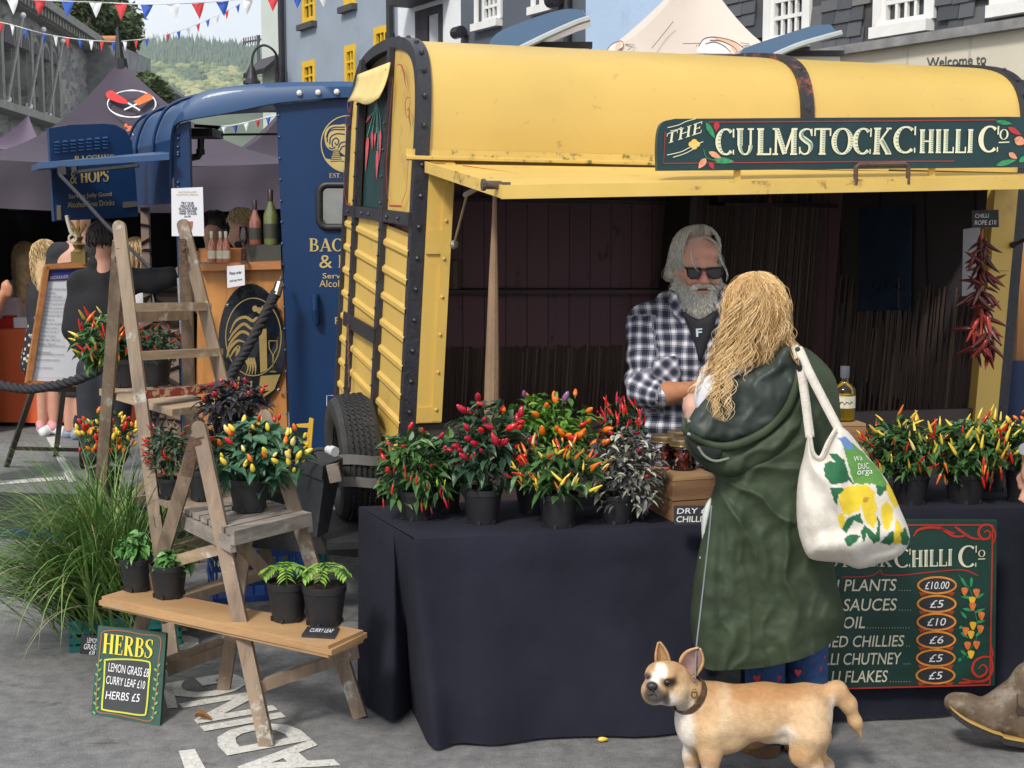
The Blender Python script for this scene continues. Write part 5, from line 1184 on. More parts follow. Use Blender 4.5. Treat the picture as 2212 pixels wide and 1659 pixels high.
t = thing('wooden_crate', 'small wooden tray on the bar counter beside the bottles', 'crate', U(480,566,8.7)); z0_ = BP.at(500,567).z+.002; A, B = U(432,560,8.7), U(520,560,8.7)
b = MB()
for p0, p1 in (((A.x,8.68),(B.x,8.68)),((A.x,8.86),(B.x,8.86)),((A.x,8.68),(A.x,8.86)),((B.x,8.68),(B.x,8.86))): b.bar((*p0,z0_+.04),(*p1,z0_+.04),.012,.08)
b.build('tray', rail_wood, t)
def notice(name, label, pts, Y, lines, extra=None, mat=None):
    t = thing(name, label, 'notice', U(sum(p[0] for p in pts)/4, max(p[1] for p in pts), Y)); P = Plane((0,Y,0),(1,Y,0),(0,Y,1)); b = MB(); b.board(P, pts, .002); b.build('paper', mat or paper, t)
    b = MB()
    for st, q, bold in lines: b.text(P, st, q, .002, 0, bold)
    b.build('lettering', ink, t); return t, P
paper = M('white_paper', (.66,.67,.72), .6, var=.03); ink = M('black_ink', (.03,.03,.035), .6); ink_red = M('brown_red_ink', (.35,.10,.06), .6); ink_gold = M('gold_ink', (.5,.36,.2), .6)
t, P = notice('paper_poster', 'white poster taped to the blue post reading try our delicious ginger drink', [(370,407),(438,404),(441,510),(371,510)], 8.35,
 [('TRY OUR',(391,436,419,442),.02),('DELICIOUS',(390,442.5,420,447.5),.02),('ALCOHOL-FREE',(386,448,426,453),.02),('DARK GINGER',(388,453.5,424,458.5),.02),('\u201cWINE\u201d CLVLLER:',(386,459,426,464),.02),('\u00a36.00',(398,465.5,412,469.5),.02)])
b = MB(); b.text(P, 'BACCHUS & HOPS', (386,413,424,417), .002); b.text(P, 'COCKTAIL SPECIAL', (381,419,429,422.5), .002); b.build('heading', ink_gold, t)
b = MB()
for x in (398,412): b.poly(P, [(x-4,478),(x+5,478),(x+4,490),(x+2,497),(x-2,497),(x-4,490)], .002)
b.build('picture', ink_red, t)
notice('paper_notice', 'small white notice asking to please order and pay here', [(490,575),(528,572),(529,616),(491,622)], 8.53, [('Please order',[(496,594),(522,591),(522,584),(496,587)],.01),('and pay here',[(496,611),(523,607),(523,600),(496,604)],.01)])
# ---------------------------------------------------------------- menu easel and rope
t = thing('menu_easel', 'wooden framed drinks menu on a dark easel topped with a brass ornament', 'easel', G(110,1005)); EPn = Plane(U(98,578,9.75), U(215,574,9.95), U(65,825,9.55))
b = MB(); q = [(98,577),(215,572),(182,838),(58,824)]
frm = [((98,577),(215,572)),((58,828),(182,832)),((100,577),(60,828)),((213,572),(180,832))]
for a, c in frm: b.bar(EPn.at(*a), EPn.at(*c), .035, .045, up=EPn.n)
b.build('frame', rail_wood, t)
b = MB(); b.board(EPn, [(103,583),(210,578),(176,826),(66,823)], .015, -.005); b.build('menu_sheet', paper, t)
b = MB(); b.poly(EPn, [(103,584),(209,579),(206,602),(100,607)], .0015); b.build('menu_header', M('navy_print', (.02,.03,.20), .6), t)
b = MB(); b.text(EPn, 'BACCHUS & HOPS', [(108,605-1),(147,601),(147,594),(108,597)], .003); b.poly(EPn, ell(161,599,8,10,18), .003); b.text(EPn, 'MENU', [(178,600),(196,599),(197,592),(179,593)], .003); b.build('header_print', M('pale_gold_print', (.7,.55,.4), .6), t)
b = MB(); R = random.Random(8)
for st, y in (('London Botanical Sangria Rose',627),('Cellar Dew',635),('Grace in the Garden',643),('Lorelei by the Coast 2019',651),('Non Temperate Spritz French Fizz',659),('Bliss Pink Sparkling French',668),('Rose Rosso & Ginger Southern',676),('Still Sparkling Ginger 2020',684),('Ruby Chamomile',693),('A Perfect Pear Sparkling',702),('Dry Ginger Lime No. 9',711),('Dry Ginger Lime No. 13',719),('Dry Amber Remainder',728),('Raisin Mulled \u201cWilla\u201d Low',736),('Rosewater \u201cWilla Low\u201d',745),('Hibiscus and blackberry cordial with tonic',750),('2019 \u201cHeartlands\u201d',763),('Elderflower and raspberry with soda',768),('Mint and elderflower sparkler',780),('Thymus or Apricot Ice',797)):
    x = 106-(y-610)*.168; w = min(58, len(st)*1.75); b.text(EPn, st, [(x,y),(x+w,y+.6),(x+w+.4,y-4.4),(x+.4,y-5)], .002)
b.stroke(EPn, [(100,612),(72,815),(168,818)], .7, .002); b.build('menu_text', M('grey_ink', (.16,.16,.17), .6), t)
dbr = M('dark_bronze', (.06,.045,.028), .4, metal=.5)
for a, c in (((72,845),(14,1008)),((172,842),(178,1012)),((140,840),(120,985))):
    P0 = EPn.at(*a, -.03); b = MB(); g = G(*c); b.bar(P0, g, .035, .025); b.build('leg', dbr, t)
b = MB(); b.bar(G(22,968,.12), G(178,972,.12), .03, .025); b.build('stretcher', dbr, t); b = MB(); b.bar(EPn.at(64,838,.02), EPn.at(186,842,.02), .05, .04); b.build('ledge', dbr, t)
brass = M('aged_brass', (.22,.16,.055), .3, metal=.8)
c = EPn.at(170,572)+Vector((0,.02,0)); b = MB(); b.box(c+Vector((0,0,.045)), (.10,.06,.09)); b.lathe([(.05,.09),(.03,.11),(.045,.14),(.02,.16),(.035,.19),(.012,.21),(.012,.26)], c, 12)
for a in (-1,0,1): b.tube([c+Vector((0,0,.2)), c+Vector((.03*a,0,.25)), c+Vector((.05*a,0,.29 if a else .33)), c+Vector((.045*a,0,.26 if a else .34))], .011, 6)
b.build('ornament', brass, t)
t = thing('rope_hook', 'pale rope loop with ring hanging from the blue hatch door', 'rope', U(160,540,8.9)); b = MB(); b.tube([U(144,465,8.9), U(147,480,8.9), U(153,500,8.9), U(157,507,8.9)], .012, 7); b.tube([U(157+8*math.cos(a),515+8*math.sin(a),8.9) for a in np.linspace(0,2*PI,17)], .008, 6); b.build('loop', M('pale_rope', (.45,.42,.33), .8), t)
def rope(label, pts, r):
    t = thing('barrier_rope', label, 'rope', pts[len(pts)//2]); C = cr(pts, 14); b = MB()
    for s in range(3):
        q = []
        for i, p in enumerate(C):
            p = Vector(p); d = Vector(C[min(i+1,len(C)-1)])-Vector(C[max(i-1,0)]); d.normalize(); u = d.cross(Vector((0,0,1))); u = u.normalized() if u.length > .05 else Vector((1,0,0)); v = d.cross(u); a = i*.55+s*2*PI/3
            q.append(p+u*r*.55*math.cos(a)+v*r*.55*math.sin(a))
        b.tube(q, r*.62, 7)
    b.build('rope', M('black_rope', (.014,.014,.018), .7, var=.4, vs=60, bump=.5, bs=120), t, smooth=True); return t
rope('thick black rope swagging across the foot of the menu easel', [U(-60,822,8.4), U(10,834,8.3), U(60,840,8.2), (U(110,834,8.1)), U(160,822,8.0), U(205,803,7.9), U(240,780,7.9)], .026)
t = rope('thick black rope with a chrome clip rising past the oval plaque', [U(485,845,8.0), U(505,800,8.1), U(530,760,8.15), U(560,705,8.25), U(585,655,8.35), U(597,630,8.4)], .028)
b = MB(); b.tube([U(596,640,8.38), U(604,612,8.42)], .028, 10); b.tube([U(604,614,8.42), U(609,598,8.5)], .010, 6); b.build('clip', M('chrome_clip', (.6,.58,.6), .12, metal=1), t)
# orange stall table beneath the marquee
t = thing('stall_table', 'table under an orange cloth below the purple marquee', 'table', U(110,892,12.3)); orange = fabric('orange_cloth', (.62,.10,.02), .1, 2, .15, 4, .6)
b = MB(); y0_, y1_ = 12.35, 13.1; zt2 = U(100,712,12.35).z; xa, xb = U(-120,800,12.35).x, U(300,800,12.35).x
rows = []
for x in np.linspace(xa, xb, 50): w = .02*math.sin(x*11)+.012*math.sin(x*23); rows.append([Vector((x, y0_-.03+w, .04)), Vector((x, y0_-.015+w*.5, zt2*.5)), Vector((x, y0_, zt2)), Vector((x, y1_, zt2)), Vector((x, y1_+.02, .04))])
b.grid(rows); b.slab([rows[-1][i] for i in range(5)], (1,0,0), .003); b.build('cloth', orange, t, smooth=True, auto=40)
t = thing('white_box', 'white cardboard box on the orange stall table', 'box', U(50,712,12.5)); b = MB(); b.box((U(52,700,12.55).x, 12.55, zt2+.05), (.13,.15,.09)); b.build('box', paper, t)
t = thing('red_tray', 'red plastic tray on the orange stall table', 'tray', U(18,705,12.6)); b = MB(); b.box((U(16,690,12.6).x, 12.6, zt2+.04), (.18,.16,.07)); b.box((U(16,690,12.6).x+.02, 12.6, zt2+.09), (.10,.1,.03)); b.build('tray', M('red_plastic', (.5,.02,.02), .4), t)
t = thing('clear_tub', 'pale pink plastic tub standing on the orange stall table', 'tub', U(20,690,12.9)); b = MB(); b.box((U(20,670,12.9).x, 12.9, zt2+.13), (.26,.18,.24)); b.build('tub', M('pale_pink_plastic', (.62,.5,.52), .4), t)
# black ramp lying on the road at the left
t = thing('ramp', 'black rubber ramp with a blue edge lying on the road', 'ramp', G(60,1130)); b = MB(); q = [G(-40,1158), G(240,1172), G(200,1085), G(-40,1078)]
b.hexa(q+[p+Vector((0,0,.05)) for p in q]); b.build('ramp', M('black_rubber', (.014,.014,.016), .6, bump=.6, bs=40, bstretch=(1,12,1)), t)
b = MB(); b.bar(q[0]+Vector((0,-.02,.03)), q[1]+Vector((0,-.02,.03)), .03, .055); b.build('edge', blue, t)
# ---------------------------------------------------------------- bunting
bm = {'r': M('bunting_red', (.55,.035,.04), .7), 'w': M('bunting_white', (.66,.68,.70), .7), 'b': M('bunting_blue', (.02,.085,.42), .7), 'g': M('bunting_grey', (.42,.46,.48), .7)}
cname = {'r': 'red', 'w': 'white', 'b': 'blue', 'g': 'grey'}
def bunting(label, line, flags, Y, w, h):
    t = thing('bunting', label, 'bunting', U(*line[len(line)//2], Y), 'strings of bunting over the street'); C = cr(line, 8); b = MB(); b.tube([U(x, y, Y+.2*math.sin(i*.4)) for i, (x, y) in enumerate(C)], .008, 5); b.build('cord', bm['w'], t)
    xs = [c[0] for c in C]; ys = [c[1] for c in C]; R = random.Random(len(flags))
    for x, k in flags:
        y = float(np.interp(x, xs, ys)); y2 = float(np.interp(x+w, xs, ys))-y; Yf = Y+.2*math.sin(np.interp(x, xs, range(len(xs)))*.4); tw = R.uniform(-.05,.05); s = R.uniform(-.18,.18)*w
        b = MB(); A, B, Cc = U(x-w/2, y-y2/2+1, Yf), U(x+w/2, y+y2/2+1, Yf+tw), U(x+s, y+h*R.uniform(.95,1.08), Yf-.03+tw); m1 = (A+B)/2; rows = []
        for v in np.linspace(0,1,5):
            rows.append([A.lerp(Cc,v)*(1-u)+B.lerp(Cc,v)*u+Vector((0,.03*math.sin(u*5+v*4)*(1-v),0)) for u in np.linspace(0,1,5)])
        b.grid(rows); b.build('flag', bm[k], t, smooth=True)
bunting('large red white and blue bunting string running across the top of the view', [(-30,-8),(87,0),(207,5),(318,9),(428,6),(534,-3),(640,-14),(720,-24)], list(zip([27,87,147,207,262,318,375,428,481,534,590,644,696],'wrbwrbwrbwrbw')), 20, 29, 34)
bunting('pale bunting string sagging from the stone hall towards the marquee tip', [(-20,44),(27,54),(96,73),(173,85),(246,90),(272,88)], list(zip([2,27,55,96,120,145,173,197,220,246,270],'rwbbwrbwrbw')), 26, 11, 23)
bunting('small distant bunting string climbing across the sky above the hill', [(272,88),(317,83),(386,67),(449,42),(514,10),(560,-18)], list(zip([294,317,341,363,386,407,428,449,470,490,514],'rbgrbgrbgrb')), 30, 9.5, 19)
bunting('short bunting string seen through the blue trailer hatch', [(470,274),(508,270),(556,259),(640,238)], list(zip([484,508,532,556,580],'wbwrb')), 16, 12, 18)
# ================================================================ TABLES, LADDERS, PLANTS, SIGNS
cloth_m = M('black_purple_cloth', (.0165,.0172,.0285), .95, var=.25, vs=3, bump=.55, bs=11, dirt=(.035,.035,.045), dscale=30, dlo=.66, dhi=.74, spec=.2)
def draped(name, label, cols, zt_, back, grp):
    """cols: (top px, top py, bottom px, bottom py, deeper)"""
    A = [G(c[0], c[1], zt_) for c in cols]; t = thing(name, label, 'tablecloth', ((A[0].x+A[-1].x)/2, (A[0].y+A[-1].y)/2, 0), grp); b = MB(); rows = []
    NN = 16; C = cr([(*A[i], *(G(c[2], c[3], .012)+Vector((0, c[4], 0)))) for i, c in enumerate(cols)], 8)
    for k, c in enumerate(C):
        a, g = Vector(c[:3]), Vector(c[3:]); r = []
        for j in range(NN+1):
            v = j/NN; p = a.lerp(g, v**.92); rf = .018*math.sin(k*.31+noise.noise((k*.05,v,1))*2)*v**1.5+.008*noise.noise((p.x*4, p.z*3, 7.0))+.005*noise.noise((p.x*13, p.z*11, 3.0)); r.append(p+Vector((0,-rf-.010*math.sin(PI*min(1,v*8))*(v < .2),0)))
        r[0] = a; rows.append(r)
    b.grid(rows)
    # top: front line back to the rear edge
    top = [r[0] for r in rows]; b.grid([[p, p+(back*.02)+Vector((0,0,.004)), p+back*.3+Vector((0,0,.003)), p+back*.7+Vector((0,0,.002)), p+back, p+back+Vector((0,.01,-.35))] for p in top[first_front(cols)*8:]])
    b.build('cloth', cloth_m, t, smooth=True, auto=55); return t
def first_front(cols): return next(i for i, c in enumerate(cols) if len(c) > 5)
ZL, ZR = .725, .775
lc = [(775,1094,772,1510,0),(812,1116,815,1537,0),(846,1136,850,1562,.0),(853,1140,884,1556,.14),(880,1156,868,1550,.20),(891,1162.5,905,1585,.06),(895,1165,936,1612,0,1),(960,1162,985,1610,0),(1060,1157,1070,1604,0),(1180,1152,1185,1598,0),(1300,1146,1300,1591,0),(1420,1140,1420,1585,0),(1548,1134,1548,1578,0)]
backL = G(775,1094,ZL)-G(895,1165,ZL)
tl = draped('tablecloth', 'black cloth draped over the left table with a pleat at its corner', lc, ZL, backL, 'black cloths on the stall tables')
rc = [(1600,1114,1600,1572,0,1),(1720,1109,1725,1566,.02),(1830,1104,1840,1560,.0),(1930,1100,1935,1554,.03),(2030,1099,2040,1548,.0),(2130,1098,2135,1540,.03),(2300,1096,2310,1530,0)]
tr = draped('tablecloth', 'black cloth draped over the right table behind the price board', rc, ZR, Vector((-.09,.6,0)), 'black cloths on the stall tables')
for nm, lab, x0, x1, z in (('folding_table', 'folding table hidden under the left black cloth', 925, 1540, ZL), ('folding_table', 'folding table hidden under the right black cloth', 1610, 2290, ZR)):
    a, c = G(x0, 1146 if z == ZL else 1096, z), G(x1, 1118 if z == ZL else 1082, z); a.z = c.z = z-.012; t = thing(nm, lab, 'table', ((a.x+c.x)/2, (a.y+c.y)/2, 0), 'folding tables under the cloths'); bk_ = Vector((-.09,.5,0)); b = MB(); b.hexa([a-Vector((0,0,.03)), c-Vector((0,0,.03)), c+bk_-Vector((0,0,.03)), a+bk_-Vector((0,0,.03)), a, c, c+bk_, a+bk_]); b.build('tabletop', van_m, t)
    for p in (a, c, a+bk_, c+bk_): q = p.lerp((a+c+bk_)/2, .12); b = MB(); b.tube([(q.x,q.y,z-.04),(q.x,q.y,0)], .014, 8); b.build('leg', steel, t)
# ---------------------------------------------------------------- ladders
oldwood = woodm('weathered_ladder_wood', (.27,.205,.145), (.13,.095,.07), (1,1,.10), 16, .75, dirt=(.50,.47,.42), bump=.5)
oldwood2 = woodm('brown_ladder_wood', (.255,.185,.13), (.12,.085,.06), (1,1,.10), 16, .75, dirt=(.52,.52,.46), bump=.5)
rungw = woodm('worn_rung_wood', (.38,.28,.185), (.20,.14,.09), (.10,.2,1), 16, .7, dirt=(.55,.51,.46), bump=.4)
plankw = woodm('varnished_plank', (.44,.265,.125), (.30,.16,.07), (.10,.3,1), 12, .5, bump=.25, dirt=(.36,.27,.17))
redpaint = M('flaking_red_paint', (.24,.035,.03), .55, var=.2, dirt=(.50,.38,.22), dscale=26, dlo=.52, dhi=.56)
rustm = M('rusty_hinge', (.10,.055,.035), .8, var=.4, vs=30, bump=.6, bs=60)
def stile(b, top, foot, w=.052, d=.030, up=(0,1,0), rnd_=True):
    top, foot = Vector(top), Vector(foot); b.bar(foot, top, w, d, up)
    if rnd_:
        z = (top-foot).normalized(); x = Vector(up).cross(z).normalized(); y = z.cross(x); n = 8; P = [top+x*(w/2*math.cos(PI*i/n))+z*(w/2*math.sin(PI*i/n)) for i in range(n+1)]; b.slab([p+y*d/2 for p in P], y, d)
tall = thing('step_ladder', 'tall weathered wooden stepladder with a plank shelf and one red rung', 'ladder', G(400,1380))
sA, sB = U(258,490,6.05), G(373,1414); sC, sD = U(396,486,6.3), G(604,1322); rA, rB = U(258,520,6.12), G(203,1263); rC, rD = U(399,520,6.38), G(420,1215)
rw = (sC-sA).normalized()
for a, c, m_ in ((sA,sB,oldwood),(sC,sD,oldwood),(rA,rB,oldwood2),(rC,rD,oldwood2)):
    b = MB(); stile(b, a, c, up=(0,1,0), rnd_=m_ is oldwood); b.build('stile', m_, tall)
for t_, m_ in ((.19,rungw),(.305,rungw),(.395,redpaint),(.53,rungw),(.645,rungw),(.76,rungw),(.88,rungw)):
    p, q = sA.lerp(sB,t_), sC.lerp(sD,t_+.012); b = MB(); f_ = (q-p).cross(Vector((0,0,1))).normalized(); f_ = f_ if f_.y < 0 else -f_
    b.bar(p+f_*.0+Vector((0,.035,0)), q+Vector((0,.035,0)), .085, .026); b.bar(p+f_*.022, q+f_*.022, .012, .036); b.build('rung', m_, tall)
b = MB(); p, q = rA.lerp(rB,.2), rC.lerp(rD,.2); b.bar(p, q, .02, .05); p, q = rA.lerp(rB,.75), rC.lerp(rD,.75); b.bar(p, q, .02, .05); p, q = rC.lerp(rD,.55), sC.lerp(sD,.40); b.bar(p, rC.lerp(rD,.85)+Vector((-.3,-.2,.1)), .02, .05); build_each(b, 'brace', oldwood2, tall)
b = MB()
for p in (sA, sC):
    for k in range(5): c = p+Vector((.008*(k%2)-.004,-.018,-.06-.032*k)); b.bar(c, c+Vector((0,0,-.028)), .03, .006, (0,1,0))
    b.tube([p+Vector((0,-.03,-.10)), p+Vector((0,.05,-.10))], .012, 8)
build_each(b, 'hinge', rustm, tall) if False else b.build('hinge', rustm, tall)
t = thing('shelf_plank', 'pale plank laid through the tall stepladder as a shelf', 'plank', G(350,858,1.0)); b = MB(); zp = 1.013
q = [G(372,884,zp), G(492,868,zp), G(288,829,zp), G(214,840,zp)]; b.hexa([p-Vector((0,0,.03)) for p in q]+q); b.build('plank', rungw, t)
t = thing('shelf_plank', 'lower plank across the tall stepladder behind the short one', 'plank', G(440,1075,.62)); b = MB(); q = [G(398,1102,.64), G(566,1080,.64), G(472,1046,.64), G(322,1070,.64)]; b.hexa([p-Vector((0,0,.022)) for p in q]+q); b.build('plank', oldwood, t)
short = thing('step_ladder', 'short brown wooden stepladder in front with a slatted top step', 'ladder', G(560,1560))
nA, nB = U(431,925,5.0), G(577,1612); mA, mB_ = U(426,945,5.04), G(270,1472); fA, fB = U(574,900,5.28), G(779,1550); gA, gB = U(570,915,5.32), G(483,1490)
for a, c, m_, r_ in ((nA,nB,oldwood2,True),(fA,fB,oldwood2,True),(mA,mB_,oldwood2,False),(gA,gB,oldwood2,False)):
    b = MB(); stile(b, a, c, .050, .034, (0,1,0), r_); b.build('stile', m_, short)
b = MB()
for p in (nA, fA): b.bar(p+Vector((-.012,-.022,-.03)), p+Vector((-.045,-.024,-.17)), .042, .010, (0,1,0)); b.bar(p+Vector((.0,-.024,-.03)), p+Vector((.032,-.026,-.18)), .042, .006, (0,1,0)); b.tube([p+Vector((0,-.032,-.05)), p+Vector((0,.03,-.05))], .014, 8)
b.build('hinge', rustm, short)
zt2 = .735; q = [G(503,1148,zt2), G(670,1107,zt2), G(560,1074,zt2), G(396,1098,zt2)]
greyw = woodm('grey_slat_wood', (.27,.235,.20), (.13,.11,.095), (.12,.3,1), 18, .8, dirt=(.52,.50,.46), bump=.5)
for i in range(6):
    a, c = q[0].lerp(q[3], (i+.05)/6), q[1].lerp(q[2], (i+.05)/6); a2, c2 = q[0].lerp(q[3], (i+.82)/6), q[1].lerp(q[2], (i+.82)/6); b = MB(); dz_ = Vector((0,0,.018)); b.hexa([a-dz_, c-dz_, c2-dz_, a2-dz_, a, c, c2, a2]); b.build('slat', greyw, short)
b = MB(); dz_ = Vector((0,0,-.038)); b.bar(q[0]+dz_*.55+Vector((0,-.012,0)), q[1]+dz_*.55+Vector((0,-.012,0)), .02, .05); b.bar(q[3]+dz_, q[2]+dz_, .02, .04); b.bar(q[0]+dz_*1.3, q[3]+dz_*1.3, .02, .05); b.bar(q[1]+dz_*1.3, q[2]+dz_*1.3, .02, .05); b.build('step_frame', greyw, short)
for p, q_, m_ in ((U(375,1213,5.17),U(492,1181,4.92),rungw),(U(503,1158,4.88),U(594,1258,5.08),oldwood2),(U(562,1482,4.79),U(772,1408,4.99),oldwood2),(U(362,1448,5.33),U(508,1394,5.32),oldwood2),(U(362,1430,5.34),U(508,1378,5.33),oldwood2),(U(520,1350,4.86),U(610,1330,5.1),oldwood2),(U(348,1336,5.24),U(430,1310,5.32),oldwood2)):
    b = MB(); b.bar(p, q_, .022, .042); b.build('rail', m_, short)
zb = .412; bq = [G(213,1290,zb), G(716,1397,zb), G(793,1359,zb), G(284,1267,zb)]
t = thing('plank_bench', 'long moulded varnished plank laid across the short stepladder holding herb pots', 'plank', (bq[0]+bq[2])/2); b = MB(); e_ = .012
ins = [bq[0]+Vector((.008,.012,0)), bq[1]+Vector((-.012,.012,0)), bq[2]+Vector((-.012,-.012,0)), bq[3]+Vector((.008,-.01,0))]
b.hexa([p-Vector((0,0,.012)) for p in ins]+ins); b.hexa([p-Vector((0,0,.03)) for p in bq]+[p-Vector((0,0,.0125)) for p in bq]); b.hexa([p-Vector((0,0,.042)) for p in ins]+[p-Vector((0,0,.0305)) for p in ins]); b.build('plank', plankw, t)
# ---------------------------------------------------------------- signs
slate_b = M('chalk_slate', (.022,.024,.028), .6, var=.2, vs=20); chalk = M('chalk_white', (.70,.70,.72), .8); wood_edge = M('sign_edge_wood', (.20,.13,.08), .7)
HQ = [(212,1351),(359,1366),(345,1571),(197,1544)]
hA, hB, hC = G(345,1571), G(197,1544), None
HPn = Plane(G(345,1569), G(197,1543), U(359,1366,G(345,1569).y+.20))
hs = thing('herbs_board', 'green painted herbs price board leaning against the short stepladder', 'sign', G(270,1558)); b = MB(); b.board(HPn, HQ, .014); b.build('board', M('herb_green', (.008,.05,.035), .5, var=.3, vs=8), hs)
def hm(x, y): return (x/1.42*.7315, 804.6+y*.515)       # tracing scale of the enlarged view
b = MB(); P = cr([hm(432,1090),hm(480,1082),hm(540,1088),hm(600,1100),hm(660,1106),hm(676,1130),hm(668,1200),hm(660,1300),hm(645,1420),hm(630,1462),hm(560,1450),hm(470,1432),hm(415,1425),hm(404,1390),hm(412,1250),hm(425,1120)],4,True); b.stroke(HPn, P, 2.6, .002, closed=True); b.build('border', M('brown_red_paint', (.25,.075,.035), .5), hs)
b = MB(); b.serif(HPn, 'HERBS', [hm(430,1178),hm(640,1202),hm(648,1122),hm(436,1094)], .003, fat=1.0); b.build('heading', M('yellow_lettering', (.70,.55,.03), .5), hs)
rr_ = [hm(*p) for p in cr([(448,1206),(530,1204),(615,1212),(632,1230),(626,1300),(615,1420),(598,1438),(520,1428),(440,1416),(430,1400),(438,1300),(442,1220)],4,True)]
b = MB(); b.poly(HPn, rr_, .002); b.build('slate_panel', slate_b, hs); b = MB(); b.stroke(HPn, rr_, 3.6, .0035, closed=True); b.build('panel_frame', M('lime_yellow_paint', (.48,.50,.03), .5), hs)
b = MB()
for st, x0, y0, x1, y1, h_ in (('LEMON GRASS \u00a38',456,1254,626,1280,36),('CURRY LEAF \u00a310',447,1306,610,1330,34),('HERBS \u00a35',444,1370,588,1384,34)): b.text(HPn, st, [hm(x0,y0),hm(x1,y1),hm(x1+2,y1-h_),hm(x0+2,y0-h_)], .004, .15)
b.build('chalk_writing', chalk, hs)
b = MB()
for sx, xs_ in ((0,418),(1,648)):
    for k in range(12): y = 1215+20*k; d = -1 if k % 2 else 1; x = xs_-(y-1215)*.07+(14 if sx else 0); p, q_ = hm(x, y+(20 if sx else 0)), hm(x+d*13, y-14+(20 if sx else 0)); b.poly(HPn, leafshape(*p, *q_, 2.4), .003+.0002*(k % 3))
b.build('painted_leaves', M('leaf_paint', (.10,.33,.07), .5, var=.4, vs=80), hs)
def slate_tag(label, pts, Y, lines, name='chalk_sign', plane=None, th=.006):
    P = plane or Plane((0,Y,0),(1,Y,0),(0,Y,1)); c = P.at(sum(p[0] for p in pts)/len(pts), max(p[1] for p in pts)); t = thing(name, label, 'sign', c); b = MB(); b.board(P, pts, th); b.build('slate', slate_b, t); b = MB()
    for st, q in lines: b.text(P, st, q, .002, .1, .01)
    b.build('chalk_writing', chalk, t); return t
slate_tag('small black chalk sign for lemon grass stuck beside the green crate', [(176,1371),(216,1374),(214,1416),(172,1412)], 5.55, [('LEMON',[(188,1388),(212,1390),(213,1379),(189,1377)]),('GRASS',[(181,1402),(212,1404),(213,1392),(182,1390)]),('\u00a38',[(192,1413),(205,1414),(206,1405),(193,1404)])])
slate_tag('black chalk tag for curry leaf lying flat on the plank', [(664,1353),(733,1355),(722,1376),(651,1372)], 4.7, [('CURRY LEAF',[(668,1366),(718,1368),(722,1360),(672,1358)])], 'chalk_sign', Plane((0,0,zb+.008),(1,0,zb+.008),(0,1,zb+.008)))
dsy = 4.80
slate_tag('black chalk sign for dry chillies propped against the wooden crate', rrect(1456,1093,1543,1133,3), dsy, [('DRY \u00a35',[(1462,1110),(1536,1108),(1536,1096),(1462,1098)]),('CHILLIES',[(1461,1128),(1534,1127),(1534,1114),(1461,1115)])])
slate_tag('black chalk sign for chilli rope hanging above the dried chilli string', [(2099,455),(2157,453),(2158,491),(2100,492)], 5.9, [('CHILLI',[(2106,471),(2136,470),(2136,461),(2106,462)]),('ROPE \u00a310',[(2105,486),(2152,485),(2152,475),(2105,476)])])
# price board
pb0 = Plane(G(2150,1484,.12)+Vector((0,-.05,0)), G(1655,1495,.12)+Vector((0,-.05,0)), G(2153,1125,.76)+Vector((0,-.035,0)))
pbt = thing('price_board', 'large dark green painted price list board hanging on the right black cloth', 'sign', pb0.at(1900,1485))
b = MB(); b.board(pb0, [(1640,1122),(2154,1125),(2149,1481),(1640,1492)], .014); b.build('board', M('board_green', (.008,.040,.030), .5, var=.3, vs=6), pbt)
zp_ = lambda x, y: ((1850+x/1.7138)*.7315, (1300+y/1.7138)*.7315)
b = MB(); rp_ = M('bright_red_paint', (.42,.03,.02), .45)
b.stroke(pb0, [zp_(1090,428),zp_(1850,428)], 3.2, .002); b.stroke(pb0, [zp_(1852,430),zp_(1846,800),zp_(1838,1235)], 3.2, .0022); b.stroke(pb0, [zp_(1000,1258),zp_(1700,1240),zp_(1840,1236)], 3.2, .0024)
for pts in ([(1856,520),(1865,470),(1840,430),(1800,430),(1780,460),(1795,495),(1830,495),(1840,470),(1822,455),(1808,468)], [(1790,500),(1740,490),(1680,450),(1660,435)], [(1720,480),(1660,485),(1600,450),(1580,432)], [(1660,470),(1560,440),(1480,450),(1450,485)],
            [(1840,1020),(1850,1090),(1800,1095),(1760,1120),(1750,1165),(1780,1195),(1815,1180),(1822,1150),(1800,1135),(1780,1155)], [(1845,1090),(1850,1160),(1820,1210),(1760,1220),(1700,1205)], [(1760,1222),(1700,1225),(1680,1228)]):
    P = cr([zp_(*p) for p in pts],6); b.stroke(pb0, P, [1.5+4.2*math.sin(PI*(i+2)/(len(P)+3)) for i in range(len(P))], .003)
b.stroke(pb0, [zp_(*p) for p in cr([(1090,690),(1180,690),(1250,680),(1285,655),(1300,678),(1400,680),(1550,665),(1700,655),(1780,685)],5)], 2.2, .002); b.build('red_scrolls', rp_, pbt)
b = MB(); HB = MB(); CS = M('cream_lettering', (.66,.62,.47), .5)
b.serif(pb0, 'CULMSTOCK', [zp_(735,640),zp_(1345,638),zp_(1345,574),zp_(735,578)], .003, big=1.2, fat=1.05, hatch=HB); b.serif(pb0, 'C', [zp_(1352,645),zp_(1440,642),zp_(1442,545),zp_(1354,548)], .003); b.serif(pb0, 'HILLI', [zp_(1440,640),zp_(1650,634),zp_(1652,548),zp_(1440,556)], .003, fat=1.1, hatch=HB)
b.serif(pb0, 'C', [zp_(1676,644),zp_(1775,640),zp_(1778,528),zp_(1678,532)], .003); b.serif(pb0, 'O', [zp_(1778,590),zp_(1815,588),zp_(1815,552),zp_(1778,554)], .003); b.stroke(pb0, [zp_(1778,600),zp_(1814,598)], 2, .003)
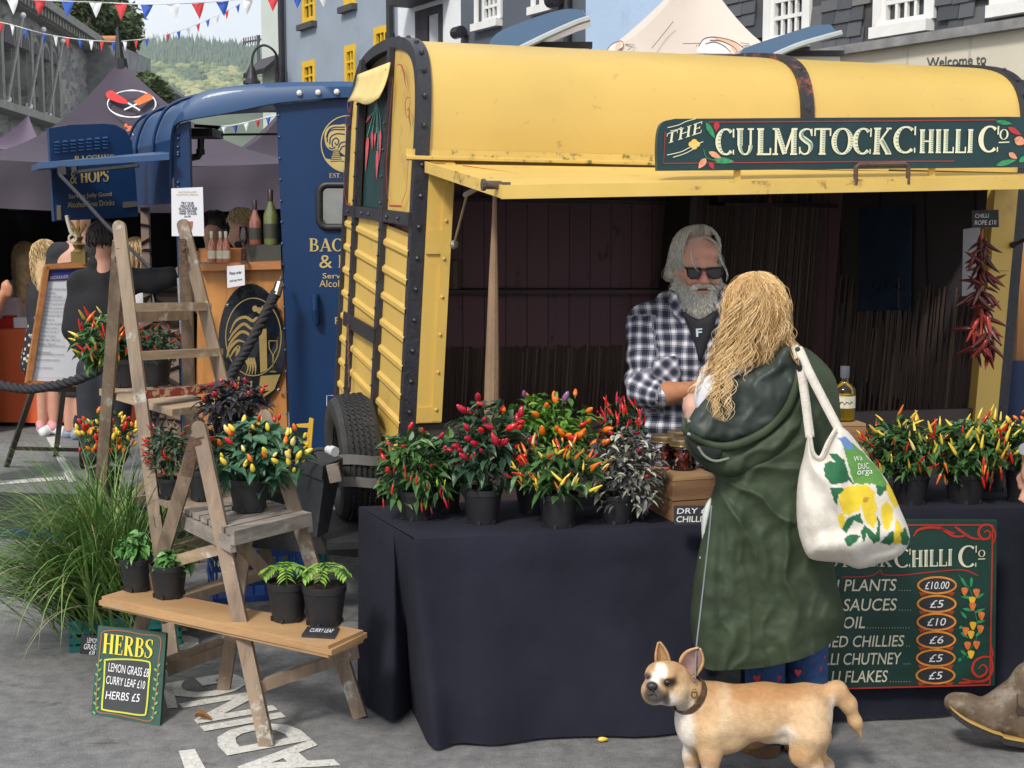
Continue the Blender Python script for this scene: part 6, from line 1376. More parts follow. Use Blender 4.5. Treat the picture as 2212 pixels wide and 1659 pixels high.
for st, x0, y0, x1, h_ in (('CHILLI PLANTS',860,766,1366,60),('CHILLI SAUCES',850,866,1368,62),('CHILLI OIL',860,956,1206,60),('DRIED CHILLIES',930,1048,1405,58),('CHILLI CHUTNEY',895,1138,1392,60),('CHILLI FLAKES',890,1228,1322,60)):
    b.text(pb0, st, [zp_(x0,y0),zp_(x1,y0-6),zp_(x1,y0-h_-6),zp_(x0,y0-h_)], .003, .18, .006)
    x = x1+12
    while x < 1440: b.poly(pb0, ell(*zp_(x, y0-8), .9, .9, 6), .003); x += 14
b.build('lettering', CS, pbt); HB.build('letter_shading', bpy.data.materials['teal_hatch'], pbt)
b = MB(); OR_ = M('orange_ring_paint', (.62,.22,.03), .45, var=.2, vs=40); bs_ = MB(); bc = MB(); br_ = MB()
for k, (st, y) in enumerate((('\u00a310.00',732),('\u00a35',826),('\u00a310',917),('\u00a36',1008),('\u00a35',1100),('\u00a35',1188))):
    cx = 1570-k*1.5; c = zp_(cx, y); bs_.poly(pb0, ell(*c, 39, 15.5, 30), .0025+.0001*k); b.stroke(pb0, ell(*c, 41, 17.5, 36), 4.2, .0032, closed=True)
    hw = 62 if k == 0 else (48 if '10' in st else 36); bc.text(pb0, st, [zp_(cx-hw,y+20),zp_(cx+hw,y+18),zp_(cx+hw,y-20),zp_(cx-hw,y-18)], .0042, .2)
    for s in (-1,1): br_.poly(pb0, [zp_(cx+s*30,y+38), zp_(cx+s*92,y+34), zp_(cx+s*80,y+56)], .0022)
b.build('price_ring', OR_, pbt); bs_.build('price_slate', slate_b, pbt); bc.build('chalk_price', chalk, pbt); br_.build('ring_scrolls', M('russet_paint', (.28,.05,.02), .5), pbt)
b = MB(); bo = MB(); by = MB(); R = random.Random(6)
vine = cr([zp_(1680,680),zp_(1740,760),zp_(1760,860),zp_(1780,960),zp_(1750,1040),zp_(1700,1100)],6); b.stroke(pb0, vine, 1.2, .002)
for (x0,y0,x1,y1) in ((1690,690,1720,745),(1745,690,1742,745),(1765,800,1810,772),(1745,795,1690,790),(1760,870,1815,850),(1700,850,1760,862),(1720,900,1690,865),(1770,920,1815,910),(1700,940,1680,950),(1765,990,1800,960),(1690,970,1730,1000),(1690,1060,1720,1090),(1690,1100,1680,1120),(1720,1100,1750,1085)): b.poly(pb0, leafshape(*zp_(x0,y0), *zp_(x1,y1), 3.4), .0026+.00007*(x0 % 9))
b.build('painted_leaves', leafgreen_p, pbt)
for i, (x, y) in enumerate(((1710,762),(1770,768),(1748,808),(1750,838),(1795,885),(1752,935),(1715,962),(1790,952),(1742,980),(1725,1036),(1770,1032),(1742,1080))): (by if i % 3 == 2 else bo).poly(pb0, cr([zp_(x-17,y-14),zp_(x,y-19),zp_(x+17,y-12),zp_(x+10,y+12),zp_(x,y+24),zp_(x-11,y+10)],3,True), .0036+.0001*(i % 4))
bo.build('painted_fruit', M('orange_red_paint', (.62,.16,.04), .45, var=.3, vs=90), pbt); by.build('painted_fruit', M('yellow_orange_paint', (.70,.40,.03), .45), pbt)
# ---------------------------------------------------------------- crates, jars, bottle
cratew = woodm('crate_wood', (.27,.15,.072), (.14,.07,.035), (.12,.12,1), 14, .65, bump=.3)
def crate(label, quad, ztop, dv, rows_=2, grp='wooden crates on the stall'):
    """quad: front bottom-left, bottom-right (photo points on the table), heights from ztop"""
    a, c = quad; t = thing('wooden_crate', label, 'crate', (a+c)/2, grp); h = ztop-a.z
    for k in range(rows_):
        z0, z1 = a.z+h*k/rows_+.002, a.z+h*(k+1)/rows_-.002
        for p, q_ in ((a,c),(c,c+dv),(c+dv,a+dv),(a+dv,a)):
            b = MB(); n_ = (q_-p).cross(Vector((0,0,1))).normalized()*.012; P, Q = Vector((p.x,p.y,z0)), Vector((q_.x,q_.y,z0)); d_ = (Q-P).normalized()*.0125; up_ = Vector((0,0,z1-z0)); b.hexa([P+d_, Q-d_*0, Q+(-n_)-d_*0, P-n_+d_, P+d_+up_, Q+up_, Q-n_+up_, P-n_+d_+up_]); b.build('board', cratew, t)
    b = MB(); T4 = [Vector((p.x,p.y,ztop)) for p in (a,c,c+dv,a+dv)]; b.hexa([p for p in T4]+[p+Vector((0,0,.010)) for p in T4]); b.build('top_board', woodm('crate_top', (.40,.25,.12), (.25,.14,.07), (.12,.3,1), 12), t); return t
ca, cc = G(1452,1128,ZL+.003), G(1548,1120,ZL+.003); cdv = G(1400,1100,ZL+.003)-ca; cdv = cdv*1.05
ct = crate('two-board wooden crate on the left table holding the jars of dried chillies', (ca,cc), ca.z+.148, cdv); zc_ = ca.z+.160
jarg = clearglass('jar_glass', (.9,.92,.9)); dried = M('dried_red', (.20,.022,.012), .4, var=.5, vs=40); gold_lid = M('brassy_lid', (.42,.32,.18), .3, metal=.8)
for i, (x, y, lab) in enumerate(((1474,1012,'clip jar of dried red chillies at the front of the crate'),(1432,1003,'clip jar of dried red chillies on the left of the crate'),(1466,992,'clip jar of dried red chillies at the back of the crate'),(1515,1004,'clip jar of dried red chillies beside the green coat sleeve'))):
    c = G(x, y, zc_); t = thing('jar', lab, 'jar', c, 'jars of dried chillies'); r = .050; b = MB(); b.lathe([(0,0),(r,.002),(r*1.02,.01),(r*1.02,.07),(r*.86,.084),(r*.86,.092)], c, 20); b.build('glass', jarg, t, smooth=True, auto=50)
    b = MB(); R = random.Random(i)
    for k in range(46):
        a = R.uniform(0,6.28); rr = R.uniform(0,.038); p = c+Vector((rr*math.cos(a), rr*math.sin(a), R.uniform(.008,.062))); d = Vector((R.gauss(0,1),R.gauss(0,1),R.gauss(0,.6))).normalized()*.012; b.tube([p-d, p+Vector((0,0,.004)), p+d], [.005,.007,.002], 5)
    b.build('dried_chillies', dried, t); b = MB(); b.lathe([(r*.9,.090),(r*.92,.094),(r*.92,.106),(r*.8,.112),(0,.113)], c, 20); b.tube([c+Vector((r*.93*math.cos(q_), r*.93*math.sin(q_), .088)) for q_ in np.linspace(0,6.28,20)], .0035, 6); b.build('lid', gold_lid, t, smooth=True, auto=40)
oa, oc = G(1800,966,ZR+.003), G(1866,966,ZR+.003)
oa = U(1800,975,5.25); oc = U(1869,973,5.25); oa.z = oc.z = ZR+.003
zo = U(1840,914,5.25).z; crate('small rough crate on the right table under the oil bottle', (oa,oc), zo-.011, Vector((-.03,.16,0)), 2)
c = U(1822,914,5.32); c.z = zo+.001; t = thing('oil_bottle', 'glass bottle of golden chilli oil with a grey stopper', 'bottle', c); b = MB(); r = .042; b.lathe([(0,0),(r*.95,.001),(r,.008),(r,.11),(r*.93,.125),(r*.4,.142),(r*.33,.15),(r*.33,.168)], c, 22); b.build('glass', clearglass('oil_bottle_glass', (.9,.9,.82)), t, smooth=True, auto=50)
b = MB(); b.lathe([(0,.004),(r*.9,.004),(r*.9,.098),(0,.099)], c, 18); b.build('oil', M('golden_oil', (.66,.43,.03), .12), t, smooth=True, auto=50); b = MB(); b.lathe([(r*.36,.160),(r*.42,.165),(r*.42,.205),(0,.206)], c, 14); b.build('stopper', M('grey_stopper', (.12,.13,.15), .4), t, smooth=True, auto=40)
b = MB(); b.grid([[c+Vector((r*1.03*math.cos(a), r*1.03*math.sin(a), z)) for a in np.linspace(-2.7,-.5,14)] for z in (.05,.095)]); lb_ = b.build('label', lab_c, t, smooth=True)
b = MB(); b.tube([c+Vector((r*1.06*math.cos(a), r*1.06*math.sin(a), .062+.014*abs(math.sin(i*1.1)))) for i, a in enumerate(np.linspace(-2.2,-1.0,9))], .0016, 4); b.build('label_drawing', ink, lb_)
# ---------------------------------------------------------------- plants
pot_m = M('black_plastic_pot', (.013,.013,.016), .5, var=.25, vs=12, bump=.1, bs=30, dirt=(.05,.05,.05), dscale=14, dlo=.62, dhi=.8)
soil_m = M('compost', (.045,.028,.018), .95, bump=.9, bs=90, var=.5, vs=60)
green_st = M('plant_stem', (.07,.13,.03), .6); dark_st = M('dark_plant_stem', (.03,.022,.03), .6)
def leafm(n, stops, rough=.42, spec=.4): return M(n, stops[len(stops)//2][1], rough, var=.2, vs=30, tint=stops, spec=spec)
L_green = leafm('pepper_leaf', [(0,(.02,.055,.018)),(.5,(.035,.095,.025)),(.85,(.07,.16,.04)),(1,(.14,.24,.06))])
L_dark = leafm('dark_pepper_leaf', [(0,(.012,.03,.018)),(.5,(.022,.055,.028)),(.9,(.05,.11,.055)),(1,(.10,.18,.09))])
L_bright = leafm('bright_pepper_leaf', [(0,(.03,.09,.015)),(.5,(.06,.16,.02)),(.85,(.11,.25,.03)),(1,(.22,.36,.05))])
L_purple = leafm('black_purple_leaf', [(0,(.010,.010,.014)),(.5,(.022,.020,.028)),(.85,(.06,.06,.07)),(1,(.16,.17,.18))], .35)
L_var = leafm('variegated_leaf', [(0,(.02,.016,.022)),(.3,(.045,.035,.05)),(.5,(.10,.11,.10)),(.65,(.42,.43,.33)),(1,(.62,.60,.46))])
L_blue = leafm('blue_green_leaf', [(0,(.025,.065,.04)),(.5,(.04,.11,.06)),(.9,(.08,.19,.10)),(1,(.15,.27,.14))])
def fr(n, c, r=.18, sss=0): return M(n, c, r, var=.15, vs=30, spec=.55)
F_ = {'r': fr('red_chilli', (.50,.015,.012)), 'd': fr('crimson_chilli', (.38,.01,.03)), 'o': fr('orange_chilli', (.72,.16,.012)), 'y': fr('yellow_chilli', (.78,.56,.06)), 'p': fr('purple_chilli', (.20,.09,.22)), 'g': fr('green_chilli', (.30,.45,.04)), 'c': fr('cream_chilli', (.75,.62,.22))}
def leaf(b, p, d, up, L, W, t, fold=.25):
    d = d.normalized(); s = d.cross(up); s = s.normalized() if s.length > 1e-4 else d.orthogonal().normalized(); n = s.cross(d).normalized(); dr = -Vector((0,0,1))
    def q(a, w, h): return p+d*(L*a)+s*(W*w)+n*(h*W)+dr*(L*.28*a*a)
    b.add([p, q(.22,-.38,fold), q(.24,0,0), q(.22,.38,fold), q(.5,-.5,fold), q(.52,0,0), q(.5,.5,fold), q(.8,-.24,fold*.6), q(.82,0,0), q(.8,.24,fold*.6), q(1.03,0,-.1)],
          [(0,1,2),(0,2,3),(1,4,5,2),(2,5,6,3),(4,7,8,5),(5,8,9,6),(7,10,8),(8,10,9)], t)
_fm = {}
def fruit_mesh(kind, mk, v):
    key = (kind, mk, v)
    if key in _fm: return _fm[key]
    R = random.Random(hash((kind, v)) % 999); b = MB(); c = R.uniform(-.3,.3)
    if kind == 'long': pr = [(0,.30),(.12,.55),(.35,.5),(.6,.42),(.85,.24),(1,.03)]; n = 6
    elif kind == 'fat': pr = [(0,.3),(.1,.75),(.35,1.0),(.65,.85),(.9,.45),(1,.05)]; n = 7
    else: pr = [(0,.3),(.15,.8),(.5,1.0),(.8,.7),(1,.05)]; n = 7
    b.tube([Vector((c*.35*a*a, .12*c*math.sin(3*a), a)) for a, r in pr], [r*(.215 if kind == 'long' else .27) for a, r in pr], n, cap=True)
    o = b.build('chilli', F_[mk], None, smooth=True); me = o.data; bpy.data.objects.remove(o); _fm[key] = me; return me
_cx = {}
def calyx():
    if 'c' not in _cx:
        b = MB(); b.tube([(0,0,-.42),(.03,0,-.2),(0,0,0),(0,0,.10)], [.035,.04,.10,.085], 6); o = b.build('calyx', green_st, None, smooth=True); _cx['c'] = o.data; bpy.data.objects.remove(o)
    return _cx['c']
def add_fruit(t, p, d, L, kind, mk, R, with_calyx=True):
    loc = p-parent_loc(t); q = d.to_track_quat('Z','Y').to_euler()
    o = bpy.data.objects.new('chilli', fruit_mesh(kind, mk, R.randrange(3))); o.location = loc; o.rotation_euler = q; o.scale = (L,L,L); COL.objects.link(o); o.parent = t
    if with_calyx: c = bpy.data.objects.new('calyx', calyx()); COL.objects.link(c); c.parent = o
def pot(t, c, rt, h, soil=True, mat=None, n=28):
    b = MB(); rb = rt*.76; c = Vector(c)
    b.lathe([(0,.004),(rb*.93,.004),(rb*.98,0),(rb,.006),(rt*.95,h*.80),(rt*.955,h*.82),(rt*1.0,h*.83),(rt*1.01,h*.99),(rt*.99,h),(rt*.93,h),(rt*.90,h*.86)], c, n)
    for k in range(6): a = 2*PI*k/6+.3; b.box(c+Vector((rb*1.0*math.cos(a), rb*1.0*math.sin(a), .008)), (.012,.012,.014), Matrix.Rotation(a,3,'Z'))
    b.build('pot', mat or pot_m, t, smooth=True, auto=40)
    if soil:
        b = MB(); R = random.Random(int(c.x*999)); rows = [[c+Vector((rt*.91*q*math.cos(a), rt*.91*q*math.sin(a), h*.88+R.uniform(-.004,.006))) for a in np.linspace(0,2*PI,17)[:-1]] for q in (.05,.4,.7,1)]; b.grid(rows, close=True); b.build('soil', soil_m, t)
def plant(label, base, rt, h, cc, rad, lm, nl, ll, lw, fruits, seed, stem=None, cat='chilli plant', name='chilli_plant', grp='potted chilli plants', soil=True, haspot=True, up=.25, dens=(.35,1.05), stems=7):
    """cc crown centre (world), rad crown radii"""
    R = random.Random(seed); t = thing(name, label, cat, base, grp)
    if haspot: pot(t, base, rt, h, soil)
    b = MB(); root = Vector(base)+Vector((0,0,h*.86)); cc = Vector(cc); tips = []
    fork = root.lerp(cc, .45); b.tube([root, root.lerp(fork,.5)+Vector((.006,0,0)), fork], [.008,.007,.006], 6)
    for k in range(stems):
        a = 2*PI*k/stems+R.random(); e = cc+Vector((rad[0]*.8*math.cos(a)*R.uniform(.4,1), rad[1]*.8*math.sin(a)*R.uniform(.4,1), rad[2]*R.uniform(.1,.85))); m = fork.lerp(e,.5)+Vector((0,0,.02)); b.tube(cr([fork, m, e],4), [.005-.0004*i for i in range(9)], 5); tips.append((fork, m, e))
    b.build('stem', stem or green_st, t)
    lf = MB()
    for i in range(nl):
        d = Vector((R.gauss(0,1),R.gauss(0,1),R.gauss(.12,1))).normalized(); q = R.uniform(*dens); p = cc+Vector((d.x*rad[0], d.y*rad[1], d.z*rad[2]))*q
        if p.z < base[2]+h*.55 and (p.xy-Vector(base).xy).length < rt*1.05: continue
        o = (Vector((d.x,d.y,d.z*.4+R.uniform(-.55,.45)))*.8+Vector((R.gauss(0,.6),R.gauss(0,.6),R.gauss(0,.25)))).normalized(); s = R.uniform(.55,1.25)
        leaf(lf, p-o*ll*.4*s, o, Vector((R.uniform(-.4,.4),R.uniform(-.4,.4),1)), ll*s, lw*s, min(1,max(0,R.gauss(.5,.24))), R.uniform(.05,.4))
    lf.build('foliage', lm, t, smooth=False)
    for spec in fruits:
        kind, mks, n, L, upd, (q0,q1), zr = spec; n = int(n*1.25); q0 += .08; q1 += .06
        for i in range(n):
            for tries in range(20):
                d = Vector((R.gauss(0,1),R.gauss(-.45,1),R.gauss(0,.9))).normalized()
                if zr[0] <= d.z <= zr[1]: break
            q = R.uniform(q0,q1); p = cc+Vector((d.x*rad[0], d.y*rad[1], d.z*rad[2]))*q
            if upd > 0: dr = (Vector((d.x*.8,d.y*.8,.35))*(1-upd)+Vector((0,0,1))*upd+Vector((R.gauss(0,.3),R.gauss(0,.3),R.gauss(0,.15)))).normalized()
            else: dr = Vector((R.gauss(0,.18),R.gauss(0,.18),-1)).normalized()
            add_fruit(t, p, dr, L*R.uniform(.6,1.1), kind, R.choice(mks), R)
    return t
def tplant(label, x, ybot, zt_, wpx, hpx, cx, cy, rx, ry, lm, nl, ll, lw, fruits, seed, dy=0, **kw):
    rx, ry, nl, lw = rx*1.12, ry*1.08, int(nl*1.25), lw*1.25
    b0 = G(x, ybot, zt_); s = FPX/b0.y; rt = wpx/2/s; base = b0+Vector((0, rt*.75, .003)); cc = U(cx, cy, base.y+dy); R3 = (rx/s, rx/s*.85, ry/s)
    return plant(label, base, rt, hpx/s, cc, R3, lm, nl, ll, lw, fruits, seed, **kw)
OUT = (.75,1.08)
tplant('chilli plant with small red and green pods drooping over the left table corner', 897,1128,ZL,80,66, 896,1012,84,80, L_green,330,.055,.019,[('long','rrd',16,.042,-1,OUT,(-1,.3)),('long','g',9,.036,-1,OUT,(-1,0)),('fat','rd',10,.034,.2,OUT,(0,1))],1)
tplant('leafy chilli plant standing behind the two front pots at the left end', 962,1110,ZL,72,66, 962,1010,52,70, L_green,170,.06,.022,[('long','r',5,.04,-1,OUT,(-1,.5))],2)
tplant('dark leaved chilli plant dotted with fat crimson pods left of the wooden pole', 1042,1137,ZL,88,78, 1050,968,78,98, L_dark,420,.052,.021,[('fat','dddr',30,.045,.15,OUT,(-.2,1))],3)
tplant('tall bright green chilli plant with large orange pods behind the yellow one', 1150,1112,ZL,78,66, 1182,935,104,76, L_bright,420,.052,.021,[('fat','ooor',24,.052,.1,OUT,(-.3,1)),('fat','p',6,.045,.3,OUT,(-.5,1)),('fat','d',8,.045,.2,OUT,(-1,0))],4)
tplant('compact chilli plant packed with yellow, orange and red pointed pods at the front', 1207,1145,ZL,90,76, 1202,1020,88,62, L_green,260,.05,.02,[('long','yyycoo',42,.052,.30,OUT,(-.6,1)),('long','rroo',22,.05,.35,OUT,(-.2,1))],5)
tplant('chilli plant with dense scarlet upright pods rising behind the variegated one', 1318,1095,ZL,76,60, 1340,935,46,62, L_dark,130,.05,.018,[('long','rrd',34,.048,.75,(.7,1.05),(.15,1)),('fat','d',5,.04,.2,OUT,(-1,.2))],6)
tplant('variegated chilli plant with purple black and cream leaves', 1334,1136,ZL,88,66, 1352,1020,78,92, L_var,620,.040,.015,[('round','d',4,.03,.2,OUT,(0,1))],7,stem=dark_st)
tplant('chilli plant with red and yellow pods at the left of the right table', 1975,1094,ZR,84,70, 1942,970,80,64, L_green,380,.048,.018,[('long','yyc',22,.055,.45,OUT,(-.6,1)),('long','rro',24,.05,.25,OUT,(-1,1))],8)
tplant('chilli plant with curling yellow and red pods in the middle of the right table', 2094,1093,ZR,92,70, 2088,972,88,62, L_green,360,.048,.018,[('long','yyy',34,.055,.5,OUT,(-.5,1)),('long','rro',22,.052,-1,OUT,(-1,.3)),('long','r',8,.05,.5,OUT,(0,1))],9)
tplant('chilli plant with small rounded red and yellow pods at the right edge', 2222,1090,ZR,86,72, 2212,960,52,58, L_green,200,.045,.018,[('round','yyro',34,.03,.5,OUT,(-.5,1))],10)
tplant('chilli plant with spiky yellow pods behind the right table front row', 2150,1064,ZR,70,50, 2142,945,40,42, L_bright,110,.045,.016,[('long','y',14,.05,.7,OUT,(-.2,1))],16)
# on the ladders
tplant('broad leaved chilli plant with yellow and orange egg shaped pods on the slatted step', 533,1110,zt2+.002,92,74, 556,982,96,70, L_blue,300,.068,.034,[('fat','yyyyc',32,.036,.55,OUT,(-.5,1)),('fat','oor',16,.04,.6,OUT,(-.2,1))],11)
tplant('black pearl chilli plant with near black leaves beside the oval plaque', 432,1084,.642,58,66, 505,880,72,56, L_purple,300,.052,.022,[('round','rd',10,.032,.6,OUT,(0,1))],12,stem=dark_st)
tplant('second dark leaved chilli plant low behind the short stepladder apex', 452,1078,.642,56,60, 450,962,34,56, L_purple,190,.045,.018,[],13,stem=dark_st)
tplant('bushy chilli plant with many tiny red pods between the two stepladders', 366,1080,.642,60,44, 364,975,46,58, L_dark,190,.042,.014,[('long','rr',46,.034,.1,OUT,(-1,1))],14)
tplant('chilli plant with upright red and yellow pods in the left trough on the ladder shelf', 264,838,zp+.002,76,60, 228,742,62,56, L_green,260,.062,.024,[('long','rrro',24,.062,.55,OUT,(-.6,1)),('long','yyc',14,.065,.2,OUT,(-1,1))],15)
tplant('chilli plant with tiny red pods in the right trough on the ladder shelf', 328,836,zp+.002,76,60, 338,750,54,44, L_dark,220,.045,.015,[('long','rrr',24,.032,.6,OUT,(-.3,1))],17)
plant('low chilli plant with clustered orange and yellow pods left of the tall stepladder', Vector((U(228,1000,7.2).x,7.2,.402)), .085, .13, U(228,942,7.2), (.145,.13,.13), L_green, 240, .055, .022, [('round','yyoor',62,.042,.6,(.8,1.05),(-.6,1))], 18)
t_ = thing('upturned_crate', 'dark crate standing on the road under the orange and yellow chilli plant', 'crate', G(228,1130)); b = MB(); b.box((U(228,1000,7.2).x,7.25,.20),(.30,.26,.40)); b.build('crate', pot_m, t_)
# ---- curry leaf pots on the plank
def seedling(label, x, y, wpx, hpx, seed, fronds, hgt, lm):
    b0 = G(x, y, zb); s = FPX/b0.y; rt = wpx/2/s; base = b0+Vector((0, rt*.76, .002)); h = hpx/s; R = random.Random(seed); t = thing('herb_pot', label, 'potted herb', base, 'herb pots on the plank'); pot(t, base, rt, h)
    b = MB(); l = MB(); root = base+Vector((0,0,h*.86)); top = root+Vector((R.uniform(-.01,.01),0,hgt*.55)); b.tube([root, top], [.004,.003], 5)
    for k in range(fronds):
        a = 2*PI*k/fronds+R.random()*.6; dr = Vector((math.cos(a), math.sin(a), .35)); P = cr([top-Vector((0,0,.012*(k % 3))), top+dr*hgt*.45+Vector((0,0,hgt*.12)), top+Vector((dr.x,dr.y,0))*hgt*R.uniform(.8,1.1)+Vector((0,0,hgt*R.uniform(-.05,.2)))],4); b.tube(P, .0018, 4)
        for j in range(1, 9):
            p = Vector(P[j]); d = (Vector(P[j])-Vector(P[j-1])).normalized(); sd = d.cross(Vector((0,0,1))).normalized()
            for s_ in (-1,1): leaf(l, p, (sd*s_+d*.5), Vector((0,0,1)), .032*R.uniform(.7,1.2), .014, min(1,max(0,R.gauss(.55,.22))), .15)
    b.build('stem', green_st, t); l.build('foliage', lm, t)
L_curry = leafm('curry_leaf', [(0,(.05,.13,.015)),(.5,(.12,.26,.03)),(.9,(.24,.42,.06)),(1,(.36,.52,.10))])
seedling('curry leaf seedling pot second from the right end of the plank', 617,1348,92,88, 1, 7, .085, L_curry)
seedling('curry leaf seedling pot at the right end of the plank', 697,1358,100,90, 2, 7, .095, L_curry)
L_mint = leafm('mint_leaf', [(0,(.03,.10,.02)),(.5,(.06,.18,.04)),(.9,(.12,.28,.07)),(1,(.2,.36,.1))])
def herb(label, x, y, wpx, hpx, cx, cy, rx, ry, seed): tplant(label, x, y, zb, wpx, hpx, cx, cy, rx, ry, L_mint, 90, .042, .022, [], seed, cat='potted herb', name='herb_pot', grp='herb pots on the plank', stems=5)
herb('small round leaved herb pot at the left end of the plank', 290,1281,76,72, 287,1186,36,36, 21)
herb('small herb pot partly behind the near leg of the short stepladder', 358,1297,84,74, 372,1215,34,24, 22)
# ---- lemongrass in a green crate
t = thing('lemongrass', 'huge arching clump of lemongrass spilling from a green crate', 'plant', G(240,1385)); R = random.Random(31); b = MB()
gbase = U(245,1330,6.0); gbase.z = .10
def blade(root, az, L, lean, w, t_, kink=0):
    P = []; d = Vector((math.cos(az), math.sin(az), 0)); p = Vector(root); th = lean; n = 12
    for i in range(n+1):
        P.append(p.copy()); v = (d*math.sin(th)+Vector((0,0,1))*math.cos(th)); p = p+v*(L/n); th += (1.75-lean)*(.35+1.5*(i/n)**1.6)/n*kink
        p.z = max(p.z, .01+.004*(i % 3))
    sd = Vector((-d.y, d.x, 0)); rows = []
    for i, q in enumerate(P): ww = w*(.55+.45*math.sin(PI*min(1,(i+2)/(n*.8))))*(1-(i/n)**3); rows.append([q-sd*ww, q+Vector((0,0,-ww*.35)), q+sd*ww])
    b.grid(rows, t=[t_]*(3*len(rows)))
for i in range(760):
    r0 = gbase+Vector((R.gauss(0,.085), R.gauss(0,.075), R.uniform(-.02,.03))); az = R.uniform(0,2*PI); az = az if R.random() < .5 else R.gauss(PI*1.05, .8)
    blade(r0, az, R.uniform(.5,1.0), abs(R.gauss(.2,.24)), R.uniform(.0032,.0072), min(1,max(0,R.gauss(.52,.24))), R.uniform(.6,2.1))
for i in range(300):
    r0 = gbase+Vector((R.gauss(-.04,.11), R.gauss(-.06,.09), R.uniform(-.02,.02))); blade(r0, R.gauss(PI*1.18,.55), R.uniform(.6,1.05), R.uniform(.4,1.0), R.uniform(.0035,.008), min(1,max(0,R.gauss(.68,.22))), R.uniform(1.0,2.6))
b.build('foliage', leafm('grass_blade', [(0,(.035,.085,.02)),(.35,(.07,.16,.03)),(.65,(.12,.235,.05)),(.9,(.21,.31,.09)),(1,(.38,.35,.17))], .5), t)
teal = M('teal_crate_plastic', (.012,.13,.115), .4, var=.15); blue_cr = M('blue_crate_plastic', (.015,.07,.30), .4, var=.15); bright_cr = M('bright_blue_crate', (.05,.22,.60), .4, var=.15)
def pcrate(label, c, dims, rot, m_, cols_=7):
    t = thing('plastic_crate', label, 'crate', c, 'plastic crates on the road'); R3 = Matrix.Rotation(rot,3,'Z'); x, y, z = dims; c = Vector(c); b = MB()
    for zz_ in (.012, z*.36, z*.68, z-.015):
        for sx, sy, w, d in ((0,-1,x,.012),(0,1,x,.012),(-1,0,.012,y-.026),(1,0,.012,y-.026)): b.box(c+R3 @ Vector((sx*(x/2-.006), sy*(y/2-.006), zz_)), (w,d,.026 if zz_ < z-.02 else .034), R3)
    n = cols_
    for i in range(n+1):
        u = -x/2+.02+(x-.04)*i/n
        for s in (-1,1): b.box(c+R3 @ Vector((u, s*(y/2-.007), z/2)), (.012,.008,z-.03), R3)
    for i in range(5):
        u = -y/2+.03+(y-.06)*i/4
        for s in (-1,1): b.box(c+R3 @ Vector((s*(x/2-.007), u, z/2)), (.008,.012,z-.03), R3)
    b.box(c+Vector((0,0,.006)), (x-.03,y-.03,.008), R3); b.build('crate', m_, t); return t
pcrate('teal slotted crate holding the lemongrass', (gbase.x+.06, gbase.y-.02, .003), (.46,.30,.13), .25, teal)
pcrate('dark blue slotted crate on the road under the stepladders', (U(548,1240,6.7).x, 6.75, .003), (.44,.32,.24), .3, blue_cr)
pcrate('bright blue crate upside down beyond the slatted step', (U(612,1060,7.4).x, 7.4, .28), (.36,.30,.26), .2, bright_cr)
pcrate('teal crate under the bright blue crate beyond the tow bar', (U(612,1150,7.4).x, 7.4, .003), (.44,.34,.27), .2, teal)
t = thing('yellow_bracket', 'yellow plastic toothed bracket standing by the tow bar box', 'bracket', U(660,985,6.6)); yp = M('yellow_plastic', (.70,.42,.04), .4); b = MB(); P = Plane((0,6.6,0),(1,6.6,0),(0,6.6,1)); b.board(P, [(668,903),(677,906),(672,972),(660,985),(664,940)], .02)
for y in (917,937,955): b.board(P, [(640,y),(668,y-2),(667,y+7),(644,y+6)], .018, .001)
b.build('bracket', yp, t)
# ---- dried chilli string
t = thing('chilli_rope', 'string of dark dried chillies hanging at the right post of the yellow trailer', 'chilli rope', U(2122,775,5.95)); R = random.Random(41); Yc = 5.95; dm = [M('dried_chilli_dark', (.07,.012,.012), .35, var=.5, vs=40), M('dried_chilli_red', (.17,.018,.014), .3, var=.5, vs=40), M('dried_chilli_bright', (.33,.03,.02), .3, var=.4, vs=40)]
b = MB(); b.tube([U(2122,494,Yc), U(2118,560,Yc), U(2122,640,Yc), U(2118,740,Yc)], .006, 6); b.build('string', M('orange_twine', (.5,.10,.05), .7), t)
dmesh = []
for k in range(9):
    b = MB(); c = R.uniform(-.5,.5); b.tube([Vector((c*a*a*.5, .2*math.sin(3*a+k)*.3, a)) for a in np.linspace(0,1,8)], [.03,.09,.105,.10,.09,.07,.045,.01], 6); o = b.build('dried_chilli', dm[k % 3], None, smooth=True); dmesh.append(o.data); bpy.data.objects.remove(o)
for i in range(98):
    v = i/97; y = 505+255*v**.95; wd = (15+19*v+ (9 if .75 < v < .95 else 0))
    p = U(2120+R.uniform(-1,1)*wd*.55, y, Yc+R.uniform(-.05,.05)); d = Vector((R.gauss(0,.75), R.gauss(-.1,.5), -.8+R.gauss(0,.45))).normalized(); L = R.uniform(.06,.115)
    o = bpy.data.objects.new('dried_chilli', dmesh[R.randrange(3)*3+(R.choice((0,0,0,1)) if v < .55 else R.choice((0,0,1,1,2)))]); o.location = p-t.location; o.rotation_euler = d.to_track_quat('Z','Y').to_euler(); o.scale = (L,L,L); COL.objects.link(o); o.parent = t
b = MB(); b.board(Plane(T(TL-.25,-.02,1),T(TL-.2,-.02,1),T(TL-.25,-.02,2)), [(2081,495),(2118,490),(2112,636),(2078,640)], .004); b.build('pale_panel', M('pale_grey_board', (.27,.26,.28), .6, var=.15), yt)
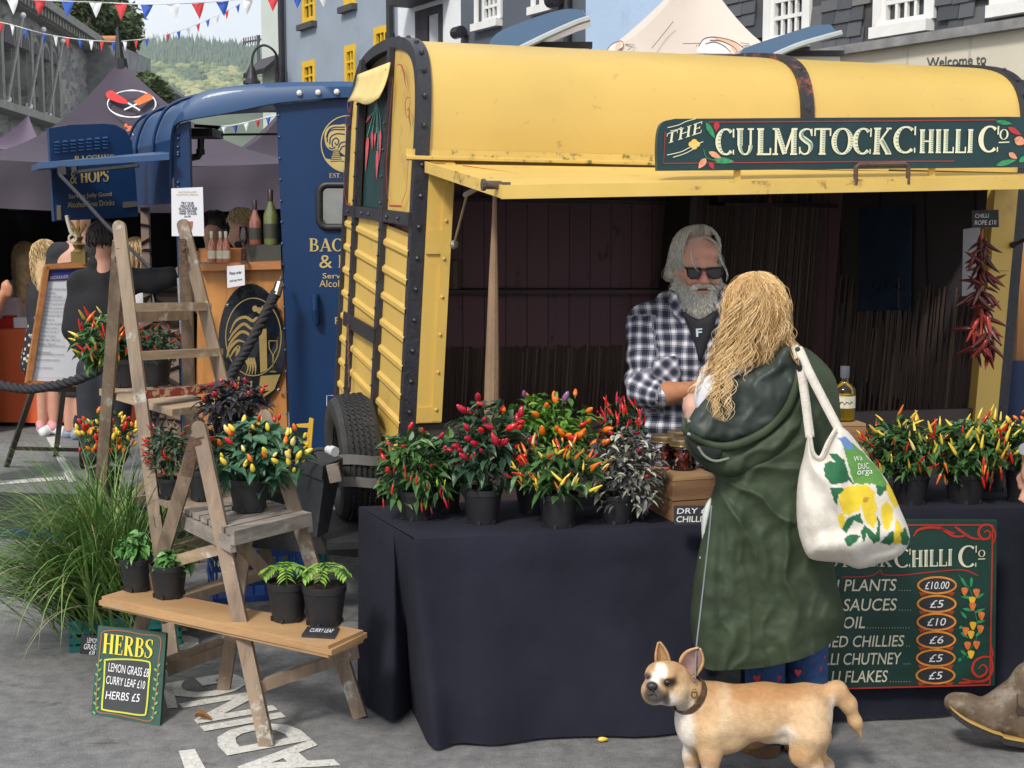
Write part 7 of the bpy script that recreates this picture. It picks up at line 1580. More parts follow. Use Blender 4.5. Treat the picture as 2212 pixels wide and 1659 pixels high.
# beyond the trailer at the right edge
t = thing('cordyline', 'spiky green cordyline plant beyond the right end of the yellow trailer', 'plant', U(2235,860,9.0)); b = MB(); R = random.Random(5); c = U(2225,560,9.0); pot(t, (c.x,9.0,.3), .16, .3); b.tube([(c.x,9.0,.5),(c.x,9.0,1.3)], [.04,.03], 8); b.build('stem', bark, t); b = MB()
for i in range(70): blade(Vector((c.x,9.0,1.3+R.uniform(-.5,.1))), R.uniform(0,6.28), R.uniform(.3,.6), R.uniform(.1,1.2), .012, R.random(), .6)
b.build('foliage', L_bright, t)
t = thing('wooden_stand', 'orange timber stand with blue cloth beyond the right end of the trailer', 'stand', U(2230,980,8.2)); b = MB()
for x in (2207, 2330): p = U(x,700,8.2); b.box((p.x,8.2,.95),(.07,.07,1.9))
for z in (.7,1.15): p = U(2270,700,8.2); b.box((p.x,8.26,z),(.42,.05,.06))
b.build('frame', bar_wood, t); b = MB(); p = U(2262,800,8.1); b.grid([[(p.x-.32+.64*u, 8.12+.02*math.sin(u*20), z) for z in (.0,.5,1.0)] for u in np.linspace(0,1,24)]); b.build('cloth', M('dark_blue_cloth', (.02,.035,.09), .8), t, smooth=True)
# litter
t = thing('fallen_leaf', 'curled brown fallen leaf on the road by the stepladder', 'leaf', G(438,1549)); b = MB(); leaf(b, G(418,1548,.02), Vector((1,.1,0)), Vector((0,0,1)), .07, .04, .5, .5); b.build('leaf', M('brown_leaf', (.22,.10,.03), .8), t)
t = thing('fallen_chilli', 'small yellow chilli dropped on the road before the left table', 'chilli', G(1300,1597)); add_fruit(t, G(1292,1597,.012), Vector((1,.2,0)), .035, 'fat', 'y', random.Random(1), False)
# ================================================================ PEOPLE, DOG, BAG
skin = M('skin', (.52,.27,.19), .5, var=.10, vs=14, sss=.12, bump=.12, bs=120); skin_t = M('tanned_skin', (.46,.20,.11), .5, var=.14, vs=18, sss=.1, bump=.12, bs=120); skin_p = M('pale_skin', (.58,.34,.26), .5, var=.08, vs=14, sss=.12)
def proj(V):
    V = np.asarray(V); x = V[:, 0]; y = V[:, 1]; z = V[:, 2]-CAM_H; f = y*_cp-z*_sp; u = y*_sp+z*_cp
    return 1106+FPX*x/f, 829.5-FPX*u/f
class At:
    """body joints written as photo points at one depth"""
    def __init__(s, Y): s.Y = Y
    def p(s, x, y, d=0): return U(x, y, s.Y+d)
    def c(s, x0, y0, x1, y1, r0, r1=None, d0=0, d1=0): return cap(s.p(x0,y0,d0), s.p(x1,y1,d1), r0, r1)
    def e(s, x, y, r, d=0, R=None): return elp(s.p(x,y,d), r, R)
def strands(name, mat, parent, paths, r=.0022, n=4):
    b = MB()
    for P, t in paths:
        m = len(P); b.tube(P, [r*(.55+.6*math.sin(PI*min(1,(i+.6)/(m-.2)))) for i in range(m)], n, t, cap=False)
    return b.build(name, mat, parent, smooth=True)
def hairm(n, lo, mid, hi, rough=.45): return M(n, mid, rough, var=.12, vs=40, tint=[(0,lo),(.5,mid),(1,hi)], spec=.35)
def scalp_hair(c, R3, n, seed, az0, az1, th0, th1, fall, wave=.006, wl=.05, out=1.04, part=(0,0), front=None, lift=0.0, r_t=None):
    """paths over an ellipsoid (centre c, radii R3) from the crown down to th1 then falling 'fall' metres; az measured from -Y (towards the camera)"""
    R = random.Random(seed); res = []
    for i in range(n):
        az = R.uniform(az0, az1); o = out+R.uniform(-.03,.07); ph = R.uniform(0,6.28); P = []; te = th1*R.uniform(.85,1.08)
        if front and abs(((az-front[0]+PI) % (2*PI))-PI) < front[1]: te = front[2]*R.uniform(.7,1.1); fl = 0
        else: fl = fall*R.uniform(.55,1.1)
        k = 7; tt = R.gauss(.5,.22); ts = th0*R.uniform(.4,2.5)
        for j in range(k+1):
            th = ts+(te-ts)*j/k; d = Vector((math.sin(az)*math.sin(th), -math.cos(az)*math.sin(th), math.cos(th)))
            q = o+lift*math.sin(PI*j/k); P.append(Vector(c)+Vector((d.x*R3[0]*q+part[0]*(1-j/k), d.y*R3[1]*q+part[1]*(1-j/k), d.z*R3[2]*q)))
        if fl > 0:
            e = P[-1]; d = Vector((math.sin(az), -math.cos(az), 0)); m = max(3, int(fl/.018))
            for j in range(1, m+1):
                v = j/m; P.append(e+Vector((0,0,-fl*v))+d*(.012*v-.03*v*v))
        sx = Vector((math.cos(az), math.sin(az), 0)); Q = []; L = 0
        for j, p in enumerate(P):
            if j: L += (P[j]-P[j-1]).length
            a = min(1, L/.09); Q.append(p+sx*(wave*a*math.sin(L/wl*6.28+ph))+Vector((0,0,wave*.3*a*math.cos(L/wl*6.28+ph)))+Vector((math.sin(az), -math.cos(az), 0))*(wave*.7*a*math.cos(L/wl*6.28+ph)))
        res.append((Q, min(1,max(0,tt))))
    return res
# ---------------------------------------------------------------- the dog
DY = 4.40; D = At(DY); ds = FPX/DY
dog = thing('dog', 'fawn and white dog with upright ears standing side on before the customer', 'dog', G(1620,1692))
def Rot(ax, deg): return Matrix.Rotation(math.radians(deg), 3, ax)
q = lambda px: px/ds
dp = [D.e(1537,1550,(q(78),.095,q(76))), D.c(1560,1546,1650,1533,q(70),q(58)), D.c(1650,1533,1735,1532,q(56),q(56)), D.e(1746,1540,(q(52),.09,q(62))),
      D.c(1530,1530,1482,1494,q(56),q(37),0,-.03), D.e(1492,1560,(q(32),.07,q(54)),-.01), D.e(1550,1590,(q(70),.085,q(36))), D.e(1640,1558,(q(70),.075,q(36))),
      # head
      D.e(1453,1465,(q(38),.060,q(35)),-.05), D.e(1460,1488,(q(32),.058,q(29)),-.05), D.c(1443,1487,1416,1488,q(31),q(25),-.07,-.125), D.e(1440,1504,(q(28),.045,q(14)),-.08), D.e(1400,1493,(q(13),.028,q(15)),-.135), D.e(1424,1497,(q(15),.026,q(17)),-.155), D.e(1412,1508,(q(17),.03,q(11)),-.13), D.e(1430,1450,(q(34),.05,q(20)),-.075), D.e(1443,1463,(q(13),.02,q(7)),-.128), D.e(1405,1457,(q(10),.02,q(6)),-.105), D.e(1455,1495,(q(20),.03,q(20)),-.10),
      # legs
      D.c(1532,1580,1534,1632,q(34),q(21),-.075,-.08), D.c(1534,1632,1534,1685,q(20),q(17),-.08,-.08), D.e(1527,1694,(q(24),.034,q(12)),-.085),
      D.c(1498,1580,1494,1632,q(26),q(18),.05,.05), D.c(1494,1632,1493,1685,q(17),q(15),.05,.05), D.e(1485,1694,(q(23),.032,q(12)),.045),
      D.e(1750,1560,(q(44),.055,q(60)),-.06), D.c(1745,1590,1735,1628,q(44),q(29),-.07,-.075), D.c(1737,1628,1760,1655,q(27),q(17),-.075,-.075), D.c(1760,1655,1752,1688,q(16),q(15),-.075,-.075), D.e(1742,1695,(q(24),.032,q(12)),-.08),
      D.c(1760,1590,1752,1630,q(38),q(26),.06,.06), D.c(1752,1630,1784,1655,q(24),q(16),.06,.06), D.c(1784,1655,1778,1688,q(15),q(14),.06,.06), D.e(1768,1695,(q(23),.03,q(12)),.055),
      # tail
      D.c(1775,1505,1808,1492,q(24),q(20)), D.c(1808,1492,1832,1520,q(19),q(16)), D.c(1832,1520,1848,1560,q(16),q(12)), D.c(1848,1560,1860,1592,q(12),q(4)),
      D.e(1693,1592,(q(13),.02,q(16)),-.02), D.c(1660,1592,1690,1586,q(14),q(12),-.02,-.02)]
def mixv(a, b, f): return a*(1-f[:, None])+np.array(b)*f[:, None]
def sstep(a, b, x): return np.clip((x-a)/(b-a), 0, 1)**2*(3-2*np.clip((x-a)/(b-a), 0, 1))
def blob(X, Y, cx, cy, rx, ry, soft=.35): return 1-sstep(1-soft, 1+soft, np.hypot((X-cx)/rx, (Y-cy)/ry))
def dogcol(V):
    X, Y = proj(V); nn = np.array([noise.noise(Vector(v)*22) for v in V]); n2 = np.array([noise.noise(Vector(v)*70) for v in V]); X2, Y2 = X+nn*7, Y+nn*7
    c = np.tile(np.array([.50,.315,.165]), (len(V), 1)); c = mixv(c, (.40,.20,.075), sstep(.1,.5,nn)*.5)
    c = mixv(c, (.36,.17,.06), blob(X2,Y2,1650,1492,120,26,.6)*.75); c = mixv(c, (.62,.43,.25), blob(X2,Y2,1620,1590,140,40,.6)*.8); c = mixv(c, (.66,.50,.32), blob(X2,Y2,1565,1540,16,60,.7)*.6); c = mixv(c, (.64,.46,.28), blob(X2,Y2,1760,1560,50,50,.7)*.6)
    W = (.74,.68,.60); c = mixv(c, W, blob(X2,Y2,1474,1585,26,60,.35)); c = mixv(c, W, sstep(1648,1672,Y2)); c = mixv(c, W, blob(X2,Y2,1800,1540,9,34,.5)*.6)
    c = mixv(c, (.70,.60,.48), blob(X2,Y2,1695,1590,26,22,.4)); c = mixv(c, W, blob(X2,Y2,1475,1524,36,16,.4)*.8)
    hd = (X < 1500) & (Y < 1535); m = np.where(hd, 1.0, 0)
    c = mixv(c, (.66,.50,.32), m*blob(X2,Y2,1478,1500,24,22,.5)*.7); c = mixv(c, W, m*blob(X2,Y2,1428,1446,11,17,.25)); c = mixv(c, W, m*blob(X2,Y2,1414,1472,13,18,.4)); c = mixv(c, W, m*blob(X2,Y2,1432,1512,34,14,.4)*.9)
    c = mixv(c, (.028,.024,.025), m*blob(X2,Y2,1413,1502,25,18,.4)*.92); c = mixv(c, (.035,.02,.014), m*blob(X2,Y2,1445,1473,17,12,.5)*.95); c = mixv(c, (.04,.025,.02), m*blob(X2,Y2,1438,1508,9,14,.5)*.85); c = mixv(c, (.035,.02,.014), m*blob(X2,Y2,1403,1465,9,10,.5)*.9); c = mixv(c, (.05,.045,.047), m*blob(X2,Y2,1410,1486,14,11,.3))
    return c*(1+.16*n2)[:, None]
fur = MC('short_fur', .7, bump=.35, bs=170, var=.14, vs=120, spec=.25)
body('body', dp, fur, dog, h=.0062, k=.026, colf=dogcol)
b = MB(); ey = D.p(1442,1474,-.149); b.sphere(ey, .0115, 12, 8); ey2 = D.p(1403,1465,-.126); b.sphere(ey2, .009, 10, 8); b.build('eye', M('dog_eye', (.012,.008,.006), .08), dog, smooth=True)
b = MB(); b.sphere(D.p(1409,1482,-.168), (.017,.013,.013), 14, 10); b.tube([D.p(x,y,d) for x, y, d in ((1394,1510,-.150),(1402,1503,-.166),(1411,1497,-.178),(1420,1504,-.178),(1431,1512,-.168))], .0028, 6); b.tube([D.p(1411,1487,-.176), D.p(1411,1498,-.178)], .002, 6); b.build('nose', M('dog_nose', (.02,.019,.022), .35, bump=.3, bs=200), dog, smooth=True)
def ear(name, base0, base1, tip, bulge, depth, mout, min_):
    t0, t1, tp = np.array(base0, float), np.array(base1, float), np.array(tip, float); rows = []; rin = []; n = 10
    for i in range(n+1):
        v = i/n; e0 = t0+(tp-t0)*v+np.array(bulge[0])*math.sin(PI*v**.8); e1 = t1+(tp-t1)*v+np.array(bulge[1])*math.sin(PI*v**.8); r = []; r2 = []
        for j in range(9):
            u = j/8; pq = e0+(e1-e0)*u; dd = depth+.032*math.sin(PI*u)*(1-v*.6); r.append(D.p(pq[0], pq[1], dd)); r2.append(D.p(pq[0]*1.0, pq[1], dd-.004-.004*math.sin(PI*u)))
        rows.append(r); rin.append(r2)
    b = MB(); b.grid([list(r) for r in rows]); o = b.build(name, mout, dog, smooth=True); o.modifiers.new('s','SOLIDIFY').thickness = .006
    b = MB(); b.grid([r[1:-1] for r in rin[:-1]]); b.build('inner_ear', min_, o, smooth=True)
furflat = M('fawn_ear_fur', (.47,.28,.13), .75, var=.2, vs=40, bump=.3, bs=150); pinkin = M('inner_ear_pink', (.30,.19,.165), .65, var=.25, vs=30)
ear('ear', (1469,1432), (1494,1466), (1510,1401), ((-5,-9),(17,-3)), -.055, furflat, pinkin)
ear('ear', (1420,1442), (1446,1432), (1424,1388), ((-4,-3),(3,-4)), -.01, furflat, furflat)
b = MB(); ring = []
for i in range(26):
    a = 2*PI*i/26; cx, cy = 1484+25*math.cos(a), 1503+36*math.sin(a)*1.0; ring.append(D.p(1484+30*math.cos(a)+ -12*math.sin(a)*.9, 1500+31*math.sin(a)-20*math.cos(a)*.2, -.045+.085*(-math.sin(a*1.0+2.2))))
nc = D.p(1492,1500,-.038); axn = (D.p(1462,1480,-.05)-D.p(1530,1530,0)).normalized(); Qn = axn.to_track_quat('Z','Y').to_matrix()
b = MB(); b.lathe([(.0595,-.012),(.064,-.012),(.067,.012),(.0625,.012)], D.p(1489,1502,-.030), 30, axis=axn); col_ = b.build('collar', M('brown_collar', (.09,.045,.025), .5, var=.5, vs=60, dirt=(.30,.22,.12), dscale=60), dog, smooth=True, auto=40)
b = MB(); b.tube([D.p(1500+6*math.cos(a), 1500+8*math.sin(a), -.108) for a in np.linspace(0,6.28,12)], .003, 6); b.sphere(D.p(1500,1493,-.106), .007, 8, 6); b.build('buckle', M('old_brass', (.35,.24,.08), .3, metal=.8), col_)
t = thing('dog_lead', 'thin grey dog lead running from the customer down to the dog collar', 'dog lead', D.p(1505,1420)); b = MB(); b.tube(cr([U(1537,1092,4.52), U(1531,1160,4.50), U(1522,1240,4.47), U(1513,1320,4.42), U(1504,1400,4.36), U(1501,1475,4.33)],5), .0075, 6, flat=.35); b.build('lead', M('grey_webbing', (.17,.18,.21), .6), t, smooth=True)
# ---------------------------------------------------------------- the customer in the green coat
WY = 4.72; Wm = At(WY); wo = thing('person', 'customer seen from behind in a long green raincoat with long wavy blonde hair', 'person', G(1660,1600))
body('body', [Wm.e(1634,676,(.082,.10,.115),-.06), Wm.c(1640,720,1648,775,.052,.058,-.03,0), Wm.c(1600,810,1700,810,.08,.08), Wm.e(1650,880,(.18,.11,.26)), Wm.e(1650,1050,(.16,.11,.2)), Wm.c(1652,1150,1652,1590,.055,.035,.02,.02), Wm.c(1744,1150,1743,1585,.055,.035,.03,.03), Wm.c(1580,815,1530,930,.05,.042), Wm.c(1530,930,1500,900,.04,.034,0,.35), Wm.e(1492,880,(.03,.045,.045),.42),
   Wm.c(1489,872,1480,862,.011,.009,.45,.50), Wm.c(1493,880,1484,872,.011,.009,.46,.51), Wm.c(1495,888,1487,882,.011,.009,.46,.51), Wm.c(1496,895,1490,890,.010,.008,.45,.50), Wm.c(1500,872,1494,858,.012,.010,.40,.44)], skin_p, wo, h=.011, k=.03)
body('shirt', [Wm.c(1556,838,1664,786,.066,.060,-.03,-.03), Wm.c(1560,838,1536,868,.064,.05,-.03,-.02), Wm.e(1625,840,(.17,.11,.16)), Wm.e(1640,950,(.15,.10,.2))], M('white_cotton', (.74,.75,.80), .8, var=.05, bump=.4, bs=14), wo, h=.011, k=.05)
ccm = M('green_raincoat', (.040,.057,.031), .6, var=.25, vs=4, bump=.25, bs=9, bstretch=(1.6,1.6,.5), dirt=(.027,.040,.027), dscale=3.5, dlo=.5, dhi=.7, spec=.28)
coatP = [(1690,746),(1737,750),(1772,775),(1800,808),(1812,850),(1817,920),(1819,1000),(1810,1100),(1802,1215),(1818,1300),(1826,1342),(1800,1385),(1740,1420),(1660,1440),(1580,1447),(1525,1445),(1503,1405),(1491,1340),(1499,1250),(1518,1150),(1534,1080),(1545,1030),(1510,1000),(1483,965),(1481,925),(1500,885),(1530,850),(1580,815),(1640,790),(1672,768)]
coatP = [tuple(p) for p in cr(coatP, 3, True)]
nv = np.vectorize(lambda x, y, s, o: noise.noise(Vector((x*s, y*s, o))))
def coatd(X, Y, Dd):
    w = nv(X, Y, .012, 1.0)*26; w2 = nv(X, Y, .03, 4.0); lo_ = sstep(1040, 1180, Y); up_ = 1-sstep(1000, 1120, Y); mid = sstep(980,1040,Y)*(1-sstep(1150,1330,Y))
    ang = np.arctan2(Y-1010, X-1535); rad = np.hypot(X-1535, Y-1010)
    xs = 1655+(X-1655)*(1-.00055*(Y-1180)); rdg = lambda q: (1-np.abs(np.sin(q)))**1.6
    f = lo_*(.034*rdg((xs+w*.9)/36.)*(.65+.6*nv(X, Y, .006, 3.0))+.010*rdg((xs+w*1.4)/14.+1)+.003*w2)
    f += mid*.034*rdg(ang*5.5+w*.03)*np.clip(rad/120, .2, 1); f += up_*.010*rdg((X*.7+Y*.8+w*1.3)/26)
    cre = nv(X, Y, .016, 9.0); f += .006*w2*.6+.007*np.abs(cre)+.0035*np.abs(nv(X, Y, .05, 12.0))
    return f
coat = puff('coat', coatP, WY, .16, 85, ccm, wo, step=4, disp=coatd, dpoly=[(x, y+150*max(0, min(1, (y-1370)/60))) for x, y in coatP])
lin = M('dark_coat_lining', (.038,.050,.043), .5, var=.3, vs=5, bump=.25, bs=14, spec=.35)
linP = cr([(1672,770),(1690,748),(1712,750),(1724,775),(1722,830),(1700,880),(1660,930),(1606,955),(1558,960),(1500,950),(1486,920),(1505,884),(1536,848),(1585,815),(1640,792)],3,True)
puff('coat_lining', linP, 4.582, .045, 24, lin, coat, step=5, disp=lambda X, Y, Dd: .016*(1-np.abs(np.sin((X*1.0+Y*.55+nv(X,Y,.02,2.0)*30)/24)))**1.7+.016*np.abs(nv(X,Y,.016,5.0))+.010*np.abs(nv(X,Y,.04,8.0)))
hoodP = cr([(1478,930),(1500,952),(1558,962),(1606,952),(1662,925),(1702,880),(1722,828),(1727,768),(1742,775),(1750,850),(1730,930),(1690,985),(1630,1022),(1568,1030),(1520,1008),(1486,972)],3,True)
puff('hood', hoodP, 4.59, .055, 30, ccm, coat, step=5, disp=lambda X, Y, Dd: .016*(1-np.abs(np.sin((X*.55+Y*.85+nv(X,Y,.02,3.0)*30)/19)))**1.6+.010*np.abs(nv(X,Y,.03,6.0)))
b = MB(); rim = cr([(1478,905),(1482,934),(1520,955),(1560,964),(1606,955),(1660,926),(1700,882),(1720,830),(1727,775),(1722,752)],7); b.tube([U(x,y,4.525-.012*math.sin(i*.3)) for i, (x, y) in enumerate(rim)], [.008+.006*math.sin(PI*i/len(rim)) for i in range(len(rim))], 10, flat=.7); b.build('hood_rim', ccm, coat, smooth=True)
puff('sleeve_shade_pad', cr([(1482,940),(1500,958),(1540,968),(1562,975),(1545,1000),(1512,992),(1490,968)],3,True), 4.50, .012, 14, M('painted_hollow_shade', (.006,.008,.008), .9), coat, step=4)  # thin solid pad; the shade inside the sleeve hollow is its near-black colour
b = MB(); b.tube([U(x,y,4.488) for x, y in cr([(1508,965),(1522,985),(1545,996),(1575,990)],6)], .0045, 6); b.build('hood_cord', M('grey_green_cord', (.17,.20,.15), .7), coat, smooth=True)
b = MB()
for x, y, yy in ((1488,910,4.49),(1488,938,4.49),(1514,1205,4.66),(1506,1291,4.66)): b.sphere(U(x,y,yy), .0065, 10, 6)
b.build('snap', steel, coat)
b = MB(); b.tube([U(1720,775,4.50), U(1726,790,4.495), U(1727,800,4.5)], .010, 8); b.build('toggle', black_iron, coat)
puff('shirt_tail', cr([(1536,1075),(1540,1100),(1532,1140),(1519,1174),(1515,1130),(1522,1095)],3,True), 4.70, .03, 12, M('pale_cloth', (.55,.60,.56), .8), wo, step=4)
den = M('blue_corduroy', (.022,.058,.17), .85, var=.25, vs=40, bump=.5, bs=90)
trs = body('trousers', [Wm.c(1652,1330,1653,1500,.072,.068,.02,.02), Wm.c(1653,1500,1652,1598,.068,.072,.02,.02), Wm.c(1744,1330,1744,1500,.072,.068,.03,.03), Wm.c(1744,1500,1742,1590,.068,.072,.03,.03)], den, wo, h=.009, k=.01)
b = MB()
for cx, cy, s_ in ((1635,1466,10),(1680,1466,9),(1724,1453,9),(1770,1446,8),(1648,1530,9),(1750,1520,9),(1778,1420,6)):
    x0 = 1653 if cx < 1700 else 1744; u = (cx-x0)/FPX*WY; yy = WY+(.02 if cx < 1700 else .03)-math.sqrt(max(1e-5, .0715**2-u*u))-.003
    P = Plane((0,yy,0),(1,yy,0),(0,yy,1)); b.poly(P, [(cx,cy+s_),(cx-s_*.75,cy),(cx-s_*.8,cy-s_*.5),(cx-s_*.4,cy-s_*.8),(cx,cy-s_*.35),(cx+s_*.4,cy-s_*.8),(cx+s_*.8,cy-s_*.5),(cx+s_*.75,cy)], .0)
b.build('hearts', M('red_heart_print', (.50,.04,.05), .8), trs)
for cx, yb in ((1650,1618),(1742,1612)):
    sh = body('shoe', [Wm.c(cx-28,yb-8,cx+25,yb-14,.036,.040,-.05,.06)], M('tan_shoe_leather', (.22,.11,.04), .45, var=.3), wo, h=.007, k=.02)
    b = MB(); pts = [U(cx+34*math.cos(a)-3, yb+8*math.sin(a)+3, WY-.03) for a in np.linspace(0,6.28,18)[:-1]]; c0 = G(cx-2, yb+4); b.slab([Vector((c0.x+.062*math.cos(a)*1.0, c0.y+.02+.10*math.sin(a), .022)) for a in np.linspace(0,2*PI,20)[:-1]], (0,0,1), .02); b.build('sole', M('crepe_sole', (.13,.07,.03), .7), sh)
# hair: under mass and strands
h_base = hairm('blonde_hair', (.30,.155,.05), (.70,.45,.19), (1.0,.82,.50)); h_under = M('blonde_under_hair', (.36,.215,.095), .55, var=.35, vs=25, stretch=(1,1,.2), bump=.5, bs=60, bstretch=(1,1,.15))
hc = Wm.p(1632,668,-.055)
hair = body('hair', [Wm.e(1632,664,(.078,.100,.112),-.055), Wm.c(1608,700,1592,760,.058,.04,-.06,-.08), Wm.c(1660,690,1676,735,.062,.035,-.06,-.06), Wm.c(1632,690,1630,740,.085,.05,-.06,-.09), Wm.c(1588,750,1560,800,.04,.02,-.09,-.10)], h_under, wo, h=.009, k=.03)
P_ = scalp_hair(hc, (.084,.108,.114), 1500, 3, -2.0, 2.0, .10, 1.75, .15, .0085, .06, 1.0, (.0,-.0)); 
R = random.Random(77)
def lock(pts, n, sp, r0, wave, wl):
    out_ = []
    for i in range(n):
        o = Vector((R.gauss(0,sp), R.gauss(0,sp*.8), R.gauss(0,sp*.5))); C = cr(pts, 9); ph = R.uniform(0,6.28); wl_ = wl*R.uniform(.8,1.25); Q = []; L = 0
        for j, c in enumerate(C):
            v = Vector(c); 
            if j: L += (Vector(C[j])-Vector(C[j-1])).length
            Q.append(v+o*(.35+.65*j/len(C))+Vector((math.sin(L/wl_*6.28+ph)*wave, math.cos(L/wl_*6.28+ph)*wave*.8, 0)))
        out_.append((Q[:int(len(Q)*R.uniform(.75,1))], min(1,max(0,R.gauss(.55,.3)))))
    return out_
Pw = lambda L: [Wm.p(x,y,d) for x, y, d in L]
for L, n, sp, wv in (([(1612,640,-.15),(1582,690,-.15),(1570,750,-.14),(1556,810,-.17),(1545,850,-.19)],18,.012,.009),([(1600,660,-.15),(1575,730,-.15),(1556,800,-.17),(1541,850,-.24),(1550,895,-.265),(1563,914,-.265)],9,.004,.012),([(1610,650,-.15),(1592,740,-.16),(1578,810,-.21),(1572,860,-.26),(1578,912,-.265)],9,.004,.012),
                     ([(1590,660,-.12),(1562,720,-.11),(1548,770,-.10),(1525,815,-.06),(1496,856,-.05)],26,.012,.007),([(1640,640,-.17),(1642,700,-.175),(1648,745,-.17),(1652,790,-.16)],34,.018,.007),([(1660,645,-.15),(1685,700,-.13),(1698,740,-.12),(1712,760,-.12)],40,.014,.007),([(1625,635,-.17),(1615,700,-.18),(1606,760,-.18),(1588,815,-.22)],34,.020,.010),
                     ([(1690,745,-.12),(1712,752,-.15),(1716,770,-.22),(1722,786,-.24),(1745,792,-.24)],2,.003,.002),([(1600,645,-.15),(1580,690,-.15),(1562,740,-.13),(1550,780,-.12),(1530,812,-.10)],44,.014,.008),([(1648,630,-.16),(1668,680,-.16),(1676,720,-.155),(1664,755,-.16)],40,.016,.008)): P_ += lock(Pw(L), n, sp, .002, wv, .07)
Q_ = []
for Pq, tq in P_:
    for k in range(3):
        o = Vector((R.gauss(0,.006),R.gauss(0,.005),R.gauss(0,.004))); Q_.append(([p+o*(.4+1.2*math.sin(PI*j/len(Pq))) for j, p in enumerate(Pq)], min(1,max(0,tq+R.gauss(0,.18)))))
strands('hair_strands', h_base, hair, Q_, .00085, 3)
# ---------------------------------------------------------------- tote bag
BY = 4.47; bag = thing('tote_bag', 'cream canvas tote bag printed with lemons hanging from the customer shoulder', 'bag', U(1840,1225,BY))
bagP = [tuple(p) for p in cr([(1747,935),(1736,985),(1727,1020),(1721,1068),(1723,1139),(1741,1197),(1765,1211),(1818,1216),(1855,1229),(1900,1217),(1946,1199),(1966,1159),(1944,1098),(1916,1038),(1868,978),(1832,932),(1808,922),(1790,950),(1775,985),(1760,975)],3,True)]
zb3 = lambda x, y: (1463+x*.3351, 950.9+y*.3351)
prints = [((.70,.52,.035), [[(1045,340),(1070,310),(1130,290),(1180,320),(1190,390),(1170,450),(1110,480),(1070,485),(1060,440),(1042,400)], [(1150,290),(1220,285),(1270,330),(1290,440),(1270,470),(1285,500),(1270,570),(1220,530),(1190,450)], [(1320,420),(1350,392),(1385,430),(1390,510),(1360,580),(1330,570),(1318,500)], [(1410,500),(1440,540),(1462,600),(1440,660),(1410,680),(1380,650),(1400,580)], [(1355,270),(1400,330),(1430,420),(1405,440),(1370,390),(1345,320)], [(1030,480),(1060,465),(1085,500),(1075,575),(1050,560)]]),
          ((.02,.12,.05), [[(950,150),(985,130),(1080,170),(1110,240),(1090,270),(1000,290),(955,240),(948,200)], [(975,85),(1030,90),(1080,130),(1100,210),(1140,290),(1090,240),(1040,170)], [(985,310),(1060,300),(1080,320),(1040,350),(1030,420),(1010,390)], [(1060,570),(1100,500),(1180,470),(1200,540),(1140,520),(1090,600)], [(1200,540),(1260,590),(1300,640),(1270,670),(1230,620)], [(1285,480),(1310,540),(1310,650),(1270,660),(1290,570)], [(1310,660),(1340,620),(1390,580),(1400,640),(1370,680)], [(1440,600),(1470,560),(1500,640),(1480,680),(1440,670)], [(1075,640),(1110,605),(1185,615),(1160,650),(1100,690)], [(1280,290),(1340,260),(1350,310),(1310,370),(1290,350)], [(1180,590),(1205,545),(1225,600),(1200,660)]]),
          ((.10,.26,.055), [[(1062,10),(1120,10),(1200,80),(1300,190),(1355,285),(1320,300),(1250,280),(1140,285),(1110,180),(1085,90)]]),
          ((.12,.22,.45), [[(1030,-20),(1090,-20),(1130,20),(1140,60),(1090,60),(1062,20)]]), ((.45,.25,.03), [[(1200,370),(1240,370),(1230,400),(1195,400)]])]
def bagcol(V):
    X, Y = proj(V); n2 = np.array([noise.noise(Vector(v)*60) for v in V]); c = np.tile(np.array([.66,.62,.55]), (len(V), 1)); front = V[:, 1] < BY+.03
    for k, (col, polys) in enumerate(prints):
        for p in polys:
            m = inpoly([zb3(*q_) for q_ in p], X+n2*2, Y+n2*2) & front; c[m] = np.array(col)
    return np.concatenate([c*(1+.10*n2)[:, None], np.ones((len(V), 1))], 1)
def bagd(X, Y, Dd):
    w = nv(X, Y, .014, 2.0)*20; side = np.exp(-((X-(1800+.17*(Y-960)))/16.)**2)
    return .020*side+.010*np.sin((X*.8-Y*.5+w)/13)*(.4+.6*(X < 1810))+.014*nv(X, Y, .018, 7.0)+.012*np.sin((Y*.9+X*.3+w)/14)*sstep(1120,1180,Y)
canv = MC('printed_canvas', .85, bump=.3, bs=220, var=.05, vs=30)
bg_o = puff('bag', bagP, BY, .105, 62, canv, bag, step=2.3, disp=bagd, colf=bagcol)
class OnPuff:
    def __init__(s, poly, Yc, Tt, Rp, disp): s.a = (poly, Yc, Tt, Rp, disp)
    def at(s, px, py, off=0):
        poly, Yc, Tt, Rp, disp = s.a; X, Y = np.array([px]), np.array([py]); Dd = dist2poly(poly, X, Y)*inpoly(poly, X, Y); th = Tt*(1-(1-np.clip(Dd/Rp,0,1))**2)**.5; dz = disp(X, Y, Dd)*np.clip(Dd/(Rp*.35),0,1); return U(px, py, Yc-float(th[0])-float(dz[0])-.004-off)
OB = OnPuff(bagP, BY, .105, 62, bagd)
b = MB()
for st, q_ in (('Wa',[zb3(1140,138),zb3(1195,128),zb3(1188,95),zb3(1138,105)]),('DUC',[zb3(1168,188),zb3(1240,182),zb3(1232,145),zb3(1162,150)]),('orga',[zb3(1162,238),zb3(1262,226),zb3(1256,190),zb3(1160,196)])): b.text(OB, st, q_, .0, .1)
b.build('print_lettering', M('white_print_ink', (.7,.7,.66), .8), bg_o)
tape = M('cream_webbing', (.62,.57,.50), .8, var=.08, vs=30, bump=.4, bs=140)
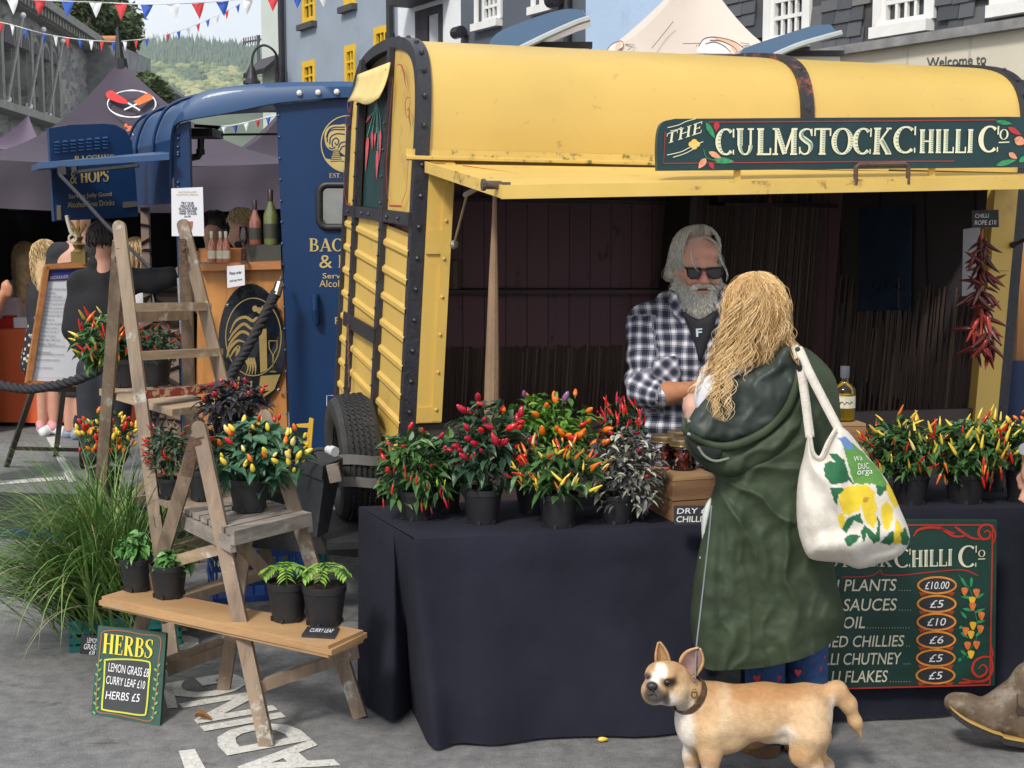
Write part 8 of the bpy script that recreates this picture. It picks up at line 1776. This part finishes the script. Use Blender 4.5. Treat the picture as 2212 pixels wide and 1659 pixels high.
for pts in ([(1708,757,4.62),(1719,752,4.545),(1729,790,4.50),(1738,850,4.485),(1745,905,4.475),(1750,945,4.465)], [(1712,755,4.63),(1724,752,4.54),(1746,800,4.49),(1774,855,4.47),(1800,905,4.45),(1816,935,4.44)]):
    C = cr([U(*p) for p in pts], 6); rows = []; n_ = len(C)
    for i, c in enumerate(C): c = Vector(c); d = (Vector(C[min(i+1,n_-1)])-Vector(C[max(i-1,0)])).normalized(); s_ = d.cross(Vector((0,-1,.2))).normalized(); rows.append([c-s_*.0145, c+Vector((0,-.003,0)), c+s_*.0145])
    b = MB(); b.grid(rows); o = b.build('strap', tape, bag, smooth=True); o.modifiers.new('s','SOLIDIFY').thickness = .003
b = MB(); b.tube([U(x,y,4.40) for x, y in cr([(1750,940),(1757,978),(1772,988),(1788,955),(1806,925)],6)], .006, 6); b.build('hem', tape, bag, smooth=True)
# ---------------------------------------------------------------- the stall holder
SY = 5.66; Sm = At(SY); so = thing('person', 'bearded stall holder in sunglasses and a black and white checked shirt', 'person', G(1480,1430))
so.location = (Sm.p(1480,475).x, SY+.05, 0)
def skincol(V):
    X, Y = proj(V); n2 = np.array([noise.noise(Vector(v)*45) for v in V]); c = np.tile(np.array([.60,.33,.24]), (len(V), 1))
    c = mixv(c, (.64,.25,.19), blob(X,Y,1519,606,13,15,.6)*.75); c = mixv(c, (.54,.20,.15), blob(X,Y,1496,606,16,10,.7)*.6); c = mixv(c, (.64,.30,.22), blob(X,Y,1525,550,30,20,.7)*.5); c = mixv(c, (.40,.13,.10), blob(X,Y,1517,627,17,3.5,.4)*.9); c = mixv(c, (.43,.19,.10), sstep(760,800,Y)); c = mixv(c, (.2,.08,.05), blob(X,Y,1505.5,559,1.6,1.6,.3))
    return c*(1+.10*n2)[:, None]
f = 1/543.0
def hand(A, wrist, palm, fdir, side, r=.0095, L=.07):
    """palm with four curled fingers and a thumb leaving its side"""
    pr = [cap(wrist, palm, .026, .03), elp(palm, (.036,.03,.042))]; fd = Vector(fdir).normalized(); sd = Vector(side).normalized(); cu = fd.cross(sd).normalized()
    for i, (o, l) in enumerate(((-.030,.9),(-.010,1.0),(.010,.95),(.029,.78))): a = palm+fd*.03+sd*o; k1 = a+fd*L*.45*l+cu*.006; k2 = k1+fd*L*.3*l+cu*.018; k3 = k2+fd*L*.16*l+cu*.024; pr += [cap(a,k1,r*1.1,r), cap(k1,k2,r,r*.92), cap(k2,k3,r*.92,r*.8)]
    a = palm-sd*.032; pr += [cap(a, a-sd*.022+fd*.022, r*1.3, r*1.1), cap(a-sd*.022+fd*.022, a-sd*.024+fd*.052+cu*.008, r*1.1, r*.9)]; return pr
w1 = Sm.p(1494,842,-.235)
hp_ = hand(None, w1, Sm.p(1512,840,-.27), (.75,-.45,-.25), (.1,.2,1))
prm = [Sm.e(1501,548,(.084,.104,.104),.0), Sm.e(1508,590,(.071,.080,.088),-.025), Sm.e(1519,573,(.060,.03,.020),-.075), Sm.e(1521,548,(.062,.05,.045),-.055),
  Sm.c(1522,584,1520,607,.0115,.0155,-.108,-.132), Sm.e(1512.5,609,(.0105,.013,.009),-.115), Sm.e(1527.5,609,(.0105,.013,.009),-.115), Sm.e(1498,606,(.030,.03,.024),-.078), Sm.e(1541,605,(.027,.03,.024),-.076), Sm.e(1517,630,(.035,.03,.012),-.088), Sm.e(1516,645,(.036,.035,.03),-.07),
  Sm.e(1464,592,(.013,.024,.034),.005), Sm.e(1461,583,(.011,.018,.016),.0), Sm.c(1498,640,1492,700,.064,.07,.02,.05), Sm.c(1408,848,1440,850,.036,.046,-.12,-.15), Sm.c(1440,850,1494,842,.046,.031,-.15,-.235), Sm.e(1490,760,(.16,.09,.17),.03)]+hp_
body('body', prm, MC('ruddy_skin', .5, bump=.25, bs=160, sss=.1, var=.10, vs=90), so, h=.0055, k=.014, colf=skincol)
# checked shirt: cloth coordinates ride along as vertex data
def plaid():
    m, nt, bb = NT('checked_flannel'); a = nt.nodes.new('ShaderNodeAttribute'); a.attribute_name = 'Col'; s = nt.nodes.new('ShaderNodeSeparateColor'); lk(nt, a.outputs['Color'], s.inputs[0]); outs = []
    for ch in (0,1):
        mu = nd(nt, 'ShaderNodeMath', operation='FRACT'); lk(nt, s.outputs[ch], mu.inputs[0])
        outs.append(ramp(nt, mu.outputs[0], [(0,1.0),(.40,1.0),(.44,0.0),(.48,.9),(.52,.9),(.545,.15),(.60,0.0),(.83,0.0),(.86,.75),(.90,.75),(.93,.1),(.97,1.0)]))
    ad = nd(nt, 'ShaderNodeMix'); ad.data_type = 'RGBA'; ad.blend_type = 'ADD'; ad.inputs[0].default_value = 1.0; lk(nt, outs[0], ad.inputs[6]); lk(nt, outs[1], ad.inputs[7])
    hv = nd(nt, 'ShaderNodeMath', operation='MULTIPLY'); hv.inputs[1].default_value = .5; lk(nt, ad.outputs[2], hv.inputs[0])
    c = ramp(nt, hv.outputs[0], [(0,(.66,.66,.70)),(.25,(.42,.41,.46)),(.5,(.20,.20,.26)),(.75,(.06,.07,.10)),(1,(.012,.017,.032))])
    lk(nt, c, bb.inputs['Base Color']); bb.inputs['Roughness'].default_value = .85; bumpn(nt, bb, noisen(nt, 26, 5), .4); return m
armA, armB, armC = Sm.p(1393,700), Sm.p(1388,838,-.07), Sm.p(1424,850,-.14)
sp = [Sm.e(1490,750,(.212,.135,.22)), Sm.e(1478,890,(.192,.14,.24)), Sm.c(1408,692,1578,692,.072,.072,.01,.01), Sm.c(1446,660,1545,658,.058,.058,.02,.02), Sm.c(1393,700,1388,838,.076,.062,.0,-.07), Sm.c(1388,838,1424,850,.062,.056,-.07,-.14), Sm.c(1588,700,1604,830,.074,.06,.0,-.05), Sm.c(1604,830,1545,852,.06,.05,-.05,-.2), Sm.e(1480,960,(.19,.14,.12)), elp(Sm.p(1405,845,-.08),(.066,.03,.07))]
def shirtcol(V):
    P = .046; u = V[:, 0]/P; v = V[:, 2]/P
    for a, c in ((armA,armB),(armB,armC)):
        A = np.array(a); ab = np.array(c)-A; L = np.linalg.norm(ab); ab = ab/L; tt = (V-A) @ ab; r = V-A-tt[:, None]*ab; rr = np.linalg.norm(r, axis=1); X, _ = proj(V)
        m = (tt > -.02) & (tt < L+.03) & (rr < .085) & (X < 1432 if a is armB else X < 1418); e2 = np.cross(ab, [0,1,0]); e2 /= np.linalg.norm(e2); e3 = np.cross(ab, e2); an = np.arctan2(r @ e2, r @ e3)
        u = np.where(m, an*.07/P+.3, u); v = np.where(m, -tt/P+(0 if a is armA else .55), v)
    nn = np.array([noise.noise(Vector(q_)*9) for q_ in V])*.22
    return np.stack([u+40+nn, v+40+nn*.8, 0*u], 1)
def shirtd(V):
    return np.array([.006*noise.noise(Vector((q_[0]*7, q_[1]*7, q_[2]*16)))+.007*math.sin(q_[2]*46+5*noise.noise(Vector(q_)*6)) * (1 if q_[2] < 1.28 else .3) for q_ in V])
plm = plaid(); shirt = body('shirt', sp, plm, so, h=.0085, k=.03, colf=shirtcol, disp=shirtd)
def plcol(V): return np.concatenate([np.stack([V[:, 0]*15.3-V[:, 2]*15.3+40, V[:, 0]*15.3+V[:, 2]*15.3+40, 0*V[:, 0]], 1), np.ones((len(V), 1))], 1)
puff('pocket', cr([(1412,800-18),(1462,768),(1470,800),(1468,838),(1440,850),(1418,846),(1412,815)],2,True), 5.535, .012, 8, plm, shirt, step=4, colf=plcol)
puff('collar', cr([(1447,628),(1462,634),(1478,668),(1492,700),(1480,704),(1462,690),(1446,655)],3,True), 5.555, .020, 8, plm, shirt, step=4, colf=plcol)
puff('collar', cr([(1560,622),(1572,640),(1560,672),(1540,712),(1532,700),(1545,660)],3,True), 5.555, .020, 8, plm, shirt, step=4, colf=plcol)
puff('t_shirt', cr([(1474,672),(1510,690),(1545,672),(1545,700),(1528,745),(1512,782),(1500,745),(1486,705)],3,True), 5.525, .018, 12, M('black_t_shirt', (.012,.012,.016), .8), so, step=4)
b = MB(); P = Plane((0,5.502,0),(1,5.502,0),(0,5.502,1)); b.text(P, 'F', [(1504,728),(1516,726),(1517,709),(1503,710)], .0, 0, .03); b.build('shirt_print', M('pale_blue_print', (.45,.52,.62), .8), so)
b = MB()
for x, y in ((1512,795),(1511,838),(1509,884)): b.sphere(U(x,y,5.515), (.006,.003,.006), 8, 6)
b.build('button', M('shirt_button', (.10,.10,.12), .4), shirt)
body('trousers', [Sm.c(1450,960,1445,1180,.10,.075,.02,.02), Sm.c(1520,960,1525,1180,.10,.075,.02,.02), Sm.c(1445,1180,1445,1395,.075,.06,.02,.02), Sm.c(1525,1180,1525,1395,.075,.06,.02,.02)], M('dark_jeans', (.02,.025,.045), .8), so, h=.014, k=.03)
for x in (1445,1525): body('shoe', [Sm.c(x,1418,x,1424,.045,.04,.03,-.10)], black_iron, so, h=.012, k=.02)
# sunglasses
b = MB(); gy = -.128; lens = M('dark_lens', (.022,.014,.022), .06, spec=.8); frm_ = M('black_plastic_frame', (.012,.011,.012), .25)
for L in ([(1484,580),(1512,581),(1513,590),(1507,600),(1493,602),(1486,596)], [(1527,581),(1559,579),(1560,588),(1555,600),(1540,602),(1529,594)]):
    P = Plane(Sm.p(1484,590,-.098),Sm.p(1522,590,-.142),Sm.p(1484,560,-.098)) if L[0][0] < 1500 else Plane(Sm.p(1522,590,-.142),Sm.p(1562,590,-.105),Sm.p(1522,560,-.142))
    g_ = MB(); g_.board(P, L, .002); g_.build('lens', lens, so); C = L+[L[0]]; b.tube([P.at(x,y,.001) for x, y in C], .0028, 6)
    b.tube([P.at(L[0][0]-2,L[0][1]-1,.002), P.at(L[1][0]+2,L[1][1]-1,.002)], .0042, 6)
b.tube([Sm.p(1512,583,-.134), Sm.p(1520,581,-.146), Sm.p(1528,583,-.138)], .0036, 6); b.tube([Sm.p(1484,582,-.10), Sm.p(1474,569,-.03), Sm.p(1463,578,.01)], .0036, 6); b.tube([Sm.p(1560,581,-.108), Sm.p(1564,576,-.03)], .0032, 6)
b.build('sunglasses', frm_, so, smooth=True)
h_grey = hairm('grey_white_hair', (.32,.30,.25), (.64,.62,.55), (.88,.87,.83)); h_greyu = M('grey_under_hair', (.40,.38,.32), .6, var=.35, vs=30, bump=.6, bs=70)
beard = body('beard', [Sm.e(1488,636,(.058,.05,.045),-.055), Sm.e(1534,636,(.040,.05,.045),-.055), Sm.e(1510,657,(.078,.062,.055),-.065), Sm.e(1511,676,(.062,.05,.038),-.06), Sm.c(1466,606,1470,640,.020,.034,-.01,-.02), Sm.c(1553,606,1548,640,.014,.026,-.03,-.03), Sm.c(1500,621,1514,616,.009,.012,-.105,-.118), Sm.c(1537,620,1522,616,.009,.012,-.105,-.118)], h_greyu, so, h=.0055, k=.02)
R = random.Random(12); BP_ = []
for i in range(2000):
    a = R.uniform(-1.75,1.55); v = R.random()**.8; x = 1508+math.sin(a)*(52-8*v); y = 608+66*v+(12 if abs(a) < .5 else 0); d = -.02-.085*math.cos(a*.9)-.02*math.sin(PI*v)
    if abs(x-1517) < 24 and y < 632 and d < -.07: continue
    p = Sm.p(x, y, d); L = R.uniform(.018,.042); dr = Vector((math.sin(a)*.55+R.gauss(0,.3), -math.cos(a)*.45+R.gauss(0,.2), -1)).normalized(); w = Vector((R.gauss(0,1),R.gauss(0,1),R.gauss(0,.3)))*.006
    BP_.append(([p, p+dr*L*.35+w, p+dr*L*.7-w*.6, p+dr*L], min(1,max(0,R.gauss(.58,.25)))))
for i in range(90):
    s_ = R.choice((-1,1)); x = 1518+s_*R.uniform(2,18); p = Sm.p(x, 614+R.uniform(0,3), -.122+abs(x-1518)*.0009); BP_.append(([p, p+Vector((s_*.010,-.004,-.007)), p+Vector((s_*.018,.002,-.020))], R.uniform(.3,.8)))
strands('beard_strands', h_grey, beard, BP_, .0010, 3)
hcS = Sm.p(1500,546,.008); hairS = body('hair', [Sm.e(1496,540,(.086,.098,.098),.024), Sm.c(1466,560,1452,590,.046,.034,.03,.03), Sm.c(1540,545,1551,572,.026,.016,.0,-.005), Sm.c(1470,590,1480,630,.045,.04,.06,.06)], h_greyu, so, h=.007, k=.025)
HP = scalp_hair(hcS, (.090,.108,.103), 1100, 5, -PI, PI, .10, 1.75, .05, .006, .07, 1.02, (.012,-.045), (.28,.95,.82), .04)
def lockS(L, n, sp, wv): 
    for Pq, tq in lock([Sm.p(x,y,d) for x, y, d in L], n, sp, .002, wv, .09): HP.append((Pq, tq))
lockS([(1518,512,-.085),(1490,524,-.075),(1464,556,-.03),(1450,590,.0)],60,.010,.004); lockS([(1522,512,-.085),(1543,524,-.07),(1556,556,-.05),(1560,580,-.03)],36,.006,.003); lockS([(1545,530,-.075),(1556,560,-.085),(1570,590,-.09),(1567,610,-.09)],6,.002,.003); lockS([(1508,524,-.095),(1493,542,-.105),(1500,575,-.125),(1514,592,-.15)],4,.0015,.001)
lockS([(1470,545,-.02),(1448,570,.01),(1440,595,.03),(1452,612,.03)],40,.010,.006)
strands('hair_strands', h_grey, hairS, HP, .0010, 3)
# ---------------------------------------------------------------- the passer-by at the right edge
PY = 4.72; Pm = At(PY); po = thing('person', 'passer-by cut off by the right edge in worn brown boots', 'person', (Pm.p(2290,475).x, PY, 0))
body('body', [Pm.e(2310,520,(.08,.10,.11)), Pm.c(2310,570,2310,640,.055,.06), Pm.e(2365,760,(.13,.10,.24)), Pm.c(2318,900,2230,985,.042,.030,-.02,-.05)]+hand(None, Pm.p(2228,988,-.05), Pm.p(2232,1024,-.06), (.15,-.1,-1), (.5,-.8,0), .009, .062), skin, po, h=.008, k=.02)
body('jacket', [Pm.c(2285,690,2375,690,.08,.08), Pm.e(2345,800,(.18,.15,.30)), Pm.c(2280,690,2320,850,.075,.065), Pm.c(2338,850,2262,950,.062,.044,0,-.04)], M('teal_jacket', (.03,.085,.10), .8, var=.2, vs=6, bump=.3), po, h=.012, k=.03)
b = MB(); wa = (Pm.p(2230,985,-.05)-Pm.p(2318,900,-.02)).normalized(); b.lathe([(.034,-.011),(.037,-.011),(.037,.011),(.034,.011)], Pm.p(2236,979,-.047), 20, axis=wa); wt = b.build('watch_strap', M('yellow_strap', (.65,.42,.04), .5), po); b = MB(); b.tube([Pm.p(2219,972,-.070), Pm.p(2212,970,-.084)], .020, 18); b.build('watch', steel, wt)
body('trousers', [Pm.e(2340,1010,(.17,.13,.16)), Pm.c(2310,1040,2310,1260,.095,.075,-.02,-.03), Pm.c(2310,1260,2240,1490,.075,.064,-.03,-.05), Pm.c(2340,1040,2350,1270,.095,.07,.1,.2), Pm.c(2350,1270,2370,1480,.07,.06,.2,.3)], M('olive_trousers', (.13,.16,.10), .85, var=.15, bump=.3), po, h=.011, k=.03)
bootl = M('worn_brown_leather', (.115,.078,.048), .6, var=.3, vs=10, bump=.5, bs=26, dirt=(.24,.205,.165), dscale=12, dlo=.5, dhi=.66)
bt_ = body('boot', [Pm.c(2092,1530,2150,1546,.044,.050,-.03,-.03), Pm.c(2150,1545,2235,1565,.052,.06,-.03,-.03), Pm.c(2150,1532,2230,1480,.055,.062,-.03,-.04), Pm.c(2230,1560,2230,1470,.062,.066,-.03,-.05), Pm.e(2080,1521,(.060,.05,.036),-.03), Pm.e(2064,1516,(.030,.044,.024),-.03)], bootl, po, h=.006, k=.02)
b = MB(); top_ = cr([(2046,1515),(2056,1529),(2090,1555),(2140,1578),(2165,1586),(2172,1592),(2215,1600),(2262,1606)],5)
for y0, y1, dd, nm, mm in ((4,17,.05,'sole',M('black_sole', (.025,.022,.02), .7, bump=.5, bs=80)),(-1,4,.054,'welt',M('yellow_welt', (.45,.28,.08), .6))):
    b = MB(); dq = [dd*min(1,.15+i/9) for i in range(len(top_))]; A = [U(x,y+y0,PY-.03-q_) for (x, y), q_ in zip(top_,dq)]; B_ = [U(x,y+y1,PY-.03-q_) for (x, y), q_ in zip(top_,dq)]; C_ = [p+Vector((0,q_*2,0)) for p, q_ in zip(B_,dq)]; D_ = [p+Vector((0,q_*2,0)) for p, q_ in zip(A,dq)]; b.grid([A,B_,C_,D_,A]); b.slab([A[0],B_[0],C_[0],D_[0]], (-1,0,0), .002); b.build(nm, mm, bt_, smooth=True, auto=40)
b = MB(); b.grid([[U(x,y,PY-.03-.0645+abs(y-1520)*.0002) for x in (2196,2206,2216,2226)] for y in (1500,1515,1530,1545)]); b.build('elastic_gusset', M('gusset_brown', (.05,.035,.025), .85), bt_)
body('boot', [Pm.c(2360,1520,2400,1530,.045,.055,.3,.3), Pm.c(2390,1520,2385,1470,.055,.06,.3,.3)], bootl, po, h=.01, k=.02)
# ---------------------------------------------------------------- people at the bar and in the queue
def far_person(label, Y, prims_skin, cloth, hair, hm_, hprims=None, sk=skin, h=.014):
    A = At(Y); t = thing('person', label, 'person', (U(hair[0],475,Y).x if hair else 0, Y, 0)); body('body', prims_skin(A), sk, t, h=h, k=.03)
    for nm, m_, pf in cloth: body(nm, pf(A), m_, t, h=h, k=.04, disp=lambda V: np.array([.008*noise.noise(Vector(v)*9) for v in V]))
    if hair:
        x, y, rx, rz, n, fall, wave, f_ = hair; s = FPX/Y; c = A.p(x, y, 0); um = M('under_hair', hm_[1], .6, var=.3, vs=20, bump=.5, bs=40)
        hb = body('hair', [A.e(x, y-.01*s, (rx,rx*1.12,rz), .01)]+(hprims(A) if hprims else []), um, t, h=.012, k=.03); strands('hair_strands', hairm('far_hair', *hm_), hb, scalp_hair(c, (rx*1.02,rx*1.14,rz), n, int(x)+3, -PI, PI, .1, 1.55, fall, wave, .09, 1.03, front=f_), .0045, 3)
    return t, A
blonde = ((.24,.15,.07),(.50,.35,.17),(.76,.60,.36)); dkhair = ((.012,.010,.010),(.035,.027,.024),(.09,.07,.06)); ltblond = ((.30,.19,.09),(.55,.38,.19),(.80,.64,.40)); brownh = ((.04,.025,.018),(.08,.05,.035),(.15,.10,.07))
beige = M('beige_knit', (.46,.36,.28), .85); blacktop = M('black_top', (.018,.018,.022), .85, var=.3, vs=8); denim2 = M('grey_trousers', (.16,.155,.15), .85); white_sn = M('white_sneaker', (.66,.66,.68), .6); pink_ = M('pink_trim', (.62,.30,.32), .6)
far_person('woman with straight long blonde hair in a beige top in the queue', 13.0, lambda A: [A.e(52,560,(.075,.09,.11)), A.c(52,585,52,620,.05,.06), A.e(50,660,(.15,.10,.24)), A.c(45,740,48,880,.07,.045), A.c(62,740,64,880,.07,.045), A.c(28,625,24,690,.045,.035), A.c(74,625,82,690,.045,.035), A.c(24,690,40,700,.035,.025)],
  [('top', beige, lambda A: [A.c(32,618,72,618,.06,.06), A.e(50,665,(.165,.12,.20)), A.c(28,622,24,685,.058,.05)]), ('trousers', denim2, lambda A: [A.e(52,735,(.15,.12,.12)), A.c(46,745,50,880,.08,.06), A.c(60,745,64,880,.08,.06)]), ('shoe', blacktop, lambda A: [A.c(46,886,60,886,.045,.04,-.1,.0)])], (53,556,.10,.135,170,.42,.006,None), blonde, lambda A: [A.c(52,565,50,640,.10,.07,-.04,-.09)])
hm3 = blonde; t3, A3 = far_person('woman with wavy blonde hair wearing a patterned skirt and white pink trainers', 11.9, lambda A: [A.e(96,556,(.075,.09,.11)), A.c(96,585,98,615,.048,.058), A.e(98,650,(.14,.10,.22)), A.c(92,760,92,915,.062,.042), A.c(124,760,118,915,.065,.043), A.c(74,625,70,700,.042,.035), A.c(120,625,128,690,.042,.035), A.c(128,690,140,700,.034,.025,0,-.1)],
  [('top', blacktop, lambda A: [A.c(78,618,118,618,.058,.058), A.e(98,655,(.155,.11,.20)), A.c(76,622,70,700,.055,.048)]), ('shoe', white_sn, lambda A: [A.c(88,925,96,934,.042,.045,-.02,-.08), A.c(112,925,140,934,.042,.045,-.02,-.06)])], (97,552,.102,.125,150,.28,.011,None), blonde, lambda A: [A.c(97,565,102,620,.10,.08,-.03,-.08)])
def flor():
    m, nt, bb = NT('dark_floral_skirt'); v = nd(nt, 'ShaderNodeTexVoronoi', Scale=24.0); tcn = nt.nodes.new('ShaderNodeTexCoord'); lk(nt, tcn.outputs['Object'], v.inputs['Vector']); d = ramp(nt, v.outputs['Distance'], [(.25,1.0),(.36,0.0)]); s = nt.nodes.new('ShaderNodeSeparateColor'); lk(nt, v.outputs['Color'], s.inputs[0])
    c = mixc(nt, d, (.012,.012,.02), ramp(nt, s.outputs[0], [(0,(.16,.09,.35)),(.4,(.30,.42,.12)),(.7,(.55,.5,.62)),(1,(.5,.45,.15))])); lk(nt, c, bb.inputs['Base Color']); bb.inputs['Roughness'].default_value = .85; return m
fl_ = flor(); body('skirt', [A3.c(92,700,84,785,.12,.15), A3.c(108,700,112,780,.12,.15)], fl_, t3, h=.014, k=.03); body('trainer_trim', [A3.c(87,916,89,922,.038,.04,-.03,-.05), A3.c(112,916,116,922,.038,.04,-.03,-.05)], pink_, t3, h=.01, k=.01)
t4, A4 = far_person('broad man in a black t-shirt standing half behind the blue hatch door', 11.7, lambda A: [A.e(174,470,(.08,.10,.12)), A.c(176,490,178,525,.062,.065), A.e(166,590,(.20,.12,.28)), A.c(118,560,112,660,.055,.045), A.c(222,560,228,660,.055,.045), A.c(150,760,152,925,.075,.048), A.c(178,760,172,925,.075,.048)],
  [('t_shirt', blacktop, lambda A: [A.c(128,545,212,545,.085,.085), A.e(166,610,(.22,.15,.27)), A.c(120,555,112,625,.075,.07), A.c(218,555,226,625,.075,.07)]), ('shorts', M('grey_shorts', (.05,.05,.055), .85), lambda A: [A.c(150,720,150,835,.11,.10), A.c(182,720,178,835,.11,.10)]), ('sock', blacktop, lambda A: [A.c(172,885,170,925,.052,.052)]), ('shoe', M('grey_blue_shoe', (.20,.25,.32), .5), lambda A: [A.c(170,930,164,940,.05,.048,0,-.10), A.c(150,930,146,938,.05,.048,.1,0)])], (174,462,.085,.12,120,.0,.003,None), brownh)
body('beard', [A4.e(160,487,(.045,.05,.05),.03)], M('dark_beard', (.03,.022,.02), .8), t4, h=.012, k=.02)
blk = M('black_linen_shirt', (.008,.0085,.011), .9, var=.35, vs=5, bump=.5, bs=8)
far_person('man in a black shirt reaching out his arm to the blue bar', 9.25, lambda A: [A.e(226,525,(.078,.095,.115)), A.c(228,555,228,590,.06,.065), A.e(226,680,(.19,.12,.28)), A.c(285,600,372,596,.05,.036,0,-.1), A.c(372,596,384,592,.026,.03,-.1,-.1), A.e(390,590,(.032,.03,.04),-.1), A.c(396,584,404,578,.010,.009,-.11,-.11), A.c(398,589,408,588,.010,.009,-.11,-.11), A.c(397,595,406,598,.010,.009,-.11,-.11), A.c(390,578,396,570,.011,.010,-.1,-.1), A.c(205,830,205,975,.085,.05), A.c(252,830,258,975,.085,.05), A.c(165,640,150,720,.05,.045)],
  [('shirt', blk, lambda A: [A.c(180,612,274,612,.095,.09), A.e(222,700,(.235,.16,.32)), A.c(274,606,330,606,.085,.078,0,-.06), A.c(330,606,368,598,.078,.066,-.06,-.1), A.c(178,620,158,710,.085,.075,0,-.02), A.c(205,570,240,570,.05,.05)]), ('trousers', M('dark_trousers', (.02,.022,.03), .85), lambda A: [A.c(200,800,200,975,.11,.08), A.c(250,800,252,975,.11,.08)]), ('shoe', blacktop, lambda A: [A.c(200,985,196,992,.05,.045,0,-.1), A.c(254,985,258,992,.05,.045,0,-.1)])], (222,522,.092,.128,240,.03,.006,None), dkhair, None, skin, .013)
far_person('blonde woman with a white collar just left of the blue trailer corner', 12.6, lambda A: [A.e(292,545,(.075,.09,.11)), A.c(292,570,292,600,.05,.055), A.e(292,650,(.15,.10,.24)), A.c(285,740,285,900,.07,.045), A.c(300,740,300,900,.07,.045)], [('top', white_sn, lambda A: [A.c(272,612,312,612,.06,.06), A.e(292,660,(.17,.12,.22))]), ('trousers', denim2, lambda A: [A.c(285,735,285,900,.09,.06), A.c(300,735,300,900,.09,.06)])], (293,545,.092,.125,110,.22,.004,None), ltblond)
far_person('dark curly haired bar worker behind the white poster', 9.75, lambda A: [A.e(462,500,(.075,.095,.11)), A.c(462,525,462,560,.055,.06), A.e(462,620,(.18,.11,.2))], [('shirt', M('pale_grey_shirt', (.42,.43,.48), .85), lambda A: [A.c(430,565,495,565,.07,.07), A.e(462,630,(.19,.13,.2))])], (463,488,.085,.10,220,.02,.011,(0.4,.9,1.0)), dkhair)
t8, A8 = far_person('young bar worker with cropped curly blond hair looking down in profile', 9.45, lambda A: [A.e(522,494,(.075,.095,.10)), A.e(514,514,(.055,.06,.065),-.02), A.c(502,508,497,516,.012,.014,-.03,-.03), A.c(525,530,530,562,.055,.06), A.e(535,620,(.18,.12,.2)), A.e(529,512,(.012,.012,.026),-.085)], [('shirt', M('grey_work_shirt', (.14,.15,.18), .85), lambda A: [A.c(500,572,575,572,.07,.07), A.e(535,635,(.19,.13,.2))])], (522,480,.088,.088,260,.0,.010,(-1.2,.5,1.05)), ltblond)
body('face_mask', [A8.e(516,528,(.03,.045,.028),-.05), A8.c(520,526,528,515,.006,.005,-.085,-.09)], M('black_mask', (.02,.02,.025), .8), t8, h=.008, k=.02)
t1 = thing('person', 'bystander whose bent bare arm enters at the left edge', 'person', (U(-70,475,9.6).x, 9.6, 0)); A1 = At(9.6)
body('body', [A1.e(-90,500,(.08,.1,.11)), A1.c(-90,530,-90,570,.055,.06), A1.e(-85,680,(.18,.12,.26)), A1.c(-50,600,-20,690,.052,.045,-.02,-.06), A1.c(-20,690,8,636,.046,.032,-.06,-.12), A1.e(13,622,(.032,.03,.04),-.12), A1.c(17,614,24,620,.011,.009,-.13,-.13), A1.c(18,620,25,628,.011,.009,-.13,-.13), A1.c(18,627,24,635,.011,.009,-.13,-.13), A1.c(17,633,21,640,.010,.008,-.13,-.13), A1.c(8,614,16,606,.012,.010,-.12,-.12)], skin_t, t1, h=.011, k=.02)
body('jeans', [A1.c(-95,800,-92,1040,.11,.07), A1.c(-45,790,-30,1040,.12,.08)], M('pale_denim', (.25,.33,.45), .85), t1, h=.014, k=.03); body('top', [A1.c(-130,600,-50,600,.08,.08), A1.e(-88,690,(.20,.14,.28))], M('blue_vest', (.05,.06,.1), .85), t1, h=.014, k=.03)
# ---------------------------------------------------------------- air between the street and the hill
b = MB(); b.box((0, 1300, 214), (3300, 2900, 430)); hz = b.build('haze'); tag(hz, 'thin pale haze over the valley softening the far hillside', 'haze', kind='stuff')
hm_ = bpy.data.materials.new('haze_air'); hm_.use_nodes = True; nt = hm_.node_tree; nt.nodes.remove(nt.nodes['Principled BSDF']); v_ = nt.nodes.new('ShaderNodeVolumePrincipled')
v_.inputs['Color'].default_value = (.86,.92,1,1); v_.inputs['Density'].default_value = .00018; v_.inputs['Anisotropy'].default_value = .2; lk(nt, v_.outputs[0], nt.nodes['Material Output'].inputs['Volume']); hz.data.materials.append(hm_)
